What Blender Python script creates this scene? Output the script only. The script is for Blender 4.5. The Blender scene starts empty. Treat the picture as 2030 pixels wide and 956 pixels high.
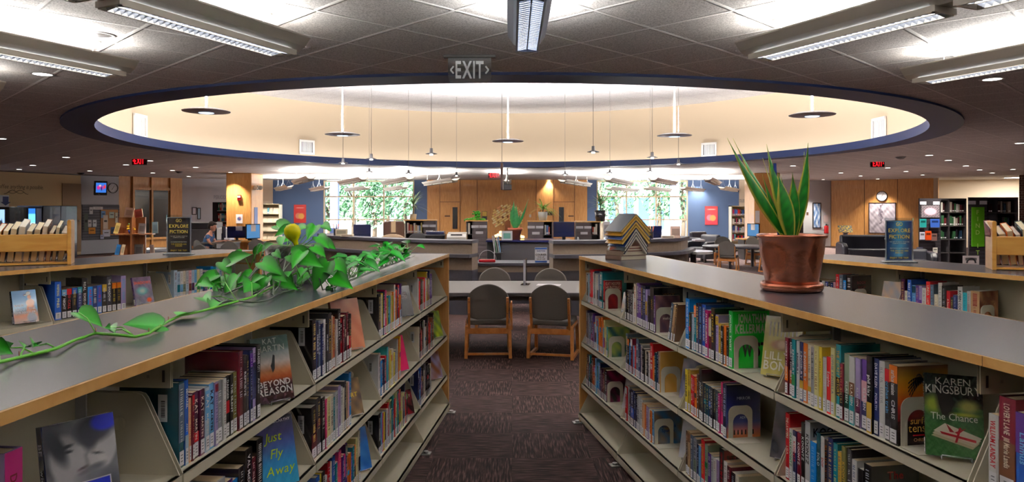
import bpy, math, random
from mathutils import Vector, Matrix
from math import sin, cos, pi, radians as R

# ------------------------------------------------------------------ camera, world, exposure
F = 1420.0; CX = 1015.0; HY = 414.0; EH = 1.567      # focal length in pixels, horizon row, eye height
scn = bpy.context.scene
C = scn.collection
cam = bpy.data.objects.new('camera', bpy.data.cameras.new('camera')); C.objects.link(cam)
cam.location = (0, 0, EH); cam.rotation_euler = (pi/2, 0, 0)
cam.data.sensor_width = 36; cam.data.lens = 36*F/2030; cam.data.shift_y = -(478-HY)/2030
cam.data.clip_start = .05; cam.data.clip_end = 300
scn.camera = cam
scn.view_settings.view_transform = 'Standard'; scn.view_settings.look = 'None'
scn.view_settings.gamma = 1; scn.view_settings.use_curve_mapping = False
scn.view_settings.exposure = 0.8
scn.cycles.max_bounces = 7; scn.cycles.diffuse_bounces = 4; scn.cycles.glossy_bounces = 3
scn.cycles.transmission_bounces = 5; scn.cycles.transparent_max_bounces = 8
scn.cycles.caustics_reflective = False; scn.cycles.caustics_refractive = False
scn.cycles.sample_clamp_indirect = 6; scn.cycles.use_light_tree = True
W = bpy.data.worlds.new('world'); scn.world = W; W.use_nodes = True
bg = W.node_tree.nodes['Background']
sky = W.node_tree.nodes.new('ShaderNodeTexSky'); sky.sky_type = 'HOSEK_WILKIE'
sky.sun_direction = (-.35, -.5, .78); sky.turbidity = 3.5
W.node_tree.links.new(sky.outputs[0], bg.inputs[0]); bg.inputs[1].default_value = 7.0
sl = bpy.data.lights.new('sun', 'SUN'); sl.energy = 22; sl.angle = .01; sl.color = (1, .96, .88)
so = bpy.data.objects.new('sun', sl); C.objects.link(so); so.rotation_euler = (R(38), R(-18), 0)

FIX_UP, FIX_DOWN, DOWNL, COVE, DISC = 125.0, 8.0, 170.0, 13.0, 490.0
HC = EH+1.175; HS = EH+1.15; RC = (0.0, 13.2); RO = 7.05; RI = 6.65; RD = 7.0; HT = EH+2.69

# ------------------------------------------------------------------ helpers
def lin(c):
    r = []
    for v in c[:3]:
        v = v/255.0
        r.append(v/12.92 if v <= .04045 else ((v+.055)/1.055)**2.4)
    return (r[0], r[1], r[2], 1)
def P(x, y, Y): return Vector(((x-CX)/F*Y, Y, EH-(y-HY)/F*Y))
def on(x, y, h):
    Y = F*(EH-h)/(y-HY); return Vector(((x-CX)/F*Y, Y, h))

class MB:
    def __init__(s, col=(200, 200, 200)):
        s.V = []; s.F = []; s.K = []; s.S = []; s.c = lin(col); s.T = Matrix.Identity(4); s.sm = False
    def col(s, c): s.c = lin(c); return s
    def tf(s, M=None): s.T = M if M is not None else Matrix.Identity(4); return s
    def add(s, vs, fs, cs=None):
        n = len(s.V)
        for v in vs: s.V.append((s.T @ Vector(v))[:])
        for f in fs:
            s.F.append(tuple(i+n for i in f))
            s.K.append([cs[i] for i in f] if cs else s.c); s.S.append(s.sm)
        return s
    def box(s, x0, x1, y0, y1, z0, z1):
        v = [(x0,y0,z0),(x1,y0,z0),(x1,y1,z0),(x0,y1,z0),(x0,y0,z1),(x1,y0,z1),(x1,y1,z1),(x0,y1,z1)]
        return s.add(v, [(0,3,2,1),(4,5,6,7),(0,1,5,4),(1,2,6,5),(2,3,7,6),(3,0,4,7)])
    def cbox(s, c, d): return s.box(c[0]-d[0]/2, c[0]+d[0]/2, c[1]-d[1]/2, c[1]+d[1]/2, c[2]-d[2]/2, c[2]+d[2]/2)
    def quad(s, a, b, c, d): return s.add([a,b,c,d], [(0,1,2,3)])
    def bar(s, a, b, w, h=None, up=(0,0,1)):
        a = Vector(a); b = Vector(b); h = h or w; d = (b-a).normalized(); u = Vector(up)
        if abs(d.dot(u)) > .99: u = Vector((1,0,0))
        x = d.cross(u).normalized()*w/2; y = x.cross(d).normalized()*h/2
        v = [a-x-y, a+x-y, a+x+y, a-x+y, b-x-y, b+x-y, b+x+y, b-x+y]
        return s.add(v, [(0,1,2,3),(7,6,5,4),(0,4,5,1),(1,5,6,2),(2,6,7,3),(3,7,4,0)])
    def prism(s, pts, f0, f1):
        # pts: 2-D outline; f0, f1 map a 2-D point to the two end faces
        n = len(pts); v = [f0(p) for p in pts]+[f1(p) for p in pts]
        s.add(v, [tuple(range(n))[::-1], tuple(range(n, 2*n))]+[(i, (i+1)%n, n+(i+1)%n, n+i) for i in range(n)])
        return s
    def ext(s, pts, z0, z1): return s.prism(pts, lambda p: (p[0],p[1],z0), lambda p: (p[0],p[1],z1))
    def exty(s, pts, y0, y1): return s.prism(pts[::-1], lambda p: (p[0],y0,p[1]), lambda p: (p[0],y1,p[1]))
    def extx(s, pts, x0, x1): return s.prism(pts, lambda p: (x0,p[0],p[1]), lambda p: (x1,p[0],p[1]))
    def lathe(s, prof, c=(0,0,0), n=24, cols=None):
        v = []; f = []; k = []; o = s.sm; s.sm = True; m = len(prof)
        for j in range(n):
            a = 2*pi*j/n
            for i, (r, z) in enumerate(prof):
                v.append((c[0]+r*cos(a), c[1]+r*sin(a), c[2]+z)); k.append(lin(cols[i]) if cols else s.c)
        for j in range(n):
            q = (j+1) % n
            for i in range(m-1): f.append((j*m+i, q*m+i, q*m+i+1, j*m+i+1))
        s.add(v, f, k); s.sm = o; return s
    def cyl(s, c, r, h, n=16, r2=None):
        r2 = r if r2 is None else r2
        p = [(c[0]+r*cos(2*pi*i/n), c[1]+r*sin(2*pi*i/n), c[2]) for i in range(n)]
        q = [(c[0]+r2*cos(2*pi*i/n), c[1]+r2*sin(2*pi*i/n), c[2]+h) for i in range(n)]
        o = s.sm; s.sm = True
        s.add(p+q, [(i, (i+1)%n, n+(i+1)%n, n+i) for i in range(n)]); s.sm = False
        s.add(p, [tuple(range(n))[::-1]]); s.add(q, [tuple(range(n))]); s.sm = o
        return s
    def tube(s, pts, r, n=8, cap=True):
        pts = [Vector(p) for p in pts]; rr = r if isinstance(r, (list, tuple)) else [r]*len(pts)
        v = []; f = []; o = s.sm; s.sm = True; N = None
        for i, p in enumerate(pts):
            d = (pts[min(i+1, len(pts)-1)]-pts[max(i-1, 0)]).normalized()
            if N is None:
                N = d.cross(Vector((0,0,1)))
                if N.length < .05: N = d.cross(Vector((1,0,0)))
            N = (N-d*N.dot(d)).normalized(); B = d.cross(N)
            for j in range(n):
                a = 2*pi*j/n; v.append(p+(N*cos(a)+B*sin(a))*rr[i])
        for i in range(len(pts)-1):
            for j in range(n): f.append((i*n+j, i*n+(j+1)%n, (i+1)*n+(j+1)%n, (i+1)*n+j))
        if cap: f += [tuple(range(n))[::-1], tuple(range((len(pts)-1)*n, len(pts)*n))]
        s.add(v, f); s.sm = o; return s
    def blob(s, c, r, n=12, m=8):
        r = r if isinstance(r, (tuple, list)) else (r, r, r); v = []; f = []; o = s.sm; s.sm = True
        for i in range(m+1):
            t = pi*i/m
            for j in range(n):
                a = 2*pi*j/n; v.append((c[0]+r[0]*sin(t)*cos(a), c[1]+r[1]*sin(t)*sin(a), c[2]+r[2]*cos(t)))
        for i in range(m):
            for j in range(n): f.append((i*n+j, (i+1)*n+j, (i+1)*n+(j+1)%n, i*n+(j+1)%n))
        s.add(v, f); s.sm = o; return s
    def grid(s, fn, cf, nu, nv):
        # fn(u,v) -> point, cf(u,v) -> sRGB colour
        v = []; k = []
        for j in range(nv+1):
            for i in range(nu+1):
                u, w = i/nu, j/nv; v.append(fn(u, w)); k.append(lin(cf(u, w)) if cf else s.c)
        s.add(v, [(j*(nu+1)+i, j*(nu+1)+i+1, (j+1)*(nu+1)+i+1, (j+1)*(nu+1)+i) for j in range(nv) for i in range(nu)], k)
        return s
    def text(s, t, fn, h, bold=0, align='c', maxw=None, it=0, sx=1.0):
        # fn maps (x, y) in metres to a point; h = cap height
        vs, fs, w = layout(t, bold); k = h/.73; w *= k*sx
        if maxw and w > maxw: q = maxw/w; sx *= q; w = maxw
        ox = -w/2 if align == 'c' else (0 if align == 'l' else -w)
        return s.add([fn(ox+(x+it*y)*k*sx, y*k) for x, y in vs], fs)
    def build(s, name, mats, parent=None, bev=0, seg=2, sub=0, solid=0):
        me = bpy.data.meshes.new(name); me.from_pydata(s.V, [], s.F)
        a = me.color_attributes.new('Col', 'FLOAT_COLOR', 'CORNER'); d = []
        for f, k in zip(s.F, s.K):
            if isinstance(k, list):
                for q in k: d.extend(q)
            else:
                for _ in f: d.extend(k)
        a.data.foreach_set('color', d)
        me.polygons.foreach_set('use_smooth', s.S)
        for m in (mats if isinstance(mats, (list, tuple)) else [mats]): me.materials.append(m)
        o = bpy.data.objects.new(name, me); C.objects.link(o)
        if parent is not None: o.parent = parent
        if solid: q = o.modifiers.new('s', 'SOLIDIFY'); q.thickness = solid; q.offset = 0
        if sub: q = o.modifiers.new('u', 'SUBSURF'); q.levels = q.render_levels = sub
        if bev:
            q = o.modifiers.new('b', 'BEVEL'); q.width = bev; q.segments = seg; q.limit_method = 'ANGLE'; q.angle_limit = R(40)
        return o

_gl = {}
def glyph(c, bold):
    k = (c, bold)
    if k not in _gl:
        cu = bpy.data.curves.new('g', 'FONT'); cu.body = c; cu.size = 1; cu.resolution_u = 2
        if bold: cu.offset = .022*bold
        o = bpy.data.objects.new('g', cu); me = o.to_mesh()
        vs = [(v.co.x, v.co.y) for v in me.vertices]; fs = [tuple(p.vertices) for p in me.polygons]
        o.to_mesh_clear(); bpy.data.objects.remove(o); bpy.data.curves.remove(cu)
        x0 = min([v[0] for v in vs] or [0]); x1 = max([v[0] for v in vs] or [.25])
        _gl[k] = ([(x-x0, y) for x, y in vs], fs, x1-x0)
    return _gl[k]
def layout(t, bold=0):
    V = []; Fc = []; x = 0
    for ch in t:
        if ch == ' ': x += .30; continue
        v, f, w = glyph(ch, bold); n = len(V)
        V += [(a+x, b) for a, b in v]; Fc += [tuple(i+n for i in q) for q in f]; x += w+.075
    return V, Fc, max(x-.075, .01)

def tag(o, label=None, cat=None, group=None, kind=None):
    if label: o['label'] = label
    if cat: o['category'] = cat
    if group: o['group'] = group
    if kind: o['kind'] = kind
    return o
def thing(name, label, cat, loc=(0,0,0), rz=0, group=None, M=None):
    o = bpy.data.objects.new(name, None); C.objects.link(o); o.empty_display_size = .1
    if M is not None: o.matrix_world = M
    else: o.location = loc; o.rotation_euler = (0, 0, rz)
    return tag(o, label, cat, group)
def struct(o): o['kind'] = 'structure'; return o
def copy_tree(o, parent=None):
    c = o.copy(); C.objects.link(c); c.parent = parent
    for ch in list(o.children): copy_tree(ch, c)
    return c

# ------------------------------------------------------------------ materials
def new_mat(name):
    m = bpy.data.materials.new(name); m.use_nodes = True
    nt = m.node_tree; b = nt.nodes['Principled BSDF']; return m, nt, b
def mat(name, col=None, rough=.5, metal=0, spec=.5, coat=0, var=0, vscale=8, bump=0, bscale=60, trans=0, emit=0):
    m, nt, b = new_mat(name); L = nt.links
    if col is None:
        a = nt.nodes.new('ShaderNodeAttribute'); a.attribute_name = 'Col'; src = a.outputs['Color']
    else:
        a = nt.nodes.new('ShaderNodeRGB'); a.outputs[0].default_value = lin(col); src = a.outputs[0]
    tc = nt.nodes.new('ShaderNodeTexCoord')
    if var:
        n = nt.nodes.new('ShaderNodeTexNoise'); n.inputs['Scale'].default_value = vscale; n.inputs['Detail'].default_value = 4
        L.new(tc.outputs['Object'], n.inputs['Vector'])
        r = nt.nodes.new('ShaderNodeMapRange'); r.inputs[3].default_value = 1-var; r.inputs[4].default_value = 1+var
        L.new(n.outputs[0], r.inputs[0])
        x = nt.nodes.new('ShaderNodeVectorMath'); x.operation = 'SCALE'; L.new(src, x.inputs[0]); L.new(r.outputs[0], x.inputs[3]); src = x.outputs[0]
    L.new(src, b.inputs['Base Color'])
    b.inputs['Roughness'].default_value = rough; b.inputs['Metallic'].default_value = metal
    b.inputs['Specular IOR Level'].default_value = spec; b.inputs['Coat Weight'].default_value = coat
    b.inputs['Transmission Weight'].default_value = trans
    if emit: L.new(src, b.inputs['Emission Color']); b.inputs['Emission Strength'].default_value = emit
    if bump:
        n = nt.nodes.new('ShaderNodeTexNoise'); n.inputs['Scale'].default_value = bscale; n.inputs['Detail'].default_value = 3
        L.new(tc.outputs['Object'], n.inputs['Vector'])
        p = nt.nodes.new('ShaderNodeBump'); p.inputs['Strength'].default_value = bump; p.inputs['Distance'].default_value = .01
        L.new(n.outputs[0], p.inputs['Height']); L.new(p.outputs[0], b.inputs['Normal'])
    return m
def wood(name, c1, c2, rough=.4, scale=(6, 6, .6), coat=.15):
    m, nt, b = new_mat(name); L = nt.links
    tc = nt.nodes.new('ShaderNodeTexCoord'); mp = nt.nodes.new('ShaderNodeMapping'); mp.inputs['Scale'].default_value = scale
    L.new(tc.outputs['Object'], mp.inputs[0])
    n = nt.nodes.new('ShaderNodeTexNoise'); n.inputs['Scale'].default_value = 5; n.inputs['Detail'].default_value = 6; n.inputs['Distortion'].default_value = .8
    L.new(mp.outputs[0], n.inputs['Vector'])
    r = nt.nodes.new('ShaderNodeValToRGB'); r.color_ramp.elements[0].position = .3; r.color_ramp.elements[1].position = .72
    r.color_ramp.elements[0].color = lin(c1); r.color_ramp.elements[1].color = lin(c2)
    L.new(n.outputs[0], r.inputs[0]); L.new(r.outputs[0], b.inputs['Base Color'])
    b.inputs['Roughness'].default_value = rough; b.inputs['Coat Weight'].default_value = coat
    return m
def emis(name, col, st):
    m, nt, b = new_mat(name); b.inputs['Base Color'].default_value = (0,0,0,1)
    if col is None:
        a = nt.nodes.new('ShaderNodeAttribute'); a.attribute_name = 'Col'; nt.links.new(a.outputs['Color'], b.inputs['Emission Color'])
    else: b.inputs['Emission Color'].default_value = lin(col)
    b.inputs['Emission Strength'].default_value = st; return m
def clearm(name, tint, gloss=.1, rough=.05):
    m = bpy.data.materials.new(name); m.use_nodes = True; nt = m.node_tree; nt.nodes.clear()
    o = nt.nodes.new('ShaderNodeOutputMaterial'); t = nt.nodes.new('ShaderNodeBsdfTransparent'); g = nt.nodes.new('ShaderNodeBsdfGlossy')
    t.inputs[0].default_value = lin(tint); g.inputs['Roughness'].default_value = rough
    x = nt.nodes.new('ShaderNodeMixShader'); fr = nt.nodes.new('ShaderNodeLayerWeight'); fr.inputs[0].default_value = gloss
    nt.links.new(fr.outputs['Fresnel'], x.inputs[0]); nt.links.new(t.outputs[0], x.inputs[1]); nt.links.new(g.outputs[0], x.inputs[2]); nt.links.new(x.outputs[0], o.inputs[0])
    return m

PAINT = mat('coloured_paint', None, .45)
MATTE = mat('matte_colour', None, .85, var=.06, vscale=3)
GLOSSY = mat('laminated_cover', None, .22, coat=.35)
PAPER = mat('paper', None, .8)
FABRIC = mat('fabric', None, .95, spec=.1, bump=.25, bscale=350, var=.12, vscale=120)
METAL = mat('painted_metal', None, .38, metal=.0, spec=.5)
STEEL = mat('steel', (165, 168, 172), .3, metal=.9)
BEIGE = mat('beige_shelf_metal', (206, 199, 178), .42, var=.03)
OAK = wood('oak_veneer', (186, 128, 66), (212, 158, 94), .42)
EDGE = wood('oak_edging', (205, 150, 78), (226, 178, 108), .4, (2, 2, 2))
MAPLE = wood('maple', (206, 144, 62), (226, 172, 88), .38, (1, 1, 5))
CHAIRW = wood('chair_beech', (176, 108, 48), (204, 140, 76), .35, (3, 3, 3))
LEAF = mat('leaf', None, .42, spec=.3, var=.12, vscale=30)
GLASSY = clearm('clear_plastic', (236, 240, 242), .25)
LAMPW = emis('lamp_glow', (255, 252, 246), 6)
SCREEN = emis('screen_glow', None, 1.6)

def laminate(name, c1, c2, sc, rough):
    m, nt, b = new_mat(name); L = nt.links
    tc = nt.nodes.new('ShaderNodeTexCoord'); mp = nt.nodes.new('ShaderNodeMapping'); mp.inputs['Scale'].default_value = sc
    L.new(tc.outputs['Object'], mp.inputs[0])
    n = nt.nodes.new('ShaderNodeTexNoise'); n.inputs['Scale'].default_value = 4; n.inputs['Detail'].default_value = 8; n.inputs['Roughness'].default_value = .7
    L.new(mp.outputs[0], n.inputs['Vector'])
    r = nt.nodes.new('ShaderNodeValToRGB'); r.color_ramp.elements[0].position = .3; r.color_ramp.elements[1].position = .7
    r.color_ramp.elements[0].color = lin(c1); r.color_ramp.elements[1].color = lin(c2)
    L.new(n.outputs[0], r.inputs[0]); L.new(r.outputs[0], b.inputs['Base Color'])
    q = nt.nodes.new('ShaderNodeMapRange'); q.inputs[3].default_value = rough-.012; q.inputs[4].default_value = rough+.02
    b.inputs['Roughness'].default_value = rough
    return m
TOP = laminate('charcoal_laminate', (58, 61, 70), (65, 68, 77), (1.2, 5, 1), .27)
TABLETOP = laminate('grey_laminate', (98, 97, 97), (104, 102, 101), (3, 3, 1), .35)
TAUPE = laminate('taupe_laminate', (112, 100, 88), (126, 113, 99), (8, 8, 8), .5)
DARKLAM = laminate('slate_laminate', (48, 48, 58), (58, 57, 66), (5, 5, 5), .45)

def carpet(name, dark, mid, light, tile):
    m, nt, b = new_mat(name); L = nt.links; N = nt.nodes.new
    tc = N('ShaderNodeTexCoord')
    ck = N('ShaderNodeTexChecker'); ck.inputs['Scale'].default_value = 1/tile; L.new(tc.outputs['Object'], ck.inputs[0])
    def streak(sc):
        mp = N('ShaderNodeMapping'); mp.inputs['Scale'].default_value = sc; L.new(tc.outputs['Object'], mp.inputs[0])
        n = N('ShaderNodeTexNoise'); n.inputs['Scale'].default_value = 1; n.inputs['Detail'].default_value = 2; L.new(mp.outputs[0], n.inputs['Vector']); return n
    a = streak((7, 95, 1)); c = streak((95, 7, 1))
    x = N('ShaderNodeMix'); x.data_type = 'FLOAT'; L.new(ck.outputs['Fac'], x.inputs[0]); L.new(a.outputs[0], x.inputs[2]); L.new(c.outputs[0], x.inputs[3])
    r = N('ShaderNodeValToRGB'); e = r.color_ramp.elements; e[0].position = .38; e[0].color = lin(dark); e[1].position = .66; e[1].color = lin(light)
    k = e.new(.52); k.color = lin(mid); L.new(x.outputs[0], r.inputs[0]); L.new(r.outputs[0], b.inputs['Base Color'])
    b.inputs['Roughness'].default_value = .95; b.inputs['Specular IOR Level'].default_value = .1
    p = N('ShaderNodeBump'); p.inputs['Strength'].default_value = .6; p.inputs['Distance'].default_value = .006
    L.new(x.outputs[0], p.inputs['Height']); L.new(p.outputs[0], b.inputs['Normal']); return m
CARPET = carpet('brown_carpet_tile', (24, 15, 15), (46, 32, 31), (84, 64, 60), .5)

def ceiling_mat(name, base, bar):
    m, nt, b = new_mat(name); L = nt.links; N = nt.nodes.new
    g = N('ShaderNodeNewGeometry'); mp = N('ShaderNodeMapping')
    # tile corners found at (0.073, 5.49); the grid runs at 45 degrees to the room's axis, pitch 0.585
    mp.vector_type = 'TEXTURE'; mp.inputs['Location'].default_value = (.073, 5.488, 0); mp.inputs['Rotation'].default_value = (0, 0, R(45)); mp.inputs['Scale'].default_value = (.585, .585, 1)
    L.new(g.outputs['Position'], mp.inputs[0]); sp = N('ShaderNodeSeparateXYZ'); L.new(mp.outputs[0], sp.inputs[0])
    ds = []
    for i in (0, 1):
        pp = N('ShaderNodeMath'); pp.operation = 'PINGPONG'; pp.inputs[1].default_value = .5; L.new(sp.outputs[i], pp.inputs[0]); ds.append(pp.outputs[0])
    mn = N('ShaderNodeMath'); mn.operation = 'MINIMUM'; L.new(ds[0], mn.inputs[0]); L.new(ds[1], mn.inputs[1])
    rr = N('ShaderNodeMapRange'); rr.inputs[1].default_value = .014; rr.inputs[2].default_value = .02; rr.clamp = True; L.new(mn.outputs[0], rr.inputs[0])
    n = N('ShaderNodeTexNoise'); n.inputs['Scale'].default_value = 130; n.inputs['Detail'].default_value = 2; L.new(g.outputs['Position'], n.inputs['Vector'])
    cr = N('ShaderNodeValToRGB'); cr.color_ramp.elements[0].position = .3; cr.color_ramp.elements[1].position = .6
    cr.color_ramp.elements[0].color = lin([v*.72 for v in base]); cr.color_ramp.elements[1].color = lin(base); L.new(n.outputs[0], cr.inputs[0])
    mx = N('ShaderNodeMix'); mx.data_type = 'RGBA'; L.new(rr.outputs[0], mx.inputs[0]); mx.inputs[6].default_value = lin(bar); L.new(cr.outputs[0], mx.inputs[7])
    L.new(mx.outputs[2], b.inputs['Base Color']); b.inputs['Roughness'].default_value = .85; b.inputs['Specular IOR Level'].default_value = .2
    r2 = N('ShaderNodeMapRange'); r2.inputs[1].default_value = .014; r2.inputs[2].default_value = .035; L.new(mn.outputs[0], r2.inputs[0])
    bp = N('ShaderNodeBump'); bp.inputs['Strength'].default_value = .8; bp.inputs['Distance'].default_value = .01; bp.invert = True
    L.new(r2.outputs[0], bp.inputs['Height']); L.new(bp.outputs[0], b.inputs['Normal']); return m
CEIL = ceiling_mat('acoustic_ceiling_tile', (214, 210, 207), (238, 235, 232))
CEIL2 = ceiling_mat('upper_ceiling_tile', (240, 237, 239), (206, 200, 204))
NAVY = mat('navy_paint', (34, 50, 92), .5, spec=.3)
BLUEW = mat('blue_wall_paint', (72, 94, 130), .7)
CREAM = mat('cream_wall_paint', (192, 174, 150), .75)
TAN = mat('tan_wall_paint', (216, 190, 144), .75)
WHITEW = mat('pale_grey_wall_paint', (196, 198, 206), .75)
BROWNP = mat('brown_door_paint', (150, 122, 88), .6)
def brick():
    m, nt, b = new_mat('brick'); t = nt.nodes.new('ShaderNodeTexBrick'); tc = nt.nodes.new('ShaderNodeTexCoord'); mp = nt.nodes.new('ShaderNodeMapping')
    mp.inputs['Rotation'].default_value = (R(90), 0, 0); nt.links.new(tc.outputs['Object'], mp.inputs[0]); nt.links.new(mp.outputs[0], t.inputs[0])
    t.inputs['Color1'].default_value = lin((92, 62, 52)); t.inputs['Color2'].default_value = lin((74, 50, 44)); t.inputs['Mortar'].default_value = lin((130, 118, 108)); t.inputs['Scale'].default_value = 3
    nt.links.new(t.outputs[0], b.inputs['Base Color']); b.inputs['Roughness'].default_value = .9; return m
BRICK = brick()

# ------------------------------------------------------------------ the shell
fl = MB(); fl.quad((-20,-5,0), (24,-5,0), (24,29.44,0), (-20,29.44,0)); struct(fl.build('floor', CARPET))
rug = carpet('taupe_carpet_tile', (112, 96, 96), (136, 118, 118), (160, 142, 140), .5)
m = MB(); m.ext([(4.3,12.2), (9.5,9.5), (13.8,19), (12.6,29.2), (3.4,29.2), (3.4,16)], -.01, .004); struct(m.build('floor_reading_area', rug))
m = MB(); m.ext([(-4.2,13.5), (-6,15), (-9,21.5), (-12.5,27.7), (-9.9,28.7), (-3.6,29.1), (-3.6,16)], -.01, .004); struct(m.build('floor_reading_area_left', rug))

N = 128
def circ(r, z): return [(RC[0]+r*cos(2*pi*i/N), RC[1]+r*sin(2*pi*i/N), z) for i in range(N)]
m = MB(); inner = circ(RO, HC); outer = []
for i in range(N):
    a = 2*pi*i/N; c, s_ = cos(a), sin(a); t = 1e9
    if c > 0: t = min(t, (24-RC[0])/c)
    if c < 0: t = min(t, (-20-RC[0])/c)
    if s_ > 0: t = min(t, (29.44-RC[1])/s_)
    if s_ < 0: t = min(t, (-5-RC[1])/s_)
    outer.append((RC[0]+c*t, RC[1]+s_*t, HC))
m.add(inner+outer, [(i, N+i, N+(i+1)%N, (i+1)%N) for i in range(N)]); struct(m.build('ceiling', CEIL))
m = MB(); m.box(9.2, 21.5, 29.43, 30.4, HC, HC+.1); struct(m.build('ceiling_corner', CEIL)); m = MB(); m.box(9.2, 21.5, 29.43, 30.4, -.1, 0); struct(m.build('floor_corner', CARPET))
m = MB(); m.sm = True
for (ra, za), (rb, zb) in zip([(RO,HC+.05),(RO,HS),(RI,HS),(RI,HS+.15),(RI+.03,HS+.15),(RI+.03,HS+.03),(RD,HS+.03),(RD,HS+.06)], [(RO,HS),(RI,HS),(RI,HS+.15),(RI+.03,HS+.15),(RI+.03,HS+.03),(RD,HS+.03),(RD,HS+.06),(RD,HS+.07)]):
    m.add(circ(ra, za)+circ(rb, zb), [(i, (i+1)%N, N+(i+1)%N, N+i) for i in range(N)])
struct(m.build('ceiling_soffit_ring', NAVY))
m = MB(); m.sm = True; m.add(circ(RD, HS+.04)+circ(RD, HT), [(i, (i+1)%N, N+(i+1)%N, N+i) for i in range(N)]); struct(m.build('wall_rotunda', CREAM))
m = MB(); m.add(circ(RD, HT), [tuple(range(N))[::-1]]); struct(m.build('ceiling_rotunda', CEIL2))
# the cove's light strip behind the lip
m = MB(); a = []; 
for i in range(N): pass
m.add(circ(RI+.06, HS+.05)+circ(RI+.12, HS+.05), [(i, N+i, N+(i+1)%N, (i+1)%N) for i in range(N)])
m.add(circ(RI+.06, HS+.035)+circ(RI+.12, HS+.035), [(i, (i+1)%N, N+(i+1)%N, N+i) for i in range(N)])
COVEM = emis('cove_glow', (255, 250, 240), COVE)
tag(m.build('cove_light_strip', COVEM), 'white light strip lying in the cove round the ceiling opening', 'light')

def wall(name, a, b, mt, z0=0, z1=HC, th=.15):
    a = Vector((a[0], a[1], 0)); b = Vector((b[0], b[1], 0)); d = (b-a).normalized(); n = Vector((-d.y, d.x, 0))
    m = MB(); q = [a, b, b+n*th, a+n*th]; m.ext([(v.x, v.y) for v in q], z0, z1); return struct(m.build(name, mt))
wall('wall_left_side', (-18.2,-5), (-17.0,18.6), TAN)
wall('wall_left', (-17.0,18.6), (-14.75,24.5), TAN)
wall('wall_left_television', (-14.75,24.5), (-14.08,25.65), WHITEW)
wall('wall_left_panelling', (-14.08,25.65), (-12.8,27.8), OAK)
wall('wall_left_periodicals', (-12.8,27.8), (-10.2,28.9), WHITEW)
wall('wall_left_corner', (-10.2,28.9), (-9.78,29.3), CREAM)
BW = 29.3
wx = [(-7.68,-4.02), (3.49,7.16)]
wall('wall_back_left', (-9.78,BW), (-7.68,BW), BLUEW)
wall('wall_back_middle_left', (-4.02,BW), (-3.4,BW), BLUEW)
wall('wall_back_panelling', (-3.446,BW-.2), (3.054,BW-.2), OAK, th=.35)
wall('wall_back_middle_right', (3.0,BW), (3.49,BW), BLUEW)
wall('wall_back_right', (7.16,BW), (9.285,BW), BLUEW)
wall('wall_right_corner', (9.285,BW), (9.9,28.5), CREAM)
wall('wall_right_white', (9.9,28.5), (13.35,30.0), WHITEW)
wall('wall_right_panelling', (13.35,30.0), (16.3,27.4), OAK)
wall('wall_right_alcove_side', (16.3,27.4), (17.2,29.3), CREAM)
wall('wall_right_alcove', (17.2,29.3), (21.3,28.0), CREAM)
wall('wall_right_alcove_end', (21.3,28.0), (18.9,23.6), CREAM)
wall('wall_right_brick', (17.7,25.0), (18.9,23.6), BRICK)
wall('wall_right_side', (18.9,23.6), (20,-5), CREAM)
wall('wall_behind', (20,-5), (-18.2,-5), CREAM)
# panel joints on the wood walls, door leaves in the panelled wall
m = MB((120, 78, 40))
for x in (872, 912, 946, 1063, 1097, 1139):
    X = (x-CX)/F*(BW-.21); m.box(X-.012, X+.012, BW-.215, BW-.199, 0, HC)
for x0, x1 in ((872, 912), (1097, 1139)):
    m.box((x0-CX)/F*29.1, (x1-CX)/F*29.1, BW-.215, BW-.199, 1.835, 1.86)
struct(m.build('trim_1', PAINT))
for k, (x0, x1, gx) in enumerate(((872, 912, 902), (1097, 1139, 1113))):
    X0, X1 = (x0-CX)/F*29.05+.02, (x1-CX)/F*29.05-.02
    d = struct(MB().box(X0, X1, BW-.24, BW-.205, .01, 1.83).build('door_%d' % (k+1), OAK))
    G = (gx-CX)/F*29.05; g = MB((14, 20, 30)); g.box(G-.1, G+.1, BW-.247, BW-.238, .75, 1.63); g.build('door_glass', GLOSSY, d)
    s_ = MB((96, 60, 30)); s_.box(G+(-.42 if k == 0 else .28), G+(-.2 if k == 0 else .5), BW-.246, BW-.238, 1.24, 1.3); s_.build('sign_plate', PAINT, d)
# windows
MULL = mat('window_frame_paint', (206, 186, 150), .5)
PANE = clearm('window_glass', (250, 252, 255), .06)
for k, (a, b) in enumerate(wx):
    m = MB(); z1 = HC-.02; t = .05
    w_ = b-a; vs = [a+w_*q for q in ((0, .331, .666, 1) if k == 0 else (0, .325, .655, 1))]
    for v in vs: m.box(v-t/2, v+t/2, BW-.03, BW+.06, .02, z1)
    for z in (.06, 1.12, 2.06, z1-.03): m.box(a, b, BW-.02, BW+.05, z-t/2, z+t/2)
    w = struct(m.build('window_%d' % (k+1), MULL))
    p = MB(); p.quad((a,BW+.02,0), (b,BW+.02,0), (b,BW+.02,z1), (a,BW+.02,z1)); p.build('window_pane', PANE, w)
    s = MB(); s.box(a, b, BW-.06, BW+.15, 0, .03); s.build('window_sill', MULL, w)
    wall('wall_window_reveal_%d' % (k+1), (a-.01, BW+.15), (a-.01, BW+.0), BLUEW, th=.03)
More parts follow.
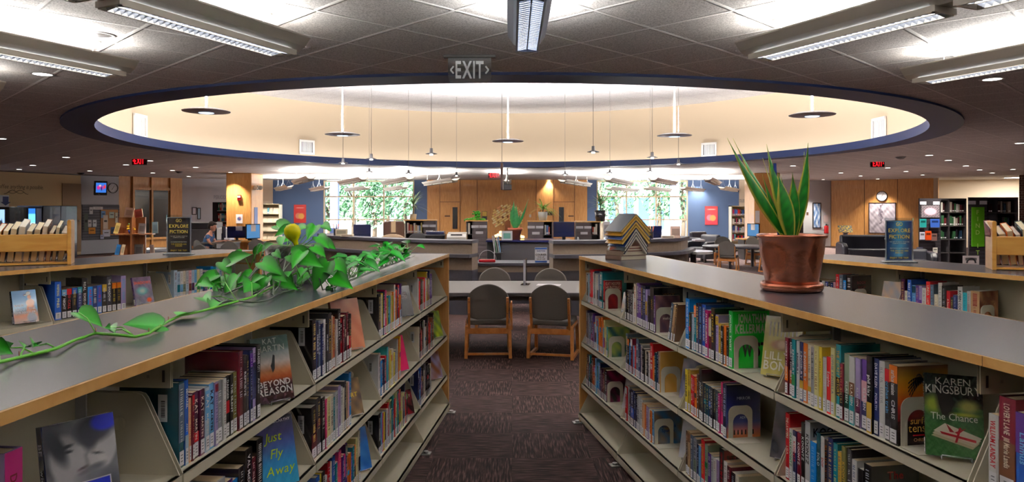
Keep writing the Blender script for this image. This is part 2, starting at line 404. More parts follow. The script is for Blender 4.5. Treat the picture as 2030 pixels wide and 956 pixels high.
# oak openings in the left panelling
def lw(a, b, t):   # point on a wall run
    return (a[0]+(b[0]-a[0])*t, a[1]+(b[1]-a[1])*t)
A, B = Vector((-14.08,25.65,0)), Vector((-12.8,27.8,0)); d = (B-A).normalized(); n = Vector((d.y, -d.x, 0)); Lw = (B-A).length
MW = Matrix(((d.x, -n.x, 0, A.x), (d.y, -n.y, 0, A.y), (0, 0, 1, 0), (0, 0, 0, 1)))
m = MB((14, 11, 12)); m.tf(MW); m.box(.22*Lw, .46*Lw, -.02, 0, .5, 2.25); m.box(.52*Lw, .76*Lw, -.02, 0, .5, 2.25); g = struct(m.build('window_3', GLOSSY))
m = MB(); m.tf(MW)
for t in (.19, .475, .78): m.box(t*Lw, t*Lw+.07, -.09, -.0, 0, HC)
m.box(.19*Lw, .8*Lw, -.07, 0, 2.26, 2.36); m.box(.19*Lw, .8*Lw, -.07, 0, .42, .5); struct(m.build('trim_2', OAK))
# wood pillars
def pillar(name, x0, x1, y0, y1): return struct(MB().box(x0, x1, y0, y1, 0, HC).build(name, OAK, bev=.02))
pillar('pillar_left', -9.38, -8.55, 23.5, 24.6)
pillar('pillar_right', 7.95, 8.8, 23.5, 24.5)
# joints on the right panelling
A, B = Vector((13.35,30.0,0)), Vector((16.3,27.4,0)); d = (B-A).normalized(); n = Vector((d.y, -d.x, 0)); Lr = (B-A).length
MR = Matrix(((d.x, -n.x, 0, A.x), (d.y, -n.y, 0, A.y), (0, 0, 1, 0), (0, 0, 0, 1)))
m = MB((112, 72, 36)); m.tf(MR)
for t in (.0, .33, .64): m.box(t*Lr, t*Lr+.025, -.01, 0, 0, HC)
struct(m.build('trim_3', PAINT))
m = MB((224, 224, 222)); m.box(-9.7, -7.7, BW-.02, BW, 0, .1); m.box(7.2, 9.2, BW-.02, BW, 0, .1); struct(m.build('baseboard_back', PAINT))
m = MB((62, 36, 30))
def strip(a, b, z0, z1, t=.02):
    a = Vector((a[0], a[1], 0)); b = Vector((b[0], b[1], 0)); d = (b-a).normalized(); n = Vector((d.y, -d.x, 0))
    m.ext([(v.x, v.y) for v in (a, b, b+n*t, a+n*t)][::-1], z0, z1)
strip((-17,18.6), (-14.75,24.5), HC-.035, HC); strip((-14.75,24.5), (-14.08,25.65), HC-.03, HC); struct(m.build('trim_4', PAINT))

# ------------------------------------------------------------------ outside the windows
GR = mat('paving', (210, 208, 200), .9, var=.1, vscale=1)
m = MB(); m.quad((-60,BW+.2,-.06), (60,BW+.2,-.06), (60,120,-.06), (-60,120,-.06)); struct(m.build('ground_outside', GR))
random.seed(5)
CONC = mat('painted_concrete', (150, 160, 196), .7)
for x, nm in ((663, 'left'), (1338, 'right')):
    X = (x-CX)/F*31.2; o = MB().box(X-.17, X+.17, 31.1, 31.4, -.06, 3.6).build('column_outside_%s' % nm, CONC); struct(o)
LEAFO = mat('tree_foliage', None, .6, var=.25, vscale=1.5)
def tree(name, x, y, h, r, seed, label, cat='tree', g=None):
    rnd = random.Random(seed); t = thing(name, label, cat, (x, y, -.06), 0, g)
    b = MB((98, 84, 70)); b.tube([(0,0,0), (.05,0,h*.3), (-.05,.05,h*.7)], [.13,.1,.05])
    for k in range(5):
        a = rnd.uniform(0, 6.28); z = h*rnd.uniform(.3, .55); b.tube([(0,0,z), (cos(a)*r*.3, sin(a)*r*.3, z+h*.15), (cos(a)*r*.6, sin(a)*r*.6, z+h*.25)], [.05,.03,.015], 5)
    b.build('trunk', MATTE, t)
    m = MB()
    for _ in range(700):
        while True:
            p = Vector((rnd.uniform(-1,1), rnd.uniform(-1,1), rnd.uniform(-1,1)))
            if p.length < 1 and p.length > .35: break
        q = Vector((p.x*r, p.y*r, h*.62+p.z*h*.42)); s = rnd.uniform(.07, .17)
        u = Vector((rnd.gauss(0,1), rnd.gauss(0,1), rnd.gauss(0,1))).normalized(); v = u.orthogonal().normalized()
        w = u.cross(v); k = rnd.uniform(.75, 1.2); m.col((int(96*k), int(140*k), int(100*k)))
        m.quad(q-v*s, q-w*s*.5, q+v*s, q+w*s*.5)
    m.build('crown', LEAFO, t)
spots = [(652,34.5,3.6,.95),(700,37.5,4.3,1.3),(742,34.5,3.3,.8),(768,42,4.8,1.6),(802,35.5,3.5,.95),(838,39.5,4.6,1.4),
         (1192,35.5,4.4,1.1),(1222,40.5,4.9,1.5),(1306,37,4.5,1.0),(1354,35.5,4.5,1.0),(1398,39.5,4.6,1.4),(616,38.5,4.6,1.3)]
tl = ['small tree by the outdoor column beyond the left window', 'broad leafy tree beyond the left window, behind the column', 'low young tree in the middle of the left window', 'widest leafy tree at the back of the left window', 'slim tree beyond the last pane of the left window', 'tree half hidden past the right edge of the left window',
      'tree behind the palm plant at the near edge of the right window', 'broad tree beyond the first pane of the right window', 'slim tree beside the outdoor column in the right window', 'tree just right of the outdoor column in the right window', 'tree half hidden past the right edge of the right window', 'tree half hidden past the left edge of the left window']
for i, (x, Y, h, r) in enumerate(spots):
    tree('leafy_tree', (x-CX)/F*Y, Y, h, r, 10+i, tl[i], g='trees outside the windows')
b = thing('office_building', 'pale building with blue glass doors and windows beyond the right window', 'building', (9.2, 50, -.06))
m = MB((238, 238, 240)); m.box(-5, 5, 0, 4, 0, 3.2); m.build('facade', MATTE, b)
for k in range(9):
    q = MB((70, 100, 150)); X = -4.6+k*1.05; q.box(X, X+.75, -.06, .0, .2 if k % 3 else .9, 2.4); q.build('window_pane', GLOSSY, b)
b = thing('office_building', 'low blue-grey building far beyond the left window', 'building', (-9.5, 60, -.06))
m = MB((150, 176, 214)); m.box(-1, 5.5, 0, 4, 0, 2.6); m.build('facade', MATTE, b)
q = MB((226, 230, 236)); q.box(-1.2, 5.7, -.2, 4.2, 2.6, 2.8); q.build('roof', MATTE, b)

# ------------------------------------------------------------------ ceiling lights
FIXM = mat('fixture_enamel', (214, 208, 196), .45)
FIXB = mat('fixture_enamel_blue', (176, 190, 214), .4)
LOUV = mat('louvre_aluminium', (170, 178, 194), .35, metal=.5)
def area(parent, loc, rot, sx, sy, e, name='lamp_light', col=(1, .97, .93)):
    l = bpy.data.lights.new(name, 'AREA'); l.shape = 'RECTANGLE'; l.size = sx; l.size_y = sy; l.energy = e; l.color = col
    o = bpy.data.objects.new(name, l); C.objects.link(o); o.parent = parent; o.location = loc; o.rotation_euler = rot; return o
def linear_fixture(a, b, h, label, w=.3, near=True, hang=None, mt=None, group='linear pendant lights', up=1.0):
    """a, b: plan positions of its two ends; h: height of the underside of the wing"""
    a = Vector((a[0], a[1], 0)); b = Vector((b[0], b[1], 0)); Ln = (b-a).length; c = (a+b)/2; rz = math.atan2((b-a).y, (b-a).x)
    t = thing('pendant_light', label, 'ceiling light', (c.x, c.y, h), rz, group); mt = mt or FIXM
    m = MB(); x = Ln/2; y = w/2
    prof = [(-y, .088), (-y*.98, .078), (-y*.7, .03), (-y*.38, 0), (y*.38, 0), (y*.7, .03), (y*.98, .078), (y, .088), (y*.95, .088), (y*.62, .036), (y*.3, .014), (-y*.3, .014), (-y*.62, .036), (-y*.95, .088)]
    m.extx(prof, -x, x); m.build('wing', mt, t, bev=.003)
    k = max(1, round(Ln/1.25)); seg = Ln/k; lw_ = w*.24
    hs = MB(); lv = MB(); step = .036 if near else .3
    for i in range(k):
        x0 = -x+i*seg+.07; x1 = x0+seg-.12
        hs.box(x0, x1, -lw_-.012, -lw_, -.034, 0); hs.box(x0, x1, lw_, lw_+.012, -.034, 0); hs.box(x0-.015, x0, -lw_-.012, lw_+.012, -.03, 0); hs.box(x1, x1+.015, -lw_-.012, lw_+.012, -.03, 0)
        n = int((x1-x0)/step)
        for j in range(1, n):
            X = x0+(x1-x0)*j/n
            lv.add([(X-.003,-lw_,-.032), (X+.012,-lw_,-.004), (X+.012,lw_,-.004), (X-.003,lw_,-.032), (X-.003,0,-.02), (X+.012,0,-.004)], [(0,1,5,4), (4,5,2,3)])
            lv.add([(X,-lw_,-.032), (X-.012,-lw_,-.004), (X-.012,lw_,-.004), (X,lw_,-.032), (X,0,-.02), (X-.012,0,-.004)], [(4,5,1,0), (3,2,5,4)])
        hs.box(x0, x1, -.004, .004, -.024, 0)
        if near: area(t, ((x0+x1)/2, 0, -.002), (0, 0, 0), (x1-x0)*.95, lw_*1.8, FIX_DOWN*seg/1.25)
    if not near: area(t, (0, 0, -.06), (0, 0, 0), Ln*.9, lw_*1.8, FIX_DOWN*.5*Ln/1.25)
    hs.build('louvre_housing', mt, t); lv.build('louvre', LOUV, t)
    area(t, (0, 0, .095), (pi, 0, 0), Ln*.8, w*.45, FIX_UP*Ln/2.4*up)
    top = HC-h; s = MB((232, 232, 230)); hh = hang
    for X in ((-x+.25, x-.25) if Ln < 2.6 else (-x+.25, 0, x-.25)):
        s.tube([(X, 0, top-.01), (X, 0, top*.55)], .0025, 5)
        for sy in (-1, 1): s.tube([(X, 0, top*.55), (X+.06*sy, y*.6*sy, .034)], .002, 5)
        s.cyl((X, 0, top-.012), .05, .01, 12)
    if near: s.tube([(x-.2, 0, top), (x-.23, .02, top*.7), (x-.2, 0, .03)], .006, 6)
    s.build('suspension_wire', METAL, t); return t
hf = EH+.985
linear_fixture((-1.39,4.53), (-2.45,2.15), hf, 'long cream pendant light with louvres, the longer of the two at upper left')
linear_fixture((1.56,4.66), (2.70,2.26), hf, 'long cream pendant light with louvres, the longer of the two at upper right')
linear_fixture((-2.83,5.24), (-3.9,2.84), hf, 'cream pendant light with louvres nearest the frame at the left edge')
linear_fixture((3.09,5.52), (4.15,3.1), hf, 'cream pendant light with louvres at the right edge of the ceiling')
linear_fixture((-4.4,6.1), (-5.4,3.8), hf, 'cream pendant light showing only its tip at the left edge')
linear_fixture((.09,4.42), (.09,2.0), hf, 'blue-lit pendant light with ribbed louvre pointing at the viewer over the aisle', w=.235, mt=FIXB)
# the same rows carry on over the viewer's head
linear_fixture((-2.7,1.6), (-3.7,-.7), hf, 'cream pendant light carrying on the upper left row overhead')
linear_fixture((2.9,1.7), (3.9,-.6), hf, 'cream pendant light carrying on the upper right row overhead')
linear_fixture((.09,1.4), (.09,-1.0), hf, 'pendant light carrying on the middle row overhead', w=.235)
far = [((547,378),(578,371),.72,'first of the far left row by the blue wall'), ((583,365),(621,354),.82,'over the far left corner above the blue wall'),
       ((614,380),(655,372),.70,'left of the left window, hanging before blue wall'), ((673,366),(725,356),.82,'across the first pane of the left window'),
       ((684,379),(732,373),.70,'low across the middle of the left window'), ((757,366),(820,355),.82,'across the last pane of the left window'),
       ((765,378),(805,372),.70,'low across the last pane of the left window'), ((836,368),(914,357),.82,'before the left end of the wood panelling'),
       ((1101,359),(1176,370),.82,'before the right end of the wood panelling'), ((1194,356),(1256,368),.82,'across the first pane of the right window'),
       ((1289,357),(1340,367),.82,'across the middle pane of the right window'), ((1206,375),(1262,384),.70,'low across the first pane of the right window'),
       ((1278,374),(1328,383),.70,'low across the middle of the right window'), ((1353,375),(1392,383),.70,'right of the right window, before blue wall'),
       ((1396,355),(1427,368),.82,'over the far right corner above the blue wall'), ((1430,374),(1460,382),.70,'last of the far right row by the cream wall')]
for (x0, y0), (x1, y1), h, lb in far:
    q = []
    for x, y in ((x0, y0), (x1, y1)):
        Y = min(28.7, F*h/(HY-y)); q.append(((x-CX)/F*Y, Y))
    A_, B_ = Vector(q[0]), Vector(q[1]); c = (A_+B_)/2; d = (B_-A_); Ln = min(max(d.length, 2.4), 3.9); d.normalize()
    linear_fixture(c-d*Ln/2, c+d*Ln/2, EH+h, 'small pendant light '+lb, near=False, up=.4, group='pendant lights over the reading area')
linear_fixture((-.17,24.4), (-.17,21.2), EH+.80, 'pendant light seen end on before the wood panelling', near=False, up=.4, group='pendant lights over the reading area')

# disc pendants in the rotunda
DISCM = mat('disc_enamel', (214, 214, 220), .4)
def disc(x, y, Y, lb):
    p = P(x, y, Y); t = thing('disc_pendant', lb, 'ceiling light', p, 0, 'disc pendants in the ceiling opening')
    MB().lathe([(0,.035), (.1,.04), (.22,.03), (.31,.005), (.305,-.004), (.2,.004), (.12,-.02), (.0,-.02)], n=40).build('shade', DISCM, t)
    MB().lathe([(0,-.024), (.09,-.026), (.1,-.02)], n=24).build('lens', emis('disc_lens', (200, 225, 255), 1.2), t)
    MB((236,236,236)).tube([(0,0,.03), (0,0,HT-p.z)], .013, 8).build('rod', METAL, t)
    area(t, (0,0,.06), (pi,0,0), .35, .35, DISC)
for a in ((409,221,9.7,'grey disc pendant at the left side of the ceiling opening'), (679,267,12.8,'grey disc pendant between the two left air grilles'),
          (1007,280,14.0,'grey disc pendant in the middle of the ceiling opening'), (1337,269,12.9,'grey disc pendant left of the right-hand air grille'), (1610,228,10.0,'grey disc pendant at the right side above the tall potted plant')): disc(*a)
# small spot pendants hung in a ring above the desk
def spot(x, y, lb):
    Y = F*.8/(HY-y); p = P(x, y, Y); t = thing('spot_pendant', lb, 'ceiling light', p, 0, 'small spot pendants over the desk')
    MB((60,58,62)).lathe([(0,.08), (.022,.08), (.025,.02), (.085,0), (.085,-.004), (.02,-.004), (0,-.01)], n=16).build('shade', METAL, t)
    MB().cyl((0,0,-.02), .025, .03, 10).build('bulb', emis('spot_bulb', (255, 246, 230), 12), t)
    MB((96,92,92)).tube([(0,0,.08), (0,0,HT-p.z)], .0035, 5).build('cable', METAL, t)
    l = bpy.data.lights.new('spot_light', 'SPOT'); l.energy = 60; l.spot_size = R(70); l.spot_blend = .6; l.shadow_soft_size = .04; l.color = (1,.93,.82)
    o = bpy.data.objects.new('spot_light', l); C.objects.link(o); o.parent = t; o.location = (0,0,-.05)
for x, y, k in ((680,323,'lowest at left, beside the left grille'), (736,315,'second from left in the front arc'), (855,305,'third from left before cream drum wall'), (1176,301,'highest, right of the middle disc'), (1293,312,'right of centre below the disc pendant'), (1345,325,'rightmost of the front arc'),
                (732,341,'above the left window, back arc'), (810,344,'above the last left window pane, back arc'), (905,348,'above the left wood door, back arc'), (1120,346,'above the right wood door, back arc'), (1209,343,'above the first right window pane, back arc'), (1289,340,'above the middle right window pane, back arc')):
    spot(x, y, 'small spot pendant on a thin cable, '+k)

# recessed downlights
DLR = mat('downlight_ring', (196, 192, 188), .3, metal=.6)
def ceil_at(x, y): return on2(x, y, HC)
def on2(x, y, h):
    Y = F*(h-EH)/(HY-y); return Vector(((x-CX)/F*Y, Y, h))
dproto = [None]
def downlight(x, y, lit, lb, lamp=True, g='recessed downlights'):
    p = on2(x, y, HC)
    if dproto[0] is None or not lit:
        t = thing('recessed_downlight', lb, 'ceiling light', p, 0, g)
        MB().lathe([(.075,0), (.075,-.004), (.098,-.004), (.104,0)], n=24).build('trim_ring', DLR, t)
        if lit: MB().lathe([(.0,-.0015), (.075,-.002)], n=24).build('lens', LAMPW, t); dproto[0] = t
        else: MB((90,90,96)).lathe([(.0,-.0015), (.05,-.002), (.076,-.003)], n=24).build('lens', mat('unlit_reflector', (120,120,124), .2, metal=.8), t)
    else:
        t = copy_tree(dproto[0]); t.location = p; t['label'] = lb; t['group'] = g
    if lamp and lit:
        l = bpy.data.lights.new('downlight_lamp', 'SPOT'); l.energy = DOWNL; l.spot_size = R(95); l.spot_blend = .7; l.shadow_soft_size = .07; l.color = (1,.9,.76)
        o = bpy.data.objects.new('downlight_lamp', l); C.objects.link(o); o.parent = t; o.location = (0,0,-.01)
dl = [(1487,99,1),(1967,157,1),(84,147,1),(586,91,0),(197,69,0),(131,312,1),(65,328,1),(38,336,1),(250,327,1),(178,339,1),(297,319,1),(388,332,1),(342,338,1),(303,343,1),(374,350,1),(457,342,1),
      (515,349,1),(636,353,1),(552,336,0),(1842,308,1),(1880,318,1),(1915,329,1),(1942,337,1),(1760,333,1),(1572,329,1),(1796,340,1),(1829,347,1),(1706,349,1),(1667,343,1),(1740,355,1),(1632,356,1),(1595,352,1),(1967,343,1),(2022,284,1),(2008,336,1),(2,275,1),(1088,356.6,1),(1502,344,0),(1386,356.6,1)]
for i, (x, y, lit) in enumerate(dl):
    side = 'left' if x < 1015 else 'right'
    near = ['nearest', 'nearby'][0] if y < 170 else 'distant'
    if lit: lb = 'lit downlight in the %s ceiling, %s' % (side, {0:'round and bright beside the upper right pendant light',1:'partly behind the pendant at the right edge',2:'between the two pendants at upper left'}.get(i, 'at column %d of the dotted rows, %s of the exit sign' % (i, 'near')))
    else: lb = 'unlit round downlight in the %s ceiling, number %d' % (side, i)
    dl[i] = (x, y, lit, lb)
dnames = {3:'unlit chrome downlight beside the tip of the upper left pendant', 4:'unlit downlight lost in the glare at upper left', 18:'dark sprinkler-like downlight left of the far pendants', 37:'dark unlit downlight above the far right pendants'}
ordw = ['first','second','third','fourth','fifth','sixth','seventh','eighth','ninth','tenth','eleventh','twelfth','thirteenth','fourteenth','fifteenth','sixteenth','seventeenth','eighteenth','nineteenth','twentieth']
for side in ('left', 'right'):
    ids = sorted([i for i in range(3, len(dl)) if i not in dnames and (dl[i][0] < 1015) == (side == 'left')], key=lambda i: dl[i][0])
    for k, i in enumerate(ids): dnames[i] = 'small lit downlight in the dark far ceiling, %s from the left on the %s half' % (ordw[k], side)
for i, (x, y, lit, lb) in enumerate(dl):
    downlight(x, y, lit, dnames.get(i, lb), lamp=True, g='recessed downlights in the far ceiling' if i > 4 else 'recessed downlights overhead')

# air grilles in the drum wall
def grille(x, y, w, h, lb):
    k = (x-CX)/F; a = 1+k*k; b = 2*RC[1]; Y = (b+math.sqrt(b*b-4*a*(RC[1]**2-(RD-.02)**2)))/(2*a); X = k*Y
    ang = math.atan2(Y-RC[1], X-RC[0]); z = EH+(HY-y)/F*Y
    t = thing('air_grille', lb, 'air grille', (X, Y, z), ang-pi/2, 'air grilles in the drum wall')
    W_, H_ = w/2, h/2; m = MB((236,234,232)); f = .05
    for q in ((-W_,W_,-H_,-H_+f), (-W_,W_,H_-f,H_), (-W_,-W_+f,-H_,H_), (W_-f,W_,-H_,H_)): m.box(q[0], q[1], -.03, .0, q[2], q[3])
    m.build('frame', METAL, t)
    m = MB((228,228,230)); n = 8
    for i in range(1, n): X_ = -W_+f+(2*W_-2*f)*i/n; m.box(X_-.012, X_+.012, -.02, .0, -H_+f, H_-f)
    m.build('slats', METAL, t)
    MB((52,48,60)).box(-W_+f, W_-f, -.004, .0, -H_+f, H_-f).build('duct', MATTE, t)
grille(277,250,.44,.44,'white air grille at the far left of the drum wall'); grille(608,292,.42,.36,'white air grille left of the disc pendant')
grille(1406,297,.42,.36,'white air grille above the right window'); grille(1743,257,.46,.46,'white air grille at the far right of the drum wall')

# exit signs
def exit_red(x, y, Y, s, lb, arr):
    p = P(x, y, Y); t = thing('exit_sign', lb, 'exit sign', p, 0)
    w, h = .18*s, .1*s
    MB((60,6,12)).box(-w*1.05, w*1.05, -.02, .02, -h, h).build('housing', GLOSSY, t, bev=.006)
    m = MB((255,30,40)); m.text('EXIT', lambda a, b: (a, -.024, b-.075*s), .15*s, 1, maxw=.25*s)
    for sg in arr: m.add([(sg*.165*s,-.024,0), (sg*.14*s,-.024,.03*s), (sg*.14*s,-.024,-.03*s)], [(0,1,2) if sg < 0 else (0,2,1)])
    m.build('lettering', emis('exit_red', (255,20,32), 1.6), t)
    MB((60,58,58)).box(-.05, .05, -.02, .02, h, HC-p.z).build('bracket', METAL, t)
exit_red(277,319,17.0,.95,'glowing red exit sign in the dark left ceiling',(-1,)); exit_red(1739,324,18.0,.95,'glowing red exit sign in the dark right ceiling',(1,)); exit_red(979,347,23.5,1.0,'glowing red exit sign before the middle of the panelling',(-1,1))
p = P(931,139,5.49); t = thing('exit_sign', 'clear glass exit sign with pale letters hanging over the aisle', 'exit sign', p)
g = MB(); w, h = .165, .092; pts = [(-w,h), (-w,-h+.03), (-w+.01,-h+.008), (-w+.03,-h), (w-.03,-h), (w-.01,-h+.008), (w,-h+.03), (w,h)]
SG = mat('edge_lit_glass', (150,152,152), .15); SG.node_tree.nodes['Principled BSDF'].inputs['Alpha'].default_value = .45; g.exty(pts[::-1], -.006, .006); g.build('glass_panel', SG, t)  # half-opaque grey stands in for the reflections in the glass
m = MB((214,216,216)); m.text('EXIT', lambda a, b: (a, -.008, b-.062), .135, 1, maxw=.215)
for sg in (-1, 1): m.bar((sg*.145,-.008,0), (sg*.122,-.008,.028), .012, .002, (0,1,0)); m.bar((sg*.145,-.008,0), (sg*.122,-.008,-.028), .012, .002, (0,1,0))
m.build('lettering', mat('exit_letter', (214,216,216), .6, emit=.12), t)
MB((78,76,74)).box(-.2, .2, -.03, .03, h, h+.02).build('mounting_plate', METAL, t, bev=.003)
# dark banner edge hanging in the middle, wire from the upper ceiling
p = P(995,352,13.0); t = thing('hanging_sign', 'thin dark sign seen edge on, hanging above the desk', 'sign', p)
MB((50,26,22)).box(-.02, .02, -.3, .3, -.22, .25).build('panel', PAINT, t, bev=.005)
MB((60,58,58)).tube([(0,0,.25), (0,0,HT-p.z)], .004, 5).build('cable', METAL, t)
p = P(1006,366,20.8); t = thing('projector', 'black box projector under the end-on pendant light', 'projector', p)
MB((34,34,38)).box(-.12, .12, -.15, .15, -.16, .0).build('body', PAINT, t, bev=.01); MB((200,200,200)).tube([(0,0,0), (0,0,HC-p.z)], .02, 8).build('pole', METAL, t)
for x, y, lb in ((355,340,'small black dome camera on the left ceiling above the white wall'), (160,343,'dark round speaker at the edge of the left ceiling'), (1785,311,'dark round speaker in the right ceiling near downlights')):
    p = on2(x, y, HC); t = tag(MB((30,26,30)).lathe([(0,-.06), (.06,-.05), (.11,-.01), (.12,0)], n=16).build('ceiling_dome', GLOSSY), lb, 'camera'); t.location = p

# ------------------------------------------------------------------ shelving ranges
TT = 1.22; SH = [.897, .592, .288, .072]
class Range:
    def __init__(s, E, slope, side, pitch, n, depth, name):
        t = Vector((slope, -1, 0)).normalized(); s.t = t; s.E = Vector((E[0], E[1], 0)); s.n = n; s.pitch = pitch; s.side = side; s.depth = depth; s.name = name
        if side == 'L': s.r = -t; s.O = s.E+t*pitch*n
        else: s.r = t; s.O = s.E
        s.i = Vector((-s.r.y, s.r.x, 0)); s.L = pitch*n
    def M(s, u, d=0, z=0):
        o = s.O+s.r*u+s.i*d; r, i = s.r, s.i
        return Matrix(((r.x, i.x, 0, o.x), (r.y, i.y, 0, o.y), (0, 0, 1, z), (0, 0, 0, 1)))
    def u0(s, bay): return (s.n-1-bay)*s.pitch if s.side == 'L' else bay*s.pitch   # bay 0 is the farthest
L1 = Range((-.496,5.506), -.0899, 'L', .929, 5, .57, 'left aisle range')
R1 = Range((.506,5.247), .172, 'R', .889, 5, .53, 'right aisle range')
L2 = Range((-2.105,5.965), -.365, 'L', .907, 3, .55, 'left rear range')
R2 = Range((2.017,5.265), .39, 'R', .912, 3, .52, 'right rear range')
bayn = ['farthest', 'second', 'third', 'fourth', 'nearest']
shn = ['top', 'middle', 'bottom', 'base']
def build_range(rg):
    p, D = rg.pitch, rg.depth
    for bay in range(rg.n):
        t = thing('shelving_unit', 'beige metal shelving bay with wooden top, %s bay of the %s' % (bayn[bay] if rg.n == 5 else ['farthest','middle','nearest'][bay], rg.name), 'shelving', M=rg.M(rg.u0(bay)), group='shelving bays of the '+rg.name)
        for k, z in enumerate(SH):
            y0 = 0 if k < 3 else -.022
            m = MB(); m.box(.004, p-.004, y0, D/2-.01, z-.004, z); m.box(.004, p-.004, y0, y0+.016, z-.03, z)
            if k == 3: m.box(.004, p-.004, y0+.01, y0+.014, .02, z-.02)
            s = m.build('shelf', BEIGE, t, bev=.0015)
            hgt = .205 if k < 3 else .19
            for sx in (.006, p-.009):
                b = MB(); a = y0+.004; pts = [(a, z-.001), (D/2-.015, z-.001), (D/2-.015, z+hgt), (a+.115, z+hgt), (a+.1, z+hgt-.004), (a+.092, z+hgt-.014)]
                b.extx(pts, sx, sx+.003)
                for q in (-.0006, .0036):
                    pass
                cx = .165; cz = z+hgt*.62
                b.sm = False; b.tf(Matrix.Translation((sx+.0015, cx, cz)) @ Matrix.Rotation(pi/2, 4, 'Y'))
                b.lathe([(.0,.0025), (.012,.0028), (.0145,.004), (.018,.0016)], n=18); b.lathe([(.0,-.0025), (.012,-.0028), (.0145,-.004), (.018,-.0016)], n=18); b.tf()
                b.build('shelf_bracket', BEIGE, s)
        m = MB(); m.box(-.001, p+.001, D/2-.006, D/2-.003, .05, TT-.028) ; m.build('back_panel', BEIGE, t)
        for sx in (0, p):
            m = MB(); m.box(sx-.014, sx+.014, D/2-.035, D/2-.006, .02, TT-.026); k = .1
            m.col((40,34,28))
            while k < TT-.1: m.box(sx-.004, sx+.004, D/2-.0362, D/2-.035, k, k+.02); k += .05
            if sx == 0 or bay == (0 if rg.side == 'L' else rg.n-1):
                m.build('upright', [mat_upright], t)
        for sx in (.0035, p-.0055):
            m = MB((196,187,160)); m.box(sx, sx+.002, .03, D/2-.036, TT-.105, TT-.026); m.col((48,40,32)); e = -.0005 if sx < .1 else .0025
            m.box(sx-.0006, sx+.0026, .045, .052, TT-.09, TT-.06); m.col((170,160,136)); m.box(sx-.0012, sx+.0032, .085, .093, TT-.08, TT-.072)
            m.build('top_bracket', METAL, t)
        if bay == 0:
            x0, x1 = (p, p+.022) if rg.side == 'L' else (-.022, 0)
            e = MB(); e.box(x0, x1, -.004, D+.004, 0, TT-.024); e = e.build('end_panel', OAK, t)
            m = MB(); m.box(x0-.0005, x1+.0005, -.008, -.0035, 0, TT-.024); m.build('edge_band', EDGE, e)
        f = MB((150,150,146)); xx = 0 if rg.side == 'R' else p
        f.box(xx-.03, xx+.03, -.06, .02, 0, .006); f.cyl((xx, -.03, .006), .016, .012, 10); f.build('levelling_foot', METAL, t)
    t = thing('countertop', 'charcoal laminate top with oak edge running along the %s' % rg.name, 'countertop', M=rg.M(0, 0, TT-.024), group=None)
    a, b = (-.0, rg.L+.024) if rg.side == 'L' else (-.024, rg.L)
    m = MB(); m.box(a+.004, b-.004, -.002, D, .0, .024); m.build('laminate_surface', TOP, t)
    m = MB(); m.box(a+.0, b-.0, -.010, -.002, -.0004, .0236); m.box(a, b, D, D+.008, -.0004, .0236); m.box(a, a+.004, -.002, D, -.0004, .0236); m.box(b-.004, b, -.002, D, -.0004, .0236)
    e = m.build('oak_edging', EDGE, t)
    m = MB((120,84,44))
    for q in ({'L': [rg.L-2.52], 'R': [3.61]}[rg.side] if rg.n == 5 else []): m.box(q-.0008, q+.0008, -.0106, -.009, 0, .0236)
    if m.V: m.build('edge_joint', PAINT, e)
mat_upright = METAL
_old = MB.__init__
for rg in (L1, R1, L2, R2): build_range(rg)

# ------------------------------------------------------------------ books
PAL = {'black':(22,20,24),'charcoal':(52,50,56),'navy':(28,38,84),'blue':(34,82,170),'bright blue':(24,130,214),'sky blue':(112,176,226),'pale blue':(190,214,232),'teal':(20,122,134),'turquoise':(40,176,190),
 'dark teal':(18,62,74),'green':(44,120,66),'dark green':(26,62,44),'lime':(156,190,52),'sage':(136,154,130),'yellow':(236,212,64),'pale yellow':(236,228,160),'gold':(196,160,60),'orange':(226,118,36),'peach':(240,186,140),
 'red':(190,30,38),'bright red':(226,40,44),'maroon':(104,24,38),'pink':(222,60,120),'pale pink':(232,180,192),'magenta':(168,36,110),'purple':(86,50,130),'lilac':(176,158,206),'brown':(98,62,40),'tan':(180,148,108),
 'cream':(234,226,204),'white':(232,232,230),'grey':(146,148,152),'light grey':(196,198,200),'slate':(84,98,116),'rust':(160,72,36),'olive':(110,108,60),'plum':(70,24,52)}
LIGHTS = {'pale blue','pale yellow','cream','white','light grey','yellow','peach','pale pink','lime','turquoise','sky blue','lilac','tan','grey','sage','gold','orange'}
PAGEC = mat('page_edges', None, .9, var=.05, vscale=200)
PAGEW = (236, 212, 172)
rb = random.Random(77)
BOOKS = []     # (spec, matrix, place)
def spec(col, w=.026, h=.2, d=.14, text=None, tc=None, hard=None, accent=None, art=None, name=None, band=None):
    return dict(col=col, w=w, h=h, d=d, text=text, tc=tc, hard=(h > .215 if hard is None else hard), accent=accent, art=art, name=name, band=band)
def rnd_spec(pal):
    col = rb.choice(pal); hard = rb.random() < .4
    h = rb.uniform(.225,.243) if hard else rb.choice([rb.uniform(.17,.18), rb.uniform(.19,.215)])
    return spec(col, rb.uniform(.022,.038) if hard else rb.uniform(.018,.03), h, h*.66, hard=hard, accent=rb.choice(list(PAL)) if rb.random() < .5 else None)
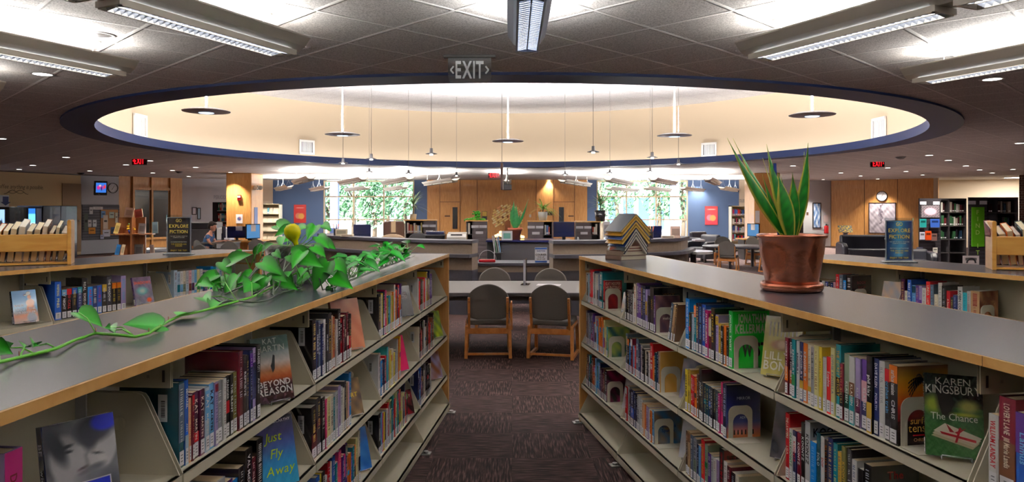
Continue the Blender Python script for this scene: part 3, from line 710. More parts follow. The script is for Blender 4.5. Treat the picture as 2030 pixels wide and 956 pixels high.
def spine_marks(m, s, rr):
    """lettering blocks, colour bands and lettering on the spine (the spine faces -y)"""
    w, h = s['w'], s['h']; y = -.0006
    def q(x0, x1, z0, z1, c, yy=y): m.col(c); m.quad((x0,yy,z0), (x1,yy,z0), (x1,yy,z1), (x0,yy,z1))
    if s['band']:
        for z0, z1, c in s['band']: q(.0005, w-.0005, h*z0, h*z1, PAL.get(c, c), -.0004)
    elif s['accent'] and not s['text']:
        c = PAL[s['accent']]; k = rr.random()
        if k < .4: q(.0005, w-.0005, h*.78, h*.97, c, -.0004)
        elif k < .75: q(.0005, w-.0005, h*.22, h*.5, c, -.0004)
        else: q(.0005, w-.0005, h*.5, h*.62, c, -.0004)
    base = s['col']
    tc = PAL.get(s['tc'], None) or (rr.choice([(30,30,40), (120,20,30), (24,50,110)]) if base in LIGHTS else rr.choice([(236,234,226), (236,234,226), (226,196,110), (210,214,224)]))
    m.col(tc)
    if s['text']:
        parts = s['text'].split('|'); z = h*.95; n = len(parts); span = (h*.95-h*.27)/n
        for i, p in enumerate(parts):
            hh = min(w*(.54 if n == 1 or i == 0 else .42), .0165); zz = z-span*(i+.5)
            m.text(p, lambda a, b, zz=zz, hh=hh: (w/2-hh/2+b, y, zz-a), hh, 1, 'c', maxw=span*.92)
    else:
        z = h*.93; sty = rr.random()
        for k in range(2):
            L = h*rr.uniform(.2, .32); ww = w*rr.choice([.3, .42, .5]); n = max(4, int(L/.009)); xc = w/2
            zz = z
            while zz > z-L:
                l = rr.uniform(.003, .0065)
                if rr.random() < .86:
                    st = max(.0009, ww*.16)
                    if rr.random() < .5: m.quad((xc-ww/2,y,zz-l), (xc+ww/2,y,zz-l), (xc+ww/2,y,zz-l+st), (xc-ww/2,y,zz-l+st))
                    else:
                        m.quad((xc-ww/2,y,zz-l), (xc-ww/2+st,y,zz-l), (xc-ww/2+st,y,zz-.0012), (xc-ww/2,y,zz-.0012))
                        m.quad((xc-ww/2,y,zz-st-.001), (xc+ww/2,y,zz-st-.001), (xc+ww/2,y,zz-.001), (xc-ww/2,y,zz-.001))
                zz -= l+.0016
            z -= L+h*.04
def label_marks(m, w, h0=.006, h1=.044):
    y = -.0010; e = min(.0035, w*.12)
    m.col((238,236,240)); m.quad((e,y,h0), (w-e,y,h0), (w-e,y,h1), (e,y,h1))
    m.col((70,72,84)); 
    for k in range(3): z = h1-.012-.008*k; m.quad((w*.32,y-.0002,z), (w*.68,y-.0002,z), (w*.68,y-.0002,z+.0022), (w*.32,y-.0002,z+.0022))
def book_geo(cv, pg, lb, s, rr):
    """cover, pages and label meshes of one book: spine at y=0 facing -y, thickness along x, height along z"""
    w, h, d = s['w'], s['h'], s['d']; t = .0025 if s['hard'] else .0007; o = .003 if s['hard'] else 0
    c = PAL.get(s['col'], s['col']); cv.col(c)
    cv.box(0, t, .001, d, 0, h); cv.box(w-t, w, .001, d, 0, h)
    k = .0022 if s['hard'] else .0006
    cv.ext([(t*.2,.0015), (w*.2,0), (w*.8,0), (w-t*.2,.0015), (w-t,.004), (t,.004)], 0, h)
    pg.col(PAGEW if rr.random() < .75 else (240,236,226)); pg.box(t+.0001, w-t-.0001, .004, d-o-.0006, o, h-o-.0004)
    spine_marks(cv, s, rr)
    if lb is not None: label_marks(lb, w)
    if s.get('barcode'):
        X = -.0008; m = lb; m.col((232,234,236)); m.quad((X,.055,h-.1), (X,.03,h-.1), (X,.03,h-.03), (X,.055,h-.03)); m.col((40,40,44))
        z = h-.088
        while z < h-.045: g = rr.uniform(.001,.0028); m.quad((X-.0003,.047,z), (X-.0003,.036,z), (X-.0003,.036,z+g), (X-.0003,.047,z+g)); z += g+.0016
def front_map(s, off=.0006):
    """unit square -> the front cover (u from spine to fore edge, v upwards)"""
    w, h, d = s['w'], s['h'], s['d']
    return lambda u, v, e=0: (w+off+e, u*d, v*h)

def soft(x): return max(0.0, min(1.0, x))
def mixc(a, b, t): return tuple(a[i]+(b[i]-a[i])*t for i in range(3))
def layers(bgf, ls):
    """ellipses blended over a background function; each (cx,cy,rx,ry,rot,colour,softness)"""
    def f(u, v):
        c = bgf(u, v)
        for cx, cy, rx, ry, rot, col, sf in ls:
            a = R(rot); x = (u-cx)*cos(a)+(v-cy)*1.5*sin(a); y = -(u-cx)*sin(a)+(v-cy)*1.5*cos(a)
            r = math.sqrt((x/rx)**2+(y/(ry*1.5))**2); t = soft((1+sf-r)/(2*sf)) if sf > 0 else (1 if r < 1 else 0)
            c = mixc(c, col, t)
        return c
    return f
def vgrad(*st):
    def f(u, v):
        for (a, ca), (b, cb) in zip(st, st[1:]):
            if v <= b: return mixc(ca, cb, soft((v-a)/(b-a)))
        return st[-1][1]
    return f
def noise2(u, v, k=1.0): return (sin(u*13*k+sin(v*9*k)*2)+sin(v*17*k+sin(u*11*k)*2.3)+sin((u+v)*29*k))/3

def art_be(m, s):
    f = front_map(s); sk = (206,206,210); dk = (40,42,50)
    bgf = lambda u, v: mixc((150,152,158), (92,94,102), soft(.5+noise2(u,v,.4)*.4))
    g = layers(bgf, [(.05,.75,.22,.3,0,(70,70,76),.3),(.3,.62,.24,.26,10,sk,.12),(.36,.38,.28,.18,30,(196,196,200),.2),(.62,.62,.05,.03,0,(214,214,216),.3),(.52,.7,.08,.04,-40,(214,214,216),.3),
        (.16,.78,.1,.2,20,dk,.35),(.3,.76,.09,.018,10,dk,.4),(.32,.71,.06,.014,0,(26,28,34),.4),(.5,.52,.08,.013,15,(70,60,66),.4),(.5,.47,.07,.018,5,(120,110,116),.5),
        (.8,.66,.2,.22,-20,(222,222,226),.12),(.72,.88,.3,.14,15,(44,44,52),.25),(.62,.78,.1,.1,0,(48,48,56),.4),(.72,.63,.08,.012,-15,(40,40,46),.5),(.78,.58,.07,.03,-20,(236,236,238),.4),
        (.66,.5,.14,.03,10,(70,72,80),.5),(.86,.93,.2,.09,0,(52,60,190),.2),(.75,.4,.3,.08,-10,(110,112,120),.4),(.2,.15,.3,.18,0,(190,190,196),.4),(.85,.15,.2,.25,0,(60,62,70),.4)])
    m.grid(lambda u, v: f(u, v), g, 56, 80)
    m.col((240,240,244)); q = lambda u0, v0, u1, v1, e: m.quad(f(u0,v0,e), f(u1,v0,e), f(u1,v1,e), f(u0,v1,e)); q(.16,.03,.88,.39,.0004); m.col((26,44,176)); q(.18,.042,.86,.378,.0008)
    X = s['w']+.0018; d = s['d']; h = s['h']; m.col((244,244,248))
    m.text('BE', lambda a, b: (X, d*.52+a, h*.25+b), .021, 1); m.text('with me', lambda a, b: (X, d*.52+a, h*.12+b), .017, 0, it=.35, maxw=d*.6)
def art_reason(m, s):
    f = front_map(s); d, h = s['d'], s['h']
    g = layers(vgrad((0,(40,24,34)),(.28,(60,28,28)),(.36,(150,70,30)),(.47,(196,128,84)),(.6,(226,214,206)),(.75,(150,160,160)),(.82,(70,92,84)),(1,(44,66,60))), [])
    m.grid(lambda u, v: f(u, v), lambda u, v: tuple(max(0, min(255, c+noise2(u*2,v*3)*12)) for c in g(u, v)), 36, 56)
    X = s['w']+.0012; m.col((18,20,24)); m.add([(X,d*.5,h*.44),(X,d*.56,h*.5),(X,d*.6,h*.7),(X,d*.55,h*.72),(X,d*.5,h*.6),(X,d*.46,h*.55)], [(0,1,2,3,4,5)])
    m.col((238,238,236)); m.text('BEYOND', lambda a, b: (X, d*.52+a, h*.24+b), .021, 1, maxw=d*.84); m.text('REASON', lambda a, b: (X, d*.52+a, h*.12+b), .024, 1, maxw=d*.9)
    m.col((198,200,190)); m.text('KAT', lambda a, b: (X, d*.5+a, h*.89+b), .019, 0, maxw=d*.5); m.text('MARTIN', lambda a, b: (X, d*.5+a, h*.77+b), .022, 0, maxw=d*.86)
def art_fly(m, s):
    f = front_map(s); d, h = s['d'], s['h']
    g = vgrad((0,(60,170,214)),(.35,(50,140,200)),(.6,(60,84,150)),(.8,(52,50,96)),(1,(34,40,66)))
    m.grid(lambda u, v: f(u, v), lambda u, v: tuple(max(0, min(255, c+noise2(u*2,v*2)*10)) for c in g(u, v)), 20, 40)
    X = s['w']+.0012; m.col((206,226,30))
    for i, t in enumerate(('Just', 'Fly', 'Away')): m.text(t, lambda a, b: (X, d*(.46+.05*i)+a, h*(.66-.24*i)+b), .032, 0, it=.22)
    m.col((236,236,240)); m.text('ANDREW McCARTHY', lambda a, b: (X, d*.5+a, h*.92+b), .0095, 1, maxw=d*.9)
def art_twist(m, s):
    X = s['w']+.0008; d, h = s['d'], s['h']
    m.col((18,210,52)); m.quad((X,0,0), (X,d,0), (X,d,h), (X,0,h))
    m.col((16,120,40)); m.quad((X+.0002,d*.1,h*.945), (X+.0002,d*.92,h*.945), (X+.0002,d*.92,h*.955), (X+.0002,d*.1,h*.955))
    m.col((226,244,222)); m.text('JONATHAN', lambda a, b: (X+.0005, d*.53+a, h*.8+b), .037, 2, maxw=d*.78); m.text('KELLERMAN', lambda a, b: (X+.0005, d*.53+a, h*.62+b), .037, 2, maxw=d*.92)
    m.col((14,18,16)); m.text('TWIST', lambda a, b: (X+.0005, d*.5+a, h*.22+b), .056, 2, maxw=d*.86)
def art_palm(m, s):
    X = s['w']+.0012; f = front_map(s); d, h = s['d'], s['h']
    g = layers(vgrad((0,(30,10,12)),(.3,(60,14,16)),(.45,(150,32,20)),(.55,(206,84,20)),(.7,(232,140,24)),(.85,(206,150,40)),(1,(140,96,50))), [])
    m.grid(lambda u, v: f(u, v), g, 10, 40)
    m.col((26,12,14)); ce = (.5,.84)
    pts = [(.52,.84),(.6,.66),(.74,.45),(.86,.28),(.93,.27),(.8,.48),(.66,.68),(.58,.85)]
    m.add([f(u, v, .0006) for u, v in pts], [(0,1,6,7),(1,2,5,6),(2,3,4,5)])
    rr = random.Random(4)
    for k in range(15):
        a = -.5+k*.3; L = rr.uniform(.24,.42); px, py = ce
        for j in range(7):
            u = px+cos(a)*L*j/7*1.1; v = py+sin(a)*L*.55*j/7-.16*(j/7)**2
            u2 = px+cos(a)*L*(j+1)/7*1.1; v2 = py+sin(a)*L*.55*(j+1)/7-.16*((j+1)/7)**2; wq = .05*(1-j/9)
            m.add([f(min(.99,max(0.01,x)), min(.99,y), .0006) for x, y in ((u,v),(u2,v2),(u2+.01,v2-wq),(u,v-wq))], [(0,1,2,3)])
    m.col((224,180,70)); m.text('surface', lambda a, b: (X, d*.5+a, h*.27+b), .02, 0, maxw=d*.8); m.text('tension', lambda a, b: (X, d*.5+a, h*.17+b), .024, 0, maxw=d*.86)
    m.col((200,20,24)); m.quad(f(.3,.12,.0007), f(.95,.12,.0007), f(.95,.135,.0007), f(.3,.135,.0007)); m.col((210,160,110)); m.text('CHRISTINE', lambda a, b: (X, d*.5+a, h*.05+b), .0095, 0, maxw=d*.7)
def art_chance(m, s):
    f = front_map(s); d, h = s['d'], s['h']; X = s['w']+.0012
    g = layers(lambda u, v: tuple(max(0, c+noise2(u*3,v*4)*22+noise2(u*9,v*9)*10) for c in ((44,82,42) if v < .6 else (34,42,34))),
        [(.15,.62,.14,.1,0,(150,170,60),.5),(.75,.62,.16,.07,0,(196,200,110),.5),(.35,.66,.14,.2,8,(32,26,24),.3),(.7,.52,.2,.02,0,(190,196,70),.6)])
    m.grid(lambda u, v: f(u, v), g, 44, 64)
    m.col((232,230,222)); m.text('KAREN', lambda a, b: (X, d*.5+a, h*.87+b), .019, 0, maxw=d*.6); m.text('KINGSBURY', lambda a, b: (X, d*.5+a, h*.76+b), .023, 0, maxw=d*.95)
    m.text('The Chance', lambda a, b: (X, d*.5+a, h*.44+b), .019, 0, maxw=d*.8)
    for k, (o_, c) in enumerate((((0,0),(196,184,150)), ((.02,.03),(220,210,184)), ((.04,.06),(240,234,216)))):
        m.col(c); m.add([f(u+o_[0], v+o_[1], .0006+k*.0003) for u, v in ((.1,.24),(.8,.12),(.92,.2),(.3,.34))], [(0,1,2,3)])
    m.col((150,20,30)); m.add([f(u, v, .002) for u, v in ((.5,.18),(.54,.18),(.62,.36),(.58,.36))], [(0,1,2,3)]); m.add([f(u, v, .002) for u, v in ((.25,.3),(.28,.27),(.86,.2),(.86,.23))], [(0,1,2,3)])
    m.add([f(u, v, .0022) for u, v in ((.5,.3),(.36,.4),(.42,.3),(.7,.36),(.56,.28))], [(0,1,2),(0,3,4)])
def art_cowboy(m, s):
    f = front_map(s); d, h = s['d'], s['h']; X = s['w']+.0012
    g = layers(vgrad((0,(90,60,40)),(.22,(190,110,70)),(.42,(120,170,210)),(1,(70,140,206))), [(.72,.3,.2,.3,0,(190,120,86),.1),(.72,.6,.17,.12,0,(200,134,98),.1),(.7,.78,.08,.07,0,(176,110,80),.1),(.62,.86,.16,.03,10,(40,34,36),.1),(.68,.9,.09,.05,0,(36,30,34),.1),(.74,.14,.2,.16,0,(44,50,76),.15)])
    m.grid(lambda u, v: f(u, v), g, 36, 52); m.col((240,244,250))
    for i, t in enumerate(('WILD', 'ABOUT THE', 'WRANGLER')): m.text(t, lambda a, b: (X, d*.05+a, h*(.5-.11*i)+b), .014, 1, 'l', maxw=d*.86)
def art_shadows(m, s):
    f = front_map(s); d, h = s['d'], s['h']; X = s['w']+.0012
    g = layers(lambda u, v: mixc((30,26,50), (120,90,120), soft(v+noise2(u,v)*.3)), [(.45,.5,.3,.14,0,(120,190,190),.3),(.45,.5,.14,.07,0,(210,230,220),.4),(.75,.16,.13,.08,0,(236,90,30),.1)])
    m.grid(lambda u, v: f(u, v), g, 24, 36); m.col((240,90,40)); m.text('SHADOWS', lambda a, b: (X, d*.5+a, h*.74+b), .021, 1, maxw=d*.9)
def art_bones(m, s):
    f = front_map(s); d, h = s['d'], s['h']; X = s['w']+.0012
    g = layers(lambda u, v: mixc((150,140,50), (210,196,110), soft(.5+noise2(u,v,.6)*.5)), [(.5,.52,.3,.09,0,(150,110,70),.2),(.5,.53,.12,.07,0,(220,190,150),.3)])
    m.grid(lambda u, v: f(u, v), g, 24, 36); m.col((244,242,226))
    m.text("LILLY'S", lambda a, b: (X, d*.5+a, h*.27+b), .032, 1, maxw=d*.88); m.text('BONES', lambda a, b: (X, d*.5+a, h*.1+b), .036, 1, maxw=d*.88)
    for k in range(8): u = .14+k*.1; m.quad(f(u,.66,.001), f(u+.03,.66,.001), f(u+.03,.9,.001), f(u,.9,.001))
def art_mirror(m, s):
    f = front_map(s); d, h = s['d'], s['h']; X = s['w']+.0012
    g = layers(vgrad((0,(230,140,80)),(.14,(190,110,110)),(.3,(60,66,130)),(.6,(34,38,92)),(1,(24,26,54))), [])
    m.grid(lambda u, v: f(u, v), g, 8, 30); m.col((206,210,230)); m.text('MIRROR', lambda a, b: (X, d*.5+a, h*.72+b), .013, 0, maxw=d*.5); m.text('ADITI', lambda a, b: (X, d*.5+a, h*.36+b), .011, 0)
    m.col((30,26,40))
    for k in range(6): u = .2+k*.11; m.add([f(u,.06,.0007), f(u+.05,.06,.0007), f(u+.04,.15,.0007), f(u+.01,.15,.0007)], [(0,1,2,3)])
def art_plain(c1, c2, txt='', tc=(236,232,224), ty=.7, th=.03, seed=1):
    def g(m, s):
        f = front_map(s); d, h = s['d'], s['h']; X = s['w']+.0012
        m.grid(lambda u, v: f(u, v), lambda u, v: mixc(c1, c2, soft(.5+noise2(u+seed,v+seed*.7,.5)*.6)), 14, 20)
        m.col(tc)
        for i, t in enumerate([t for t in txt.split('|') if t]): m.text(t, lambda a, b: (X, d*.5+a, h*(ty-.14*i)+b), th, 1, maxw=d*.86)
    return g

def place(rg, bay, sh, u, s, lean=0, d0=.026, what='', yaw=0, side=None):
    z = SH[sh]; M = rg.M(rg.u0(bay)+u, d0, z)
    if lean: M = M @ Matrix.Rotation(lean, 4, 'Y')
    BOOKS.append(dict(s=s, M=M, rg=rg, bay=bay, sh=sh, what=what, u=u))
FITS = {('r1',0,0):0.45, ('r1',1,0):0.5, ('r1',2,0):0.48, ('r1',3,0):0.585, ('r1',1,1):0.57, ('r1',2,1):0.435, ('r1',3,1):0.46, ('r1',1,2):0.474, ('l1',2,0):0.516, ('l1',3,0):0.505, ('l1',2,1):0.525, ('l1',3,1):0.53, ('l2',1,0):0.535, ('r2',0,0):0.531, ('r2',1,0):0.48}
def row(rg, bay, sh, specs, u=.03, gap=.0012, fit=None):
    fit = FITS.pop((rg.name[:1]+('2' if 'rear' in rg.name else '1'), bay, sh), None) if len(specs) > 5 else None
    if fit:
        n = len(specs)-(1 if rg.side == 'R' else 0); tot = sum(s['w'] for s in specs[:n]); k = (fit-u-n*.0016)/tot; k = max(.72, min(1.5, k))
        for s in specs[:n]: s['w'] *= k
    idx = 0
    for s in specs:
        jit = rb.uniform(0, .006); place(rg, bay, sh, u, s, d0=.024+jit, what='row'); u += s['w']+gap+(.0008 if s['hard'] else 0); idx += 1
    return u
def fill(rg, bay, sh, u1, pal, pre=(), u=.03):
    u1 = {('L',0,0):.47,('L',1,0):.52,('L',0,1):.53,('L',1,1):.475,('L',0,2):.45,('L',1,2):.66,('L',2,2):.62,('R',0,1):.53,('R',0,2):.49}.get((rg.side, bay, sh), u1)
    sp = list(pre); tot = u+sum(s['w']+.0015 for s in sp)
    while tot < u1: s = rnd_spec(pal); sp.append(s); tot += s['w']+.0015
    if rg.side == 'L' and sp: sp[0]['barcode'] = 1
    return row(rg, bay, sh, sp, u)
BENDS = []
def bookend(rg, bay, sh, u):
    BENDS.append((rg, bay, sh, u))
    m = MB((222,216,198)); w, h = .108, .138; o = []
    for k in range(9): a = pi-pi/2*k/8; o.append((.03+.03*cos(a)-.0, h-.03+.03*sin(a)))
    for k in range(9): a = pi/2-pi/2*k/8; o.append((w-.03+.03*cos(a), h-.03+.03*sin(a)))
    i = [(w/2-.034*cos(pi*k/16), .068+.034*sin(pi*k/16)) for k in range(17)]
    outer = [(0,0)]+o+[(w,0)]; innr = [(w/2-.034,0)]+i+[(w/2+.034,0)]
    # a plate standing along y with an arched cut-out, and a foot
    vo = outer; n1 = len(vo); ni = len(innr); x0, x1 = 0, .0022
    # strips between the outer and the inner outline
    V = []; Fs = []
    for x in (x0, x1):
        for k in range(n1): V.append((x, vo[k][0], vo[k][1]))
        for k in range(n1): q = innr[min(ni-1, round(k*(ni-1)/(n1-1)))]; V.append((x, q[0], q[1]))
    for k in range(n1-1):
        a = [k, k+1, n1+k+1, n1+k]; Fs.append(tuple(a)); Fs.append(tuple(v+2*n1 for v in a[::-1]))
        Fs.append((k, k+2*n1, k+1+2*n1, k+1)); Fs.append((n1+k, n1+k+1, n1+k+1+2*n1, n1+k+2*n1))
    m.add(V, Fs)
    m.box(-.0, .075, -.004, w+.004, 0, .0022)
    for yy in (.012, w-.018): m.box(.0022, .0042, yy, yy+.006, .0, .07)
    return m, rg.M(rg.u0(bay)+u, .03, SH[sh]+.0006)
bend_mesh = []
def add_bookend(rg, bay, sh, u):
    m, M = bookend(rg, bay, sh, u)
    lb = 'cream metal bookend with arched cut-out, %s shelf of the %s bay, %s' % (shn[sh], bayn[bay] if rg.n == 5 else ['farthest','middle','nearest'][bay], rg.name)
    if not bend_mesh: o = m.build('bookend', METAL); bend_mesh.append(o)
    else: o = bend_mesh[0].copy(); C.objects.link(o)
    o.matrix_world = M; tag(o, lb, 'bookend', 'cream bookends')
def display(rg, bay, sh, u, s, yaw=0, tilt=16, d0=.07, label='', easel=True):
    """a book shown face out on a wire easel; u is the left side of the cover"""
    z = SH[sh]+.012; rt = R(tilt)
    # local axes of the book: x = thickness (towards the viewer), y = along the shelf (spine to fore edge), z = up
    if abs(yaw) < 1.5 and d0 >= 0:
        yaw = {'L': -1, 'R': 1}[rg.side]*(abs(yaw) if abs(yaw) > .5 else R((36 if rg.side == 'L' else 38) if rg.n == 5 else 12))
        if yaw < 0: d0 += s['d']*sin(-yaw)-.06
    B = rg.M(rg.u0(bay)+u, d0, z) @ Matrix.Rotation(yaw, 4, 'Z')
    M = B @ Matrix.Rotation(-rt, 4, 'X') @ Matrix(((0,1,0,0), (-1,0,0,s['w']), (0,0,1,0), (0,0,0,1)))
    BOOKS.append(dict(s=s, M=M, rg=rg, bay=bay, sh=sh, what='display', u=u, label=label))
    if easel:
        m = MB((206,204,198)); w = s['d']
        for k in (.25, .75):
            m.tube([(w*k,-.03,.012), (w*k,-.03,.002), (w*k,.02,.0), (w*k*.6+.2*w,.085,.15), (w*k,.11,-.009)], .0016, 5)
        m.tube([(w*.25,-.03,.012), (w*.75,-.03,.012)], .0016, 5)
        o = m.build('book_easel', STEEL); o.matrix_world = B @ Matrix.Translation((0,0,.0)); tag(o, 'thin wire easel under the face-out book, %s shelf of the %s bay, %s' % (shn[sh], bayn[bay] if rg.n == 5 else ['farthest','middle','nearest'][bay], rg.name), 'easel', 'wire book easels')
S = spec
MIX = ['white','navy','black','maroon','red','blue','teal','cream','grey','purple','gold','sky blue','orange','dark teal','light grey','charcoal','green','pink','yellow','brown']
DARK = ['black','black','charcoal','navy','maroon','brown','red','white','dark teal','slate','plum','cream','grey','black','blue']
BRIGHT = ['white','red','yellow','blue','orange','cream','bright blue','pink','teal','black','pale yellow','navy','light grey','bright red','purple']
# right aisle range, top shelf
row(R1, 0, 0, [S('white',.02,.205,tc='navy'),S('black',.018,.2,band=[(.7,.95,'white')]),S('pale blue',.022,.2),S('turquoise',.016,.19),S('red',.03,.237,text='RUTH|HOGAN',tc='white'),S('bright red',.022,.24),S('white',.018,.225),S('navy',.016,.235),S('white',.022,.22),S('cream',.018,.215),S('light grey',.02,.22,accent='navy'),S('blue',.02,.22),S('teal',.05,.243,.17,accent='dark teal'),
    S('red',.03,.19,.12,band=[(.0,.3,'maroon')],art=art_plain((150,24,28),(96,14,20),'KAY HOOPER||HUNTING|',(236,200,180),.84,.022,2),name='red paperback with its front cover behind the arched bookend')]); 
add_bookend(R1, 0, 0, .495)
display(R1, 0, 0, .70, S('tan',.02,.13,.1,art=art_plain((120,90,60),(60,60,70),seed=3)), label='small tan book leaning past the far bookend on top shelf, right range')
u = row(R1, 1, 0, [S('black',.019,.178,text='SEALED',tc='grey'),S('black',.019,.178),S('charcoal',.019,.178),S('black',.019,.178),S('black',.019,.178),S('white',.02,.17,tc='black'),S('cream',.03,.235,text='PLAIN|LIFE',tc='red'),S('purple',.032,.24,text='WITCHES|GRACE',tc='cream'),S('purple',.026,.235),S('navy',.026,.235,text='MAGGIE|SHAYNE',tc='gold'),S('navy',.028,.235,tc='white'),S('lilac',.024,.22,band=[(.35,.7,'gold')]),S('black',.022,.19,tc='gold'),
    S('black',.045,.24,.17,text='WHY',tc='gold',art=art_plain((26,22,28),(16,14,18),'WHY',(150,110,60),.8,.02,5)),S('purple',.024,.2,.14,art=art_plain((60,40,60),(160,110,110),'||the Violin|maker',(230,210,200),.5,.014,6),name='purple paperback with ghostly portrait cover behind bookend')])
add_bookend(R1, 1, 0, u+.004)
place(R1, 1, 0, .70, S('slate',.026,.2,.13), lean=R(14), what='row'); place(R1, 1, 0, .735, S('tan',.024,.19,.13), lean=R(13), what='row'); place(R1, 1, 0, .768, S('brown',.02,.2,.13), lean=R(12), what='row')
u = row(R1, 2, 0, [S('bright blue',.04,.238,text='THE HOUSE|ON THE LAKE',tc='white'),S('black',.02,.175,accent='red'),S('pale blue',.02,.172),S('teal',.022,.222,band=[(.72,.97,'orange')]),S('navy',.026,.23,text='FAYE KELLERMAN'),S('navy',.03,.232,text='FAYE KELLERMAN|PRISON',tc='sky blue'),S('blue',.032,.232,text='FAYE KELLERMAN|MOON MUSIC',tc='white',accent='purple'),S('magenta',.03,.212,text='FAYE KELLERMAN'),S('maroon',.024,.2,band=[(.5,.9,'cream')]),S('black',.032,.23,text='STONE KISS',tc='gold'),S('lilac',.026,.205,accent='gold'),S('gold',.022,.172),S('black',.022,.165,text='JEFF|ABBOTT',tc='white'),S('orange',.018,.172),S('black',.02,.165),
    S((30,150,60),.036,.24,.165,text='JONATHAN|TWIST',tc='white',hard=True,art=art_twist,name='vivid green hardback showing its TWIST cover behind a bookend')])
add_bookend(R1, 2, 0, u+.004)
display(R1, 2, 0, .665, S('gold',.03,.235,.15,art=art_bones), yaw=R(-38), tilt=14, label='gold hardback with the BONES title leaning between two bays, top shelf')
u = row(R1, 3, 0, [S('maroon',.026,.205,text='KINGSBURY|KINGSBURY',tc='white',band=[(.25,.5,'orange')]),S('plum',.026,.205,text='KINGSBURY|KINGSBURY',tc='white',band=[(.2,.45,'rust')]),S('teal',.026,.207,text='KINGSBURY',tc='white',band=[(.22,.4,'green')]),S('white',.022,.205,text='KINGSBURY',tc='navy'),S('navy',.028,.205,text='KINGSBURY',tc='white',band=[(.2,.35,'gold')]),S('orange',.03,.205,text='KINGSBURY',tc='white'),S('cream',.026,.205,tc='brown',band=[(.22,.3,'gold')]),S('grey',.024,.2),S('pale yellow',.03,.21),
    S('yellow',.022,.21,.15,tc='navy',art=art_plain((238,214,60),(232,204,50),'S|',(60,50,40),.8,.03,8)),S('white',.024,.18,tc='pale pink'),S('bright red',.03,.185,text='Sophie',tc='white',hard=False),S('pale yellow',.026,.22,text='SOPHIE KINSELLA',tc='grey'),S('teal',.03,.235,text='THE SECRET HISTORY',tc='gold',band=[(.3,.55,'black')]),S('maroon',.022,.18,band=[(.25,.5,'black')]),
    S('sage',.034,.215,text='|KLASSEN',tc='white',band=[(.0,.42,'dark green')]),S('white',.032,.212,text='|KLASSEN',tc='white',band=[(.0,.42,'teal'),(.42,.62,'brown')]),S('lilac',.028,.212,text='|KLASSEN',tc='white',band=[(.0,.42,'plum')]),S('purple',.036,.213,text='|KLASSEN',tc='white',band=[(.0,.4,'navy'),(.4,.7,'pale pink')]),
    S('black',.03,.23,text='phil klay',tc='white',band=[(.0,.4,'gold')]),S('navy',.026,.228,text='DAVE KLEIN|FOURTH',tc='white'),S('white',.03,.225,tc='grey'),S('black',.028,.208,text='orphan train',tc='sky blue',band=[(.82,1,'red')]),
    S('black',.034,.225,.16,text='surface tension|CHRIS',tc='white',hard=False,band=[(.78,1,'orange')],art=art_palm,name='paperback with sunset palm tree cover behind the nearest bookend')])
add_bookend(R1, 3, 0, u+.004)
display(R1, 3, 0, u+.1, S('dark green',.028,.215,.135,art=art_chance), yaw=R(56), tilt=14, d0=.03, label='green paperback The Chance standing face out at right on the top shelf')
row(R1, 4, 0, [S('white',.028,.18,text='WILLIAM LANDAY',tc='red'),S('maroon',.045,.23,.17,text="LOVER'S LANE|Jill Marie Landis",tc='cream',band=[(0,.55,'brown')]),S('blue',.04,.205,text='Lanmus',tc='sky blue',band=[(.55,1,'purple')]),S('dark teal',.03,.205,text='OLIVIA TWIST',tc='gold'),S('turquoise',.045,.2,text='KellyLange|The Re',tc='navy'),S('cream',.03,.2)]+[rnd_spec(MIX) for _ in range(10)])
# right aisle range, middle shelf
u = fill(R1, 0, 1, .40, ['navy','tan','purple','lilac','orange','white','sky blue','green','pale yellow','grey','slate'])
row(R1, 0, 1, [S('teal',.03,.2,.15,art=art_plain((40,90,96),(196,206,90),seed=9),name='teal paperback with misty green cover behind bookend')], u); add_bookend(R1, 0, 1, u+.036)
u = row(R1, 1, 1, [S('slate',.03,.22),S('black',.024,.2,accent='orange'),S('bright blue',.02,.175),S('maroon',.026,.21,accent='white'),S('sky blue',.02,.17),S('red',.022,.175),S('slate',.034,.225,text='IRIS|HIS',tc='white'),S('navy',.022,.2),S('grey',.026,.2),S('black',.026,.185),S('cream',.02,.18,tc='brown'),S('black',.022,.18),S('white',.022,.18),S('red',.036,.24,.17),S('orange',.018,.175),S('dark teal',.02,.2),S('navy',.018,.21),
    S('tan',.028,.215,.15,art=art_plain((214,160,70),(226,178,96),'|||',seed=11),name='tan paperback with a red dress on its cover behind bookend')]); add_bookend(R1, 1, 1, u+.004)
display(R1, 1, 1, .74, S('slate',.022,.2,.13,art=art_plain((80,84,110),(150,140,150),seed=12)), yaw=R(-40), label='grey-blue book leaning between the second and third bays, middle shelf, right range')
u = row(R1, 2, 1, [S('yellow',.034,.2,text='GOTTLIEB',tc='black'),S('gold',.03,.205,accent='yellow'),S('bright red',.026,.185,text='ADVENT|CLUB',tc='white'),S('red',.022,.185),S('orange',.026,.18,accent='brown'),S('brown',.022,.205),S('black',.034,.235,.17,text='JONES',tc='white'),S('charcoal',.026,.18),S('dark teal',.026,.178,accent='teal'),S('dark teal',.026,.178),S('navy',.024,.178,accent='blue'),S('black',.026,.178),S('charcoal',.024,.178),S('dark teal',.026,.176),S('magenta',.022,.172),S('pink',.03,.225,text='MISCHIEF',tc='black'),
    S('navy',.036,.225,.155,hard=True,art=art_mirror,name='navy hardback titled MIRROR with evening sky cover behind bookend')]); add_bookend(R1, 2, 1, u+.004)
display(R1, 2, 1, .735, S('charcoal',.03,.22,.14,art=art_plain((30,28,32),(80,70,74),'||||',seed=14)), yaw=R(-35), label='dark book leaning by a wire easel on middle shelf, right range')
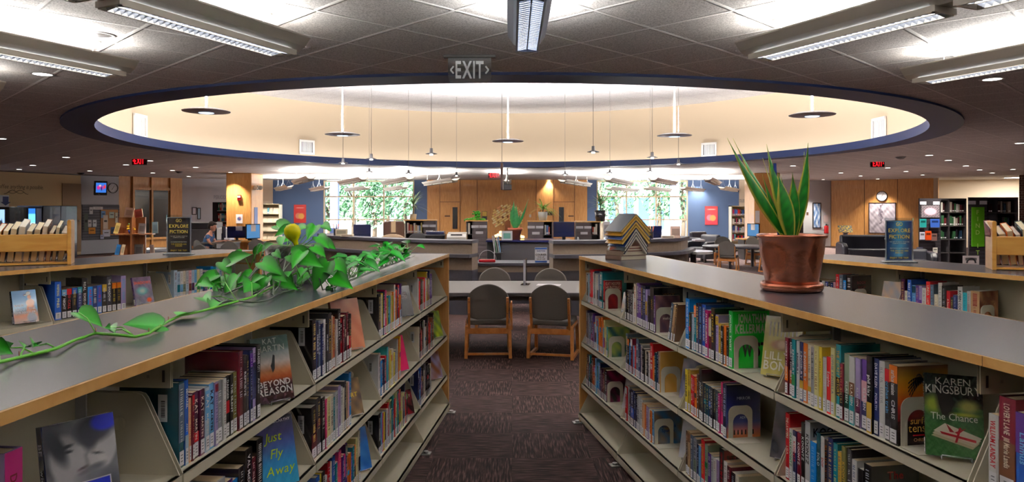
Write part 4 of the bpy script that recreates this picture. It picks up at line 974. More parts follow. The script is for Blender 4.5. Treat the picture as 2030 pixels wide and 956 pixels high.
u = row(R1, 3, 1, [S('red',.035,.238,.17,text='THE LAWYERS|LISA',tc='cream'),S('white',.028,.19,text='DEAN KOONTZ',tc='green'),S('navy',.028,.19,text='KOONTZ',tc='red',band=[(.6,.9,'white')]),S('maroon',.03,.19,text='KOONTZ',tc='white'),S('black',.032,.232,text='KOONTZ',tc='white'),S('light grey',.04,.245,.17,text='KOONTZ',tc='black',art=art_plain((196,198,202),(176,180,190),'KOONTZ|',(26,26,30),.8,.03,15)),S('bright blue',.044,.185,tc='sky blue'),S('dark teal',.03,.225,text='SOLO',tc='white'),S('white',.026,.22,text='DOP',tc='red'),S('black',.022,.215,tc='orange'),S('navy',.034,.23),S('teal',.03,.22),S('gold',.026,.2),S('olive',.03,.225,text='KOONTZ',tc='gold'),S('charcoal',.032,.225),S('white',.03,.2),S('black',.034,.18,text='IN THE',tc='white'),S('black',.034,.205,.16,art=art_plain((36,34,38),(24,22,26),'||The|',(150,40,36),.8,.024,16))])
row(R1, 4, 1, [rnd_spec(DARK) for _ in range(8)])
# right aisle range, bottom shelf
u = fill(R1, 0, 2, .43, ['maroon','brown','rust','black','navy','charcoal','teal','plum','sky blue','green']); row(R1, 0, 2, [S('black',.036,.21,.15,art=art_plain((20,18,22),(150,20,80),seed=17))], u); add_bookend(R1, 0, 2, u+.04)
display(R1, 0, 2, .72, S('light grey',.02,.2,.13,art=art_plain((200,200,204),(160,160,170),seed=18)), yaw=R(-40), label='pale booklet leaning at the end of the farthest bay, bottom shelf, right range')
u = row(R1, 1, 2, [S('red',.03,.205,accent='light grey'),S('grey',.026,.215),S('black',.02,.2),S('navy',.05,.21,.17,accent='blue'),S('navy',.026,.205),S('black',.022,.2),S('light grey',.036,.205),S('white',.034,.195),S('peach',.028,.18),S('orange',.022,.178),S('lilac',.03,.178),S('white',.02,.175),S('orange',.022,.17),S('sky blue',.03,.18,.16,art=art_plain((130,96,60),(60,120,190),'||Nicholas|Sparks',(20,60,120),.5,.018,19),name='light blue paperback with lake cover behind bookend')]); add_bookend(R1, 1, 2, u+.004)
display(R1, 1, 2, .735, S('white',.028,.225,.14,art=art_plain((214,216,224),(190,194,206),seed=20)), yaw=R(-38), label='white notice booklet with yellow marks leaning on bottom shelf, right range')
u = row(R1, 2, 2, [S('brown',.028,.205,tc='white'),S('tan',.03,.21,accent='brown'),S('slate',.03,.205),S('grey',.034,.2,accent='sage'),S('navy',.024,.18),S('sky blue',.022,.18),S('bright red',.036,.22,text='STEPHEN KING',tc='gold'),S('sage',.03,.21,accent='green'),S('purple',.034,.18),S('light grey',.026,.18),S('white',.024,.178),S('lilac',.024,.178),S('black',.045,.24,.17,text='STEPHEN KING|END OF WATCH',tc='red',art=art_plain((120,16,20),(90,10,14),'STEPHEN|KING',(60,14,14),.8,.026,21)),S('white',.032,.2),S('maroon',.03,.19),S('black',.034,.175),S('cream',.03,.175)])
fill(R1, 3, 2, .6, DARK)
# left aisle range, top shelf (bays counted from the far end)
fill(L1, 0, 0, .42, ['white','bright red','navy','black','cream','orange','sage','purple'], [S('white',.03,.22),S('bright red',.024,.2),S('navy',.02,.19),S('black',.03,.2),S('olive',.024,.2),S('pale pink',.02,.19),S('orange',.03,.2),S('bright red',.026,.21,text='DANNY|HEALY',tc='white'),S('white',.03,.2),S('yellow',.036,.24,.17,accent='rust')])
u = fill(L1, 1, 0, .5, BRIGHT, [S('black',.04,.23,.17),S('cream',.026,.22),S('yellow',.022,.225),S('navy',.026,.23,accent='white'),S('pink',.034,.235),S('gold',.02,.19),S('teal',.034,.2),S('turquoise',.026,.195),S('peach',.02,.21),S('lime',.02,.19),S('orange',.022,.21),S('white',.03,.245,.17)])
display(L1, 1, 0, .66, S('black',.024,.19,.13,art=art_plain((20,18,22),(40,36,40),'||IN HER|OWN',(226,226,226),.7,.018,22)), label='small black book face out at the right of the second bay, left range')
u = row(L1, 2, 0, [dict(S('black',.045,.24,.17),barcode=1),S('navy',.026,.222,text='HARRIET',tc='white',accent='sky blue'),S('slate',.026,.225,tc='white'),S('navy',.022,.21),S('white',.03,.222,tc='purple'),S('black',.024,.2,text='MURDER',tc='white'),S('charcoal',.04,.24,.17,text='AMBER LEIGH',tc='gold'),S('tan',.022,.225),S('rust',.03,.215,text='MARINELLI',tc='gold'),S('white',.022,.2),S('black',.04,.238,.17),S('red',.026,.195,band=[(.5,.9,'black')]),S('maroon',.024,.2),S('black',.03,.2,text='SHE',tc='cream'),S('maroon',.026,.21,band=[(.3,.5,'cream')]),S('black',.024,.2,accent='red'),S('black',.022,.195)])
display(L1, 2, 0, u+.03, S('peach',.02,.24,.155,art=art_plain((226,150,110),(196,110,80),seed=23)), yaw=R(20), label='orange illustrated book face out in the middle bay, top shelf, left range')
u = row(L1, 3, 0, [dict(S('dark teal',.032,.222,.16,band=[(.3,.98,'slate')]),barcode=1),S('blue',.02,.222,text='MICHAEL|ANN',tc='white',band=[(0,.35,'pale blue')]),S('peach',.014,.17),S('maroon',.014,.175,band=[(.85,1,'red')]),S('plum',.03,.178,text='KAT|MARTIN',tc='cream',band=[(.25,.4,'red')]),S('plum',.03,.178,text='KAT|MARTIN',tc='cream'),S('pale blue',.03,.178,text='KAT|MARTIN',tc='white',band=[(.5,.95,'sky blue')]),S('sky blue',.032,.182,text='KAT|MARTIN',tc='navy'),S('lilac',.022,.18,band=[(.85,.97,'maroon')]),S('grey',.034,.178,tc='white'),S('white',.024,.178),S('black',.026,.18,band=[(.4,.6,'red')],text='DANGER|',tc='white'),S('black',.026,.18,text='THE SILENT',tc='white'),S('olive',.03,.182,tc='pale blue'),S('maroon',.034,.238,.17,art=None),S('black',.028,.218,text='REPRIEVE',tc='white'),S('charcoal',.022,.215),S('navy',.026,.225,accent='purple'),S('lilac',.026,.23,band=[(.3,.8,'navy')]),S('black',.034,.235,.17,text='PARADISE CITY|Archer',tc='white')])
display(L1, 3, 0, u+.075, S('dark green',.022,.222,.14,art=art_reason), yaw=R(6), tilt=13, d0=.05, label='face-out paperback BEYOND REASON leaning on the top shelf, left range')
row(L1, 4, 0, [S('cream',.03,.2),S('white',.035,.17,tc='navy'),S('lilac',.042,.232,.17,text='DEBBIE M',tc='maroon',band=[(0,1,'magenta')])], .33)
display(L1, 4, 0, .565, S('navy',.032,.212,.142,text='BE|with me',tc='white',art=art_be,hard=False), yaw=R(30), tilt=12, d0=.06, label='face-out paperback BE with me, black-and-white couple cover, lower left corner')
# left aisle range, middle shelf
u = fill(L1, 0, 1, .62, DARK); display(L1, 0, 1, .70, S('lime',.02,.2,.14,art=art_plain((180,196,40),(60,90,70),seed=24)), label='lime green book face out at the far end, middle shelf, left range')
u = fill(L1, 1, 1, .5, BRIGHT, [S('white',.04,.225,.17),S('bright blue',.03,.18),S('navy',.028,.18),S('navy',.028,.178),S('red',.026,.19),S('turquoise',.024,.23),S('grey',.03,.225)])
display(L1, 1, 1, u+.02, S('pink',.016,.21,.14,art=art_plain((226,40,110),(206,30,90),seed=25)), yaw=R(30), label='hot pink book face out in the second bay, middle shelf, left range')
u = row(L1, 2, 1, [dict(S('black',.05,.205,.17,band=[(0,.5,'maroon')]),barcode=1),S('charcoal',.045,.225,.17,accent='maroon'),S('black',.034,.215,tc='cream'),S('pink',.016,.2),S('pale yellow',.036,.2),S('cream',.034,.2,tc='brown'),S('teal',.024,.182),S('light grey',.03,.2),S('lilac',.03,.215),S('white',.03,.2),S('cream',.02,.19),S('charcoal',.022,.215),S('tan',.022,.2),S('pale pink',.02,.2),S('bright blue',.03,.235)])
display(L1, 2, 1, u+.03, S('brown',.02,.17,.12,art=art_plain((150,120,80),(60,50,40),'||TORT',(230,200,60),.5,.02,26)), yaw=R(25), label='small brown book face out, third bay, middle shelf, left range')
u = row(L1, 3, 1, [rnd_spec(MIX) for _ in range(6)]+[S('light grey',.034,.2,.16),S('purple',.036,.175,band=[(.6,.9,'white')]),S('bright blue',.022,.165),S('black',.03,.19),S('black',.036,.23,.17,text='VAL McDERMID',tc='white'),S('maroon',.024,.185),S('black',.034,.235,.17)])
display(L1, 3, 1, .61, S('navy',.022,.235,.155,art=art_fly), yaw=R(8), tilt=13, d0=.05, label='blue book Just Fly Away with lime script, face out, middle shelf left')
# left aisle range, bottom shelf
u = fill(L1, 0, 2, .55, DARK); display(L1, 0, 2, .68, S('purple',.024,.2,.15,art=art_plain((150,150,200),(120,70,40),seed=27)), label='violet and brown book face out at the far end, bottom shelf, left range')
u = fill(L1, 1, 2, .6, BRIGHT, [S('black',.05,.215,.17),S('sky blue',.03,.21),S('pink',.02,.2),S('yellow',.02,.2),S('navy',.028,.19),S('white',.03,.2),S('red',.03,.225,.17)]); display(L1, 1, 2, u+.02, S('maroon',.02,.15,.12,art=art_plain((120,20,30),(40,20,20),'||LEGALLY',(230,210,190),.7,.016,28)), yaw=R(28), label='small maroon book face out, second bay, bottom shelf, left range')
u = fill(L1, 2, 2, .5, BRIGHT, [S('charcoal',.034,.19),S('blue',.04,.225,.17,band=[(.7,.9,'yellow')]),S('yellow',.026,.22),S('black',.034,.22),S('white',.03,.19),S('red',.03,.235,.17)]); display(L1, 2, 2, u+.03, S('blue',.02,.2,.14,art=art_plain((30,90,170),(60,130,200),seed=29)), yaw=R(25), label='blue book face out in the third bay, bottom shelf, left range')
fill(L1, 3, 2, .5, DARK)
# rear ranges, top shelf
row(L2, 0, 0, [dict(S('pale blue',.03,.225,.17),barcode=1)]+[S(c,.026,.215,band=[(.3,.55,b)]) for c, b in (('pale blue','teal'),('white','sky blue'),('cream','sage'),('light grey','pale blue'),('pale pink','brown'),('pale blue','navy'),('sky blue','white'),('pale yellow','green'),('white','teal'))]+[S('navy',.024,.19),S('purple',.022,.185),S('white',.03,.2),S('bright blue',.03,.225),S('teal',.026,.22),S('white',.03,.2),S('pale blue',.03,.22)])
u = row(L2, 1, 0, [S('blue',.032,.23,text='WHISPERING|PINES',tc='pale yellow'),S('black',.026,.178,band=[(.8,1,'sky blue')],text='BY NIGHT',tc='white'),S('black',.026,.18,band=[(.8,1,'red')],text='RED CALL',tc='red'),S('black',.026,.182,band=[(.8,1,'blue')]),S('navy',.026,.184,band=[(.8,1,'teal')]),S('black',.03,.235,text='REAL|ECHOES OF',tc='white'),S('bright blue',.026,.178,text='HAZARD',tc='red'),S('navy',.026,.178),S('blue',.026,.18,tc='red'),S('black',.026,.182,band=[(.75,1,'gold')]),S('charcoal',.028,.23,text='THE SHADOW',tc='white'),S('black',.026,.185,band=[(.8,1,'orange')],tc='yellow'),S('black',.026,.186,band=[(.8,1,'orange')],tc='gold'),S('lilac',.03,.225,tc='sky blue')])
display(L2, 1, 0, u+.09, S('purple',.024,.195,.13,art=art_shadows), yaw=R(10), label='purple SHADOWS paperback face out on an easel, left rear range')
row(L2, 2, 0, [rnd_spec(['white','cream','light grey']) for _ in range(15)]+[S('white',.03,.2,text='MORE WILD|KNOW HOW',tc='green'),S('white',.03,.2)])
display(L2, 2, 0, .7, S('navy',.024,.19,.128,art=art_cowboy), yaw=R(-4), tilt=14, label='face-out paperback with shirtless cowboy against blue sky, left rear range')
u = row(R2, 0, 0, [S('black',.024,.17,band=[(.7,1,'orange')]) for _ in range(10)]+[S('black',.022,.17),S('white',.022,.17),S('navy',.024,.168),S('black',.022,.165),S('navy',.022,.165),S('pale pink',.018,.17),S('red',.03,.225,tc='white'),S('slate',.03,.225),S('bright blue',.024,.19),S('black',.05,.225,.17,art=art_plain((40,20,26),(26,16,20),'BOOK|SHOP',(120,60,60),.75,.02,30))]); add_bookend(R2, 0, 0, u+.01)
display(R2, 0, 0, .75, S('tan',.022,.2,.135,art=art_plain((150,150,160),(206,170,140),seed=31)), label='face-out book with pale profile portrait, right rear range, far bay')
u = row(R2, 1, 0, [S('plum',.034,.24,.17),S('cream',.026,.17,tc='green'),S('blue',.034,.24,text='MARY JANE CLARK',tc='white'),S('sky blue',.03,.21,accent='dark teal'),S('purple',.026,.21),S('lilac',.024,.21,band=[(.0,.6,'purple')]),S('white',.034,.2,tc='brown'),S('bright red',.034,.24,text='LINDA|LAST CALL',tc='cream'),S('slate',.028,.225,tc='sky blue'),S('cream',.03,.17),S('white',.03,.24,tc='grey'),S('black',.034,.225),S('red',.026,.2,text='A Season',tc='cream'),S('black',.024,.165),S('navy',.03,.18),S('white',.036,.23,text='ROBIN COOK',tc='black'),S('turquoise',.03,.2),S('light grey',.026,.21),S('tan',.05,.215,.15,art=art_plain((200,140,90),(120,60,40),'ROBIN|COOK',(140,90,60),.75,.022,32),name='tan hardback with cityscape cover behind bookend, right rear range')]); add_bookend(R2, 1, 0, u+.004)
display(R2, 1, 0, .78, S('rust',.024,.16,.12,art=art_plain((190,60,30),(150,30,24),seed=33)), label='small orange-red book face out, middle bay of the right rear range')
display(R2, 2, 0, .09, S('bright red',.024,.19,.13,art=art_plain((226,60,40),(120,190,60),'|JOANNE|POWERS',(240,240,236),.8,.016,34)), label='red and green romance paperback at right edge, right rear range')
row(R2, 2, 0, [rnd_spec(BRIGHT) for _ in range(14)], .26)

# ---- build the books: the nearest ones one by one, the far rest as one mass
def inframe(b):
    c = b['M'] @ Vector((b['s']['w']/2, .0, b['s']['h']/2)); 
    if c.y < .5: return None
    x = CX+F*c.x/c.y; y = HY-(c.z-EH)/c.y*F
    top = b['M'] @ Vector((b['s']['w']/2, .0, b['s']['h'])); yt = HY-(top.z-EH)/top.y*F
    if x < -60 or x > 2090 or yt > 990: return None
    return c.y
BB = []
for b in BOOKS:
    q = inframe(b)
    if q is not None: b['z'] = q-(3 if b['what'] == 'display' or b['s']['art'] else 0); BB.append(b)
# the rear ranges show little below the near tops
BB.sort(key=lambda b: b['z'])
SINGLE, REST = BB[:298], BB[298:]
LABELS = set()
rowpos = {}
for b in sorted(BB, key=lambda b: b['u']):
    k = (b['rg'].name, b['bay'], b['sh'], b['what']); rowpos.setdefault(k, []).append(b)
rangen = {'left aisle range':'left aisle range', 'right aisle range':'right aisle range', 'left rear range':'left rear range', 'right rear range':'right rear range'}
def bname(b): return (bayn if b['rg'].n == 5 else ['farthest','middle','nearest'])[b['bay']]
ordl = ordw+['twenty-first','twenty-second','twenty-third','twenty-fourth','twenty-fifth','twenty-sixth','twenty-seventh','twenty-eighth','twenty-ninth','thirtieth','thirty-first','thirty-second','thirty-third','thirty-fourth','thirty-fifth','thirty-sixth','thirty-seventh','thirty-eighth','thirty-ninth','fortieth']
def cname(s): return s['col'] if isinstance(s['col'], str) else 'green'
for b in SINGLE:
    s = b['s']; where = '%s shelf, %s bay, %s' % (shn[b['sh']], bname(b), b['rg'].name)
    if b.get('label'): lb = b['label']
    elif s['name']: lb = s['name']+(', '+where if len(s['name'].split()) < 8 else '')
    else:
        line = rowpos[(b['rg'].name, b['bay'], b['sh'], b['what'])]; i = line.index(b)
        kind = ('tall ' if s['h'] > .22 else 'short ' if s['h'] < .182 else '')+cname(s)+(' hardback' if s['hard'] else ' paperback')
        if 0 < i < len(line)-1: lb = '%s between %s and %s ones, %s' % (kind, cname(line[i-1]['s']), cname(line[i+1]['s']), where)
        else: lb = '%s at the %s of the row, %s' % (kind, 'left end' if i == 0 else 'right end', where)
        if lb in LABELS or len(lb.split()) > 16: lb = '%s, %s from left, %s' % (kind, ordl[i], where)
    n = 0
    if len(lb.split()) > 16: lb = ' '.join(lb.split()[:16]).rstrip(',')
    LABELS.add(lb)
    t = thing('hardback_book' if s['hard'] else 'paperback_book', lb, 'book', M=b['M'], group='books on the %s shelf of the %s bay, %s' % (shn[b['sh']], bname(b), b['rg'].name))
    cv, pg, lm = MB(), MB(), MB(); rr = random.Random(int(b['u']*1e4)+b['bay']*31+b['sh']*7)
    book_geo(cv, pg, lm, s, rr)
    if s['art']: s['art'](cv, s)
    cv.build('cover', GLOSSY, t); pg.build('page_block', PAGEC, t); lm.build('call_number_label', PAPER, t)
cv, pg, lm = MB(), MB(), MB()
for b in REST:
    rr = random.Random(int(b['u']*1e4)+b['bay']*31+b['sh']*7)
    for m in (cv, pg, lm): m.tf(b['M'])
    book_geo(cv, pg, lm, b['s'], rr)
    if b['s']['art']: b['s']['art'](cv, b['s'])
if cv.V:
    for m in (pg, lm):
        n = len(cv.V); cv.V += m.V; cv.F += [tuple(i+n for i in f) for f in m.F]; cv.K += m.K; cv.S += m.S
    o = cv.build('books', GLOSSY); tag(o, 'remaining library books packed on the farthest shelves of both aisle ranges', 'books', kind='stuff')

# ------------------------------------------------------------------ things on the tops of the ranges
def onrange(rg, x, y, h=TT):
    """plan position on the top of the range seen at pixel x, y"""
    return on(x, y, h)
# copper pot with snake plant
def sword(m, base, tip, w, bend, twist=0, edge=(226,214,90), mid=(26,118,34), n=14, out=(0,0,0)):
    b = Vector(base); t = Vector(tip); o = m.sm; m.sm = True; ax = (t-b).normalized(); sd = Vector((cos(twist), sin(twist), 0)); sd = (sd-ax*sd.dot(ax)).normalized(); nn = ax.cross(sd)
    V = []; K = []; Fs = []
    for i in range(n+1):
        q = i/n; c = b.lerp(t, q)+Vector(bend)*sin(pi*q)*.5; ww = 1.12*w*(.36+.9*sin(pi*min(1, q*1.05+.02)))*(1-q**3.2)/1.15+.0006
        tw = .5*q; s2 = sd*cos(tw)+nn*sin(tw); n2 = ax.cross(s2)
        for j, (e, dp) in enumerate(((-1,.0),(-.84,-.1),(-.6,-.2),(0,-.36),(.6,-.2),(.84,-.1),(1,.0))):
            V.append(c+s2*ww*.5*e+n2*ww*.5*dp)
            k = 1+.18*sin(q*40+e*3); K.append(lin(edge if abs(e) > .7 else tuple(min(255, v*k) for v in mid)))
    for i in range(n):
        for j in range(6): Fs.append((i*7+j, i*7+j+1, (i+1)*7+j+1, (i+1)*7+j))
    m.add(V, Fs, K); m.sm = o
c = onrange(R1, 1569, 576)
c = Vector(((1569-CX)/F*3.04, 3.04, TT))
t = thing('potted_snake_plant', 'tall snake plant tied with cord in a hammered copper pot on right range top', 'plant', c)
COPPER = mat('glazed_copper', (178, 104, 76), .25, metal=.8, coat=.35, var=.2, vscale=16, bump=.2, bscale=45)
MB().lathe([(0,.012), (.1,.012), (.105,.03), (.116,.09), (.128,.16), (.134,.222), (.141,.226), (.142,.236), (.137,.24), (.128,.236), (.126,.2), (0,.2)], n=48).build('pot', COPPER, t)
MB().lathe([(0,0), (.105,0), (.122,.004), (.127,.014), (.127,.03), (.122,.036), (.117,.028), (.1,.014), (0,.012)], n=48).build('saucer', COPPER, t)
MB((58,44,34)).lathe([(0,.212), (.06,.214), (.127,.208)], n=24).build('soil', MATTE, t)
px = 3.04/F
def leafpx(x0, y0, x1, y1, w, dy=0, bend=(0,0,0), tw=0, dy0=0, **k):
    m = MB(); b = Vector(((x0-1569)*px, dy0, EH-(y0-HY)*px-TT)); tt = Vector(((x1-1569)*px, dy, EH-(y1-HY)*px-TT))
    sword(m, b, tt, w*px, bend, tw, **k); return m.build('leaf', LEAF, t, solid=.0012)
leafpx(1560,474,1437,275,22,-.03,(-.005,0,-.03),.1); leafpx(1562,474,1457,273,26,.03,(.01,0,-.045),.4); leafpx(1575,474,1598,284,20,-.02,(.02,0,.0),-.3)
leafpx(1578,474,1600,300,16,.03,(.015,0,.0),.5); leafpx(1568,474,1526,284,22,.04,(-.015,0,.01),0); leafpx(1566,474,1520,312,18,.05,(-.01,0,0),.8)
leafpx(1562,474,1533,343,34,-.05,(.0,0,.02),.1,-.03); leafpx(1572,474,1567,342,26,-.02,(.01,0,0),-.2); leafpx(1570,474,1553,345,20,.03,(.0,0,0),.2); leafpx(1556,474,1514,345,14,.02,(-.01,0,0),.2)
m = MB((24,60,150)); m.bar(((1548-1569)*px, .02, .21), ((1541-1569)*px, .03, EH-(323-HY)*px-TT), .012, .004, (0,1,0)); m.build('plant_stake', PAINT, t)
m = MB((22,34,40)); z = EH-(428-HY)*px-TT; cxx = (1557-1569)*px
pts = [(cxx+.034*cos(a)*1.0, .028*sin(a), z+.006*sin(a*1.0)+.004*cos(a)) for a in [2*pi*k/20 for k in range(21)]]; m.tube(pts, .0022, 6); m.tube([(p[0], p[1], p[2]+.005) for p in pts], .002, 6); m.build('tie_cord', PAINT, t)

# house built of books
bk = [(1241, 515)]
base = Vector(((1241-CX)/F*4.93, 4.93, TT)); rzh = R(30)
def housebook(lb, M, w, d, h, cov, g, pages=(236,226,200)):
    t = thing('hardback_book', lb, 'book', M=M, group=g)
    cv = MB(cov); cv.box(-w/2, w/2, -d/2, d/2, 0, .003); cv.box(-w/2, w/2, -d/2, d/2, h-.003, h); cv.box(-w/2, -w/2+.004, -d/2, d/2, 0, h); cv.build('cover', GLOSSY, t)
    MB(pages).box(-w/2+.004, w/2-.004, -d/2+.003, d/2-.003, .003, h-.003).build('page_block', PAGEC, t)
z = TT
for i, (cov, h, w, dx, lb) in enumerate((((120,96,84),.03,.225,0,'bottom book of the flat stack carrying the book house'), ((150,128,112),.03,.215,.004,'second book up in the flat stack under the book house'), ((140,70,56),.018,.18,.012,'thin red-brown book third up under the book house'), ((170,110,92),.016,.165,.014,'pinkish thin book on top of the flat stack inside the book house'))):
    housebook(lb, Matrix.Translation((base.x+dx, base.y, z)) @ Matrix.Rotation(rzh+.04*i, 4, 'Z'), w, .17, h, cov, 'flat stack of books under the book house'); z += h+.0005
# open books laid over one another as a gable roof
cols = [((58,62,84),'navy'),((92,96,98),'grey'),((40,60,110),'dark blue'),((200,150,60),'ochre'),((60,84,140),'blue'),((196,146,50),'mustard'),((90,96,102),'slate grey')]
zr = TT+.052; names = ['lowest open navy book of the gabled book house','second open book up, grey cover, in the book house','third open book up, dark blue cover, in the book house','fourth open book up, ochre cover, in the book house','fifth open book up, blue cover, in the book house','sixth open book up, mustard cover, in the book house','topmost open book, slate grey cover, ridge of the book house']
for i, (cov, nm) in enumerate(cols):
    apex = TT+.165+i*.0245; ang = R(52 if i < 3 else 47-1.2*(i-3)); L = .158 if i < 3 else .175; th = .012
    M = Matrix.Translation((base.x+.012, base.y, apex)) @ Matrix.Rotation(rzh-R(4), 4, 'Z')
    t = thing('open_book', names[i], 'book', M=M, group='open books stacked as a gable')
    cv, pg = MB(cov), MB((240,200,110) if i > 2 else (236,230,210)); D_ = .1
    for sg in (-1, 1):
        dx, dz = sg*cos(ang), -sin(ang); nx, nz = sg*sin(ang), cos(ang)
        def sl(m, l0, l1, n0, n1, d0, d1):
            q = [(dx*l0+nx*n0, dz*l0+nz*n0), (dx*l1+nx*n0, dz*l1+nz*n0), (dx*l1+nx*n1, dz*l1+nz*n1), (dx*l0+nx*n1, dz*l0+nz*n1)]
            if sg > 0: q = q[::-1]
            m.exty(q[::-1], d0, d1)
        sl(cv, .0, L, .0, .0028, -D_, D_); sl(pg, .006, L-.006, -th, -.0002, -D_+.004, D_-.004)
    cv.build('cover', GLOSSY, t); pg.build('page_block', PAGEC, t)

# sign holders
def sign(x, y, Y, h, ww, rz, lb, face):
    p = Vector(((x-CX)/F*Y, Y, TT)); t = thing('acrylic_sign_holder', lb, 'sign', p, rz, 'clear sign holders on the rear ranges')
    w = ww/2; m = MB(); m.box(-w-.02, w+.02, -.035, .035, 0, .006); m.build('base', GLASSY, t, bev=.002)
    MB((226,234,240)).box(-w-.012, w+.012, -.03, .03, .0061, .0075).build('base_edge', GLOSSY, t)
    m = MB(); m.box(-w-.004, w+.004, -.004, .004, .006, h); m.build('sleeve', GLASSY, t)
    c = MB((236,240,244)); c.box(-w, w, -.0028, .0028, .012, h-.016); c = c.build('insert_card', PAPER, t)
    m = MB(); f = lambda u, v: (-w+.006+u*(2*w-.012), -.0052, .018+v*(h-.04))
    m.grid(f, face, 12, 18); X = lambda a, b: (a, -.006, b)
    m.col((232,206,96)); 
    m.text('GO', lambda a, b: (a, -.006, h*.82+b), h*.085, 1, maxw=w*.5, ); m.text('EXPLORE', lambda a, b: (a, -.006, h*.68+b), h*.085, 1, maxw=w*1.62); m.text('FICTION', lambda a, b: (a, -.006, h*.54+b), h*.085, 1, maxw=w*1.5)
    m.col((226,222,200)); m.text('YOU GET TO ENJOY, FROM THE', lambda a, b: (a, -.006, h*.455+b), h*.02, 1, maxw=w*1.7); m.text('COMFORTS OF HOME', lambda a, b: (a, -.006, h*.42+b), h*.02, 1, maxw=w*1.1)
    m.text('FEATURING DESTINATIONS', lambda a, b: (a, -.006, h*.31+b), h*.022, 1, maxw=w*1.4); m.col((226,196,80)); m.text('THE CHOICES ARE', lambda a, b: (a, -.006, h*.25+b), h*.032, 1, maxw=w*1.5); m.text('ENDLESS', lambda a, b: (a, -.006, h*.205+b), h*.03, 1, maxw=w*.8); m.text('ENJOY THE TRIP!', lambda a, b: (a, -.006, h*.09+b), h*.036, 1, maxw=w*1.45)
    m.build('printed_face', GLOSSY, c)
sign(355, 505, 5.42, .30, .175, R(4), 'clear sign holder with black GO EXPLORE FICTION card on the left rear range', lambda u, v: (16,22,30))
sign(1782, 520, 4.62, .288, .165, R(-6), 'clear sign holder with blue GO EXPLORE FICTION card on the right rear range', lambda u, v: mixc((14,34,66), (96,190,226), soft(1-abs(u-.5)*2.4)*soft(.75+noise2(u,v)*.25) if v > .06 else 0))

# book troughs full of paperbacks, spines down
def trough(p, rz, L, side, lb, seed, depth=.25):
    t = thing('book_trough', lb, 'book rack', p, rz)
    x0, x1 = (-L, 0) if side == 'L' else (0, L)
    for X in (x0, x1-.022):
        m = MB(); m.exty([(X,0),(X+.022,0),(X+.022,.27),(X+.016,.278),(X+.006,.278),(X,.27)], 0, .2); m.build('end_panel', MAPLE, t, bev=.003)
    MB().box(x0+.02, x1-.02, .006, .024, .085, .19).build('front_rail', MAPLE, t, bev=.004)
    MB().box(x0+.02, x1-.02, .18, .196, .06, .2).build('back_rail', MAPLE, t, bev=.004)
    MB().box(x0+.02, x1-.02, .01, .19, .004, .016).build('trough_floor', MAPLE, t)
    rr = random.Random(seed); xs = x0+.026; M0 = Matrix.Translation(p) @ Matrix.Rotation(rz, 4, 'Z'); i = 0; out = []
    cl = ['black','navy','white','charcoal','brown','orange','dark teal','maroon','grey','blue']
    while xs < x1-.075:
        w = rr.uniform(.022,.036); h = rr.uniform(.19,.235); c = rr.choice(cl)
        lean = .16 if side == 'L' else -.16; tall = h
        out.append((xs, w, h, c)); xs += w+.007
    for i, (xs, w, h, c) in enumerate(out):
        vis = M0 @ Vector((xs, 0, .1)); px_ = CX+F*vis.x/vis.y
        if px_ < -60 or px_ > 2090: continue
        M = M0 @ Matrix.Translation((xs, .095, .02)) @ Matrix.Rotation(R(9 if side == 'L' else -9), 4, 'Y') @ Matrix.Rotation(R(17), 4, 'X')
        b = thing('hardback_book', '', 'book', M=M, group='books standing in the %s wooden trough' % ('left' if side == 'L' else 'right'))
        cc = cname(dict(col=c)); b['label'] = '%s book in the %s wooden trough, %s from its %s end' % (cc, 'left' if side == 'L' else 'right', ordl[(len(out)-1-i) if side == 'L' else i], 'right' if side == 'L' else 'left')
        cv = MB(PAL[c]); cv.box(0, .0025, 0, .15, 0, h); cv.box(w-.0025, w, 0, .15, 0, h); cv.box(0, w, .147, .15, 0, h); cv.build('cover', GLOSSY, b)
        m = MB((236,222,190) if i % 3 else (240,234,220)); m.box(.0026, w-.0026, .003, .1468, .003, h-.003); m.build('page_block', PAGEC, b)
p = Vector(((141-CX)/F*4.46, 4.46, TT)); trough(p, math.atan2(.94,.343)-R(90)+R(90-90) if 0 else R(26), 1.0, 'L', 'honey maple book trough filled with books on the left rear range', 3)
p = Vector(((1967-CX)/F*4.06, 4.06, TT)); trough(p, R(-24), .8, 'R', 'honey maple book trough filled with books on the right rear range', 6)

# ------------------------------------------------------------------ pothos in a clear pot, with its vines
pz = 3.33; pc = Vector(((583-CX)/F*pz, pz, TT)); t = thing('potted_pothos', 'trailing pothos in a clear pot, its vines running along the left range top', 'plant', pc)
POTM = mat('smoky_plastic', (176,180,182), .15); POTM.node_tree.nodes['Principled BSDF'].inputs['Alpha'].default_value = .42
MB().lathe([(.085,.004), (.092,.02), (.1,.06), (.112,.12), (.127,.172), (.131,.176), (.131,.182), (.126,.18), (.110,.12), (.097,.06), (.088,.02), (0,.012)], n=40).build('pot', POTM, t)
MB().lathe([(0,.0), (.085,0), (.098,.01), (.1,.028), (.096,.028), (.09,.008), (0,.005)], n=40).build('saucer', POTM, t)
MB((72,50,38)).lathe([(0,.118), (.08,.12), (.100,.126), (.112,.158), (.06,.166), (0,.164)], n=30).build('soil', mat('potting_soil', None, .95, bump=1, bscale=60, var=.3, vscale=40), t)
rp = random.Random(12)
lm = MB(); sm = MB((92,176,48)); rw = MB((62,76,44))
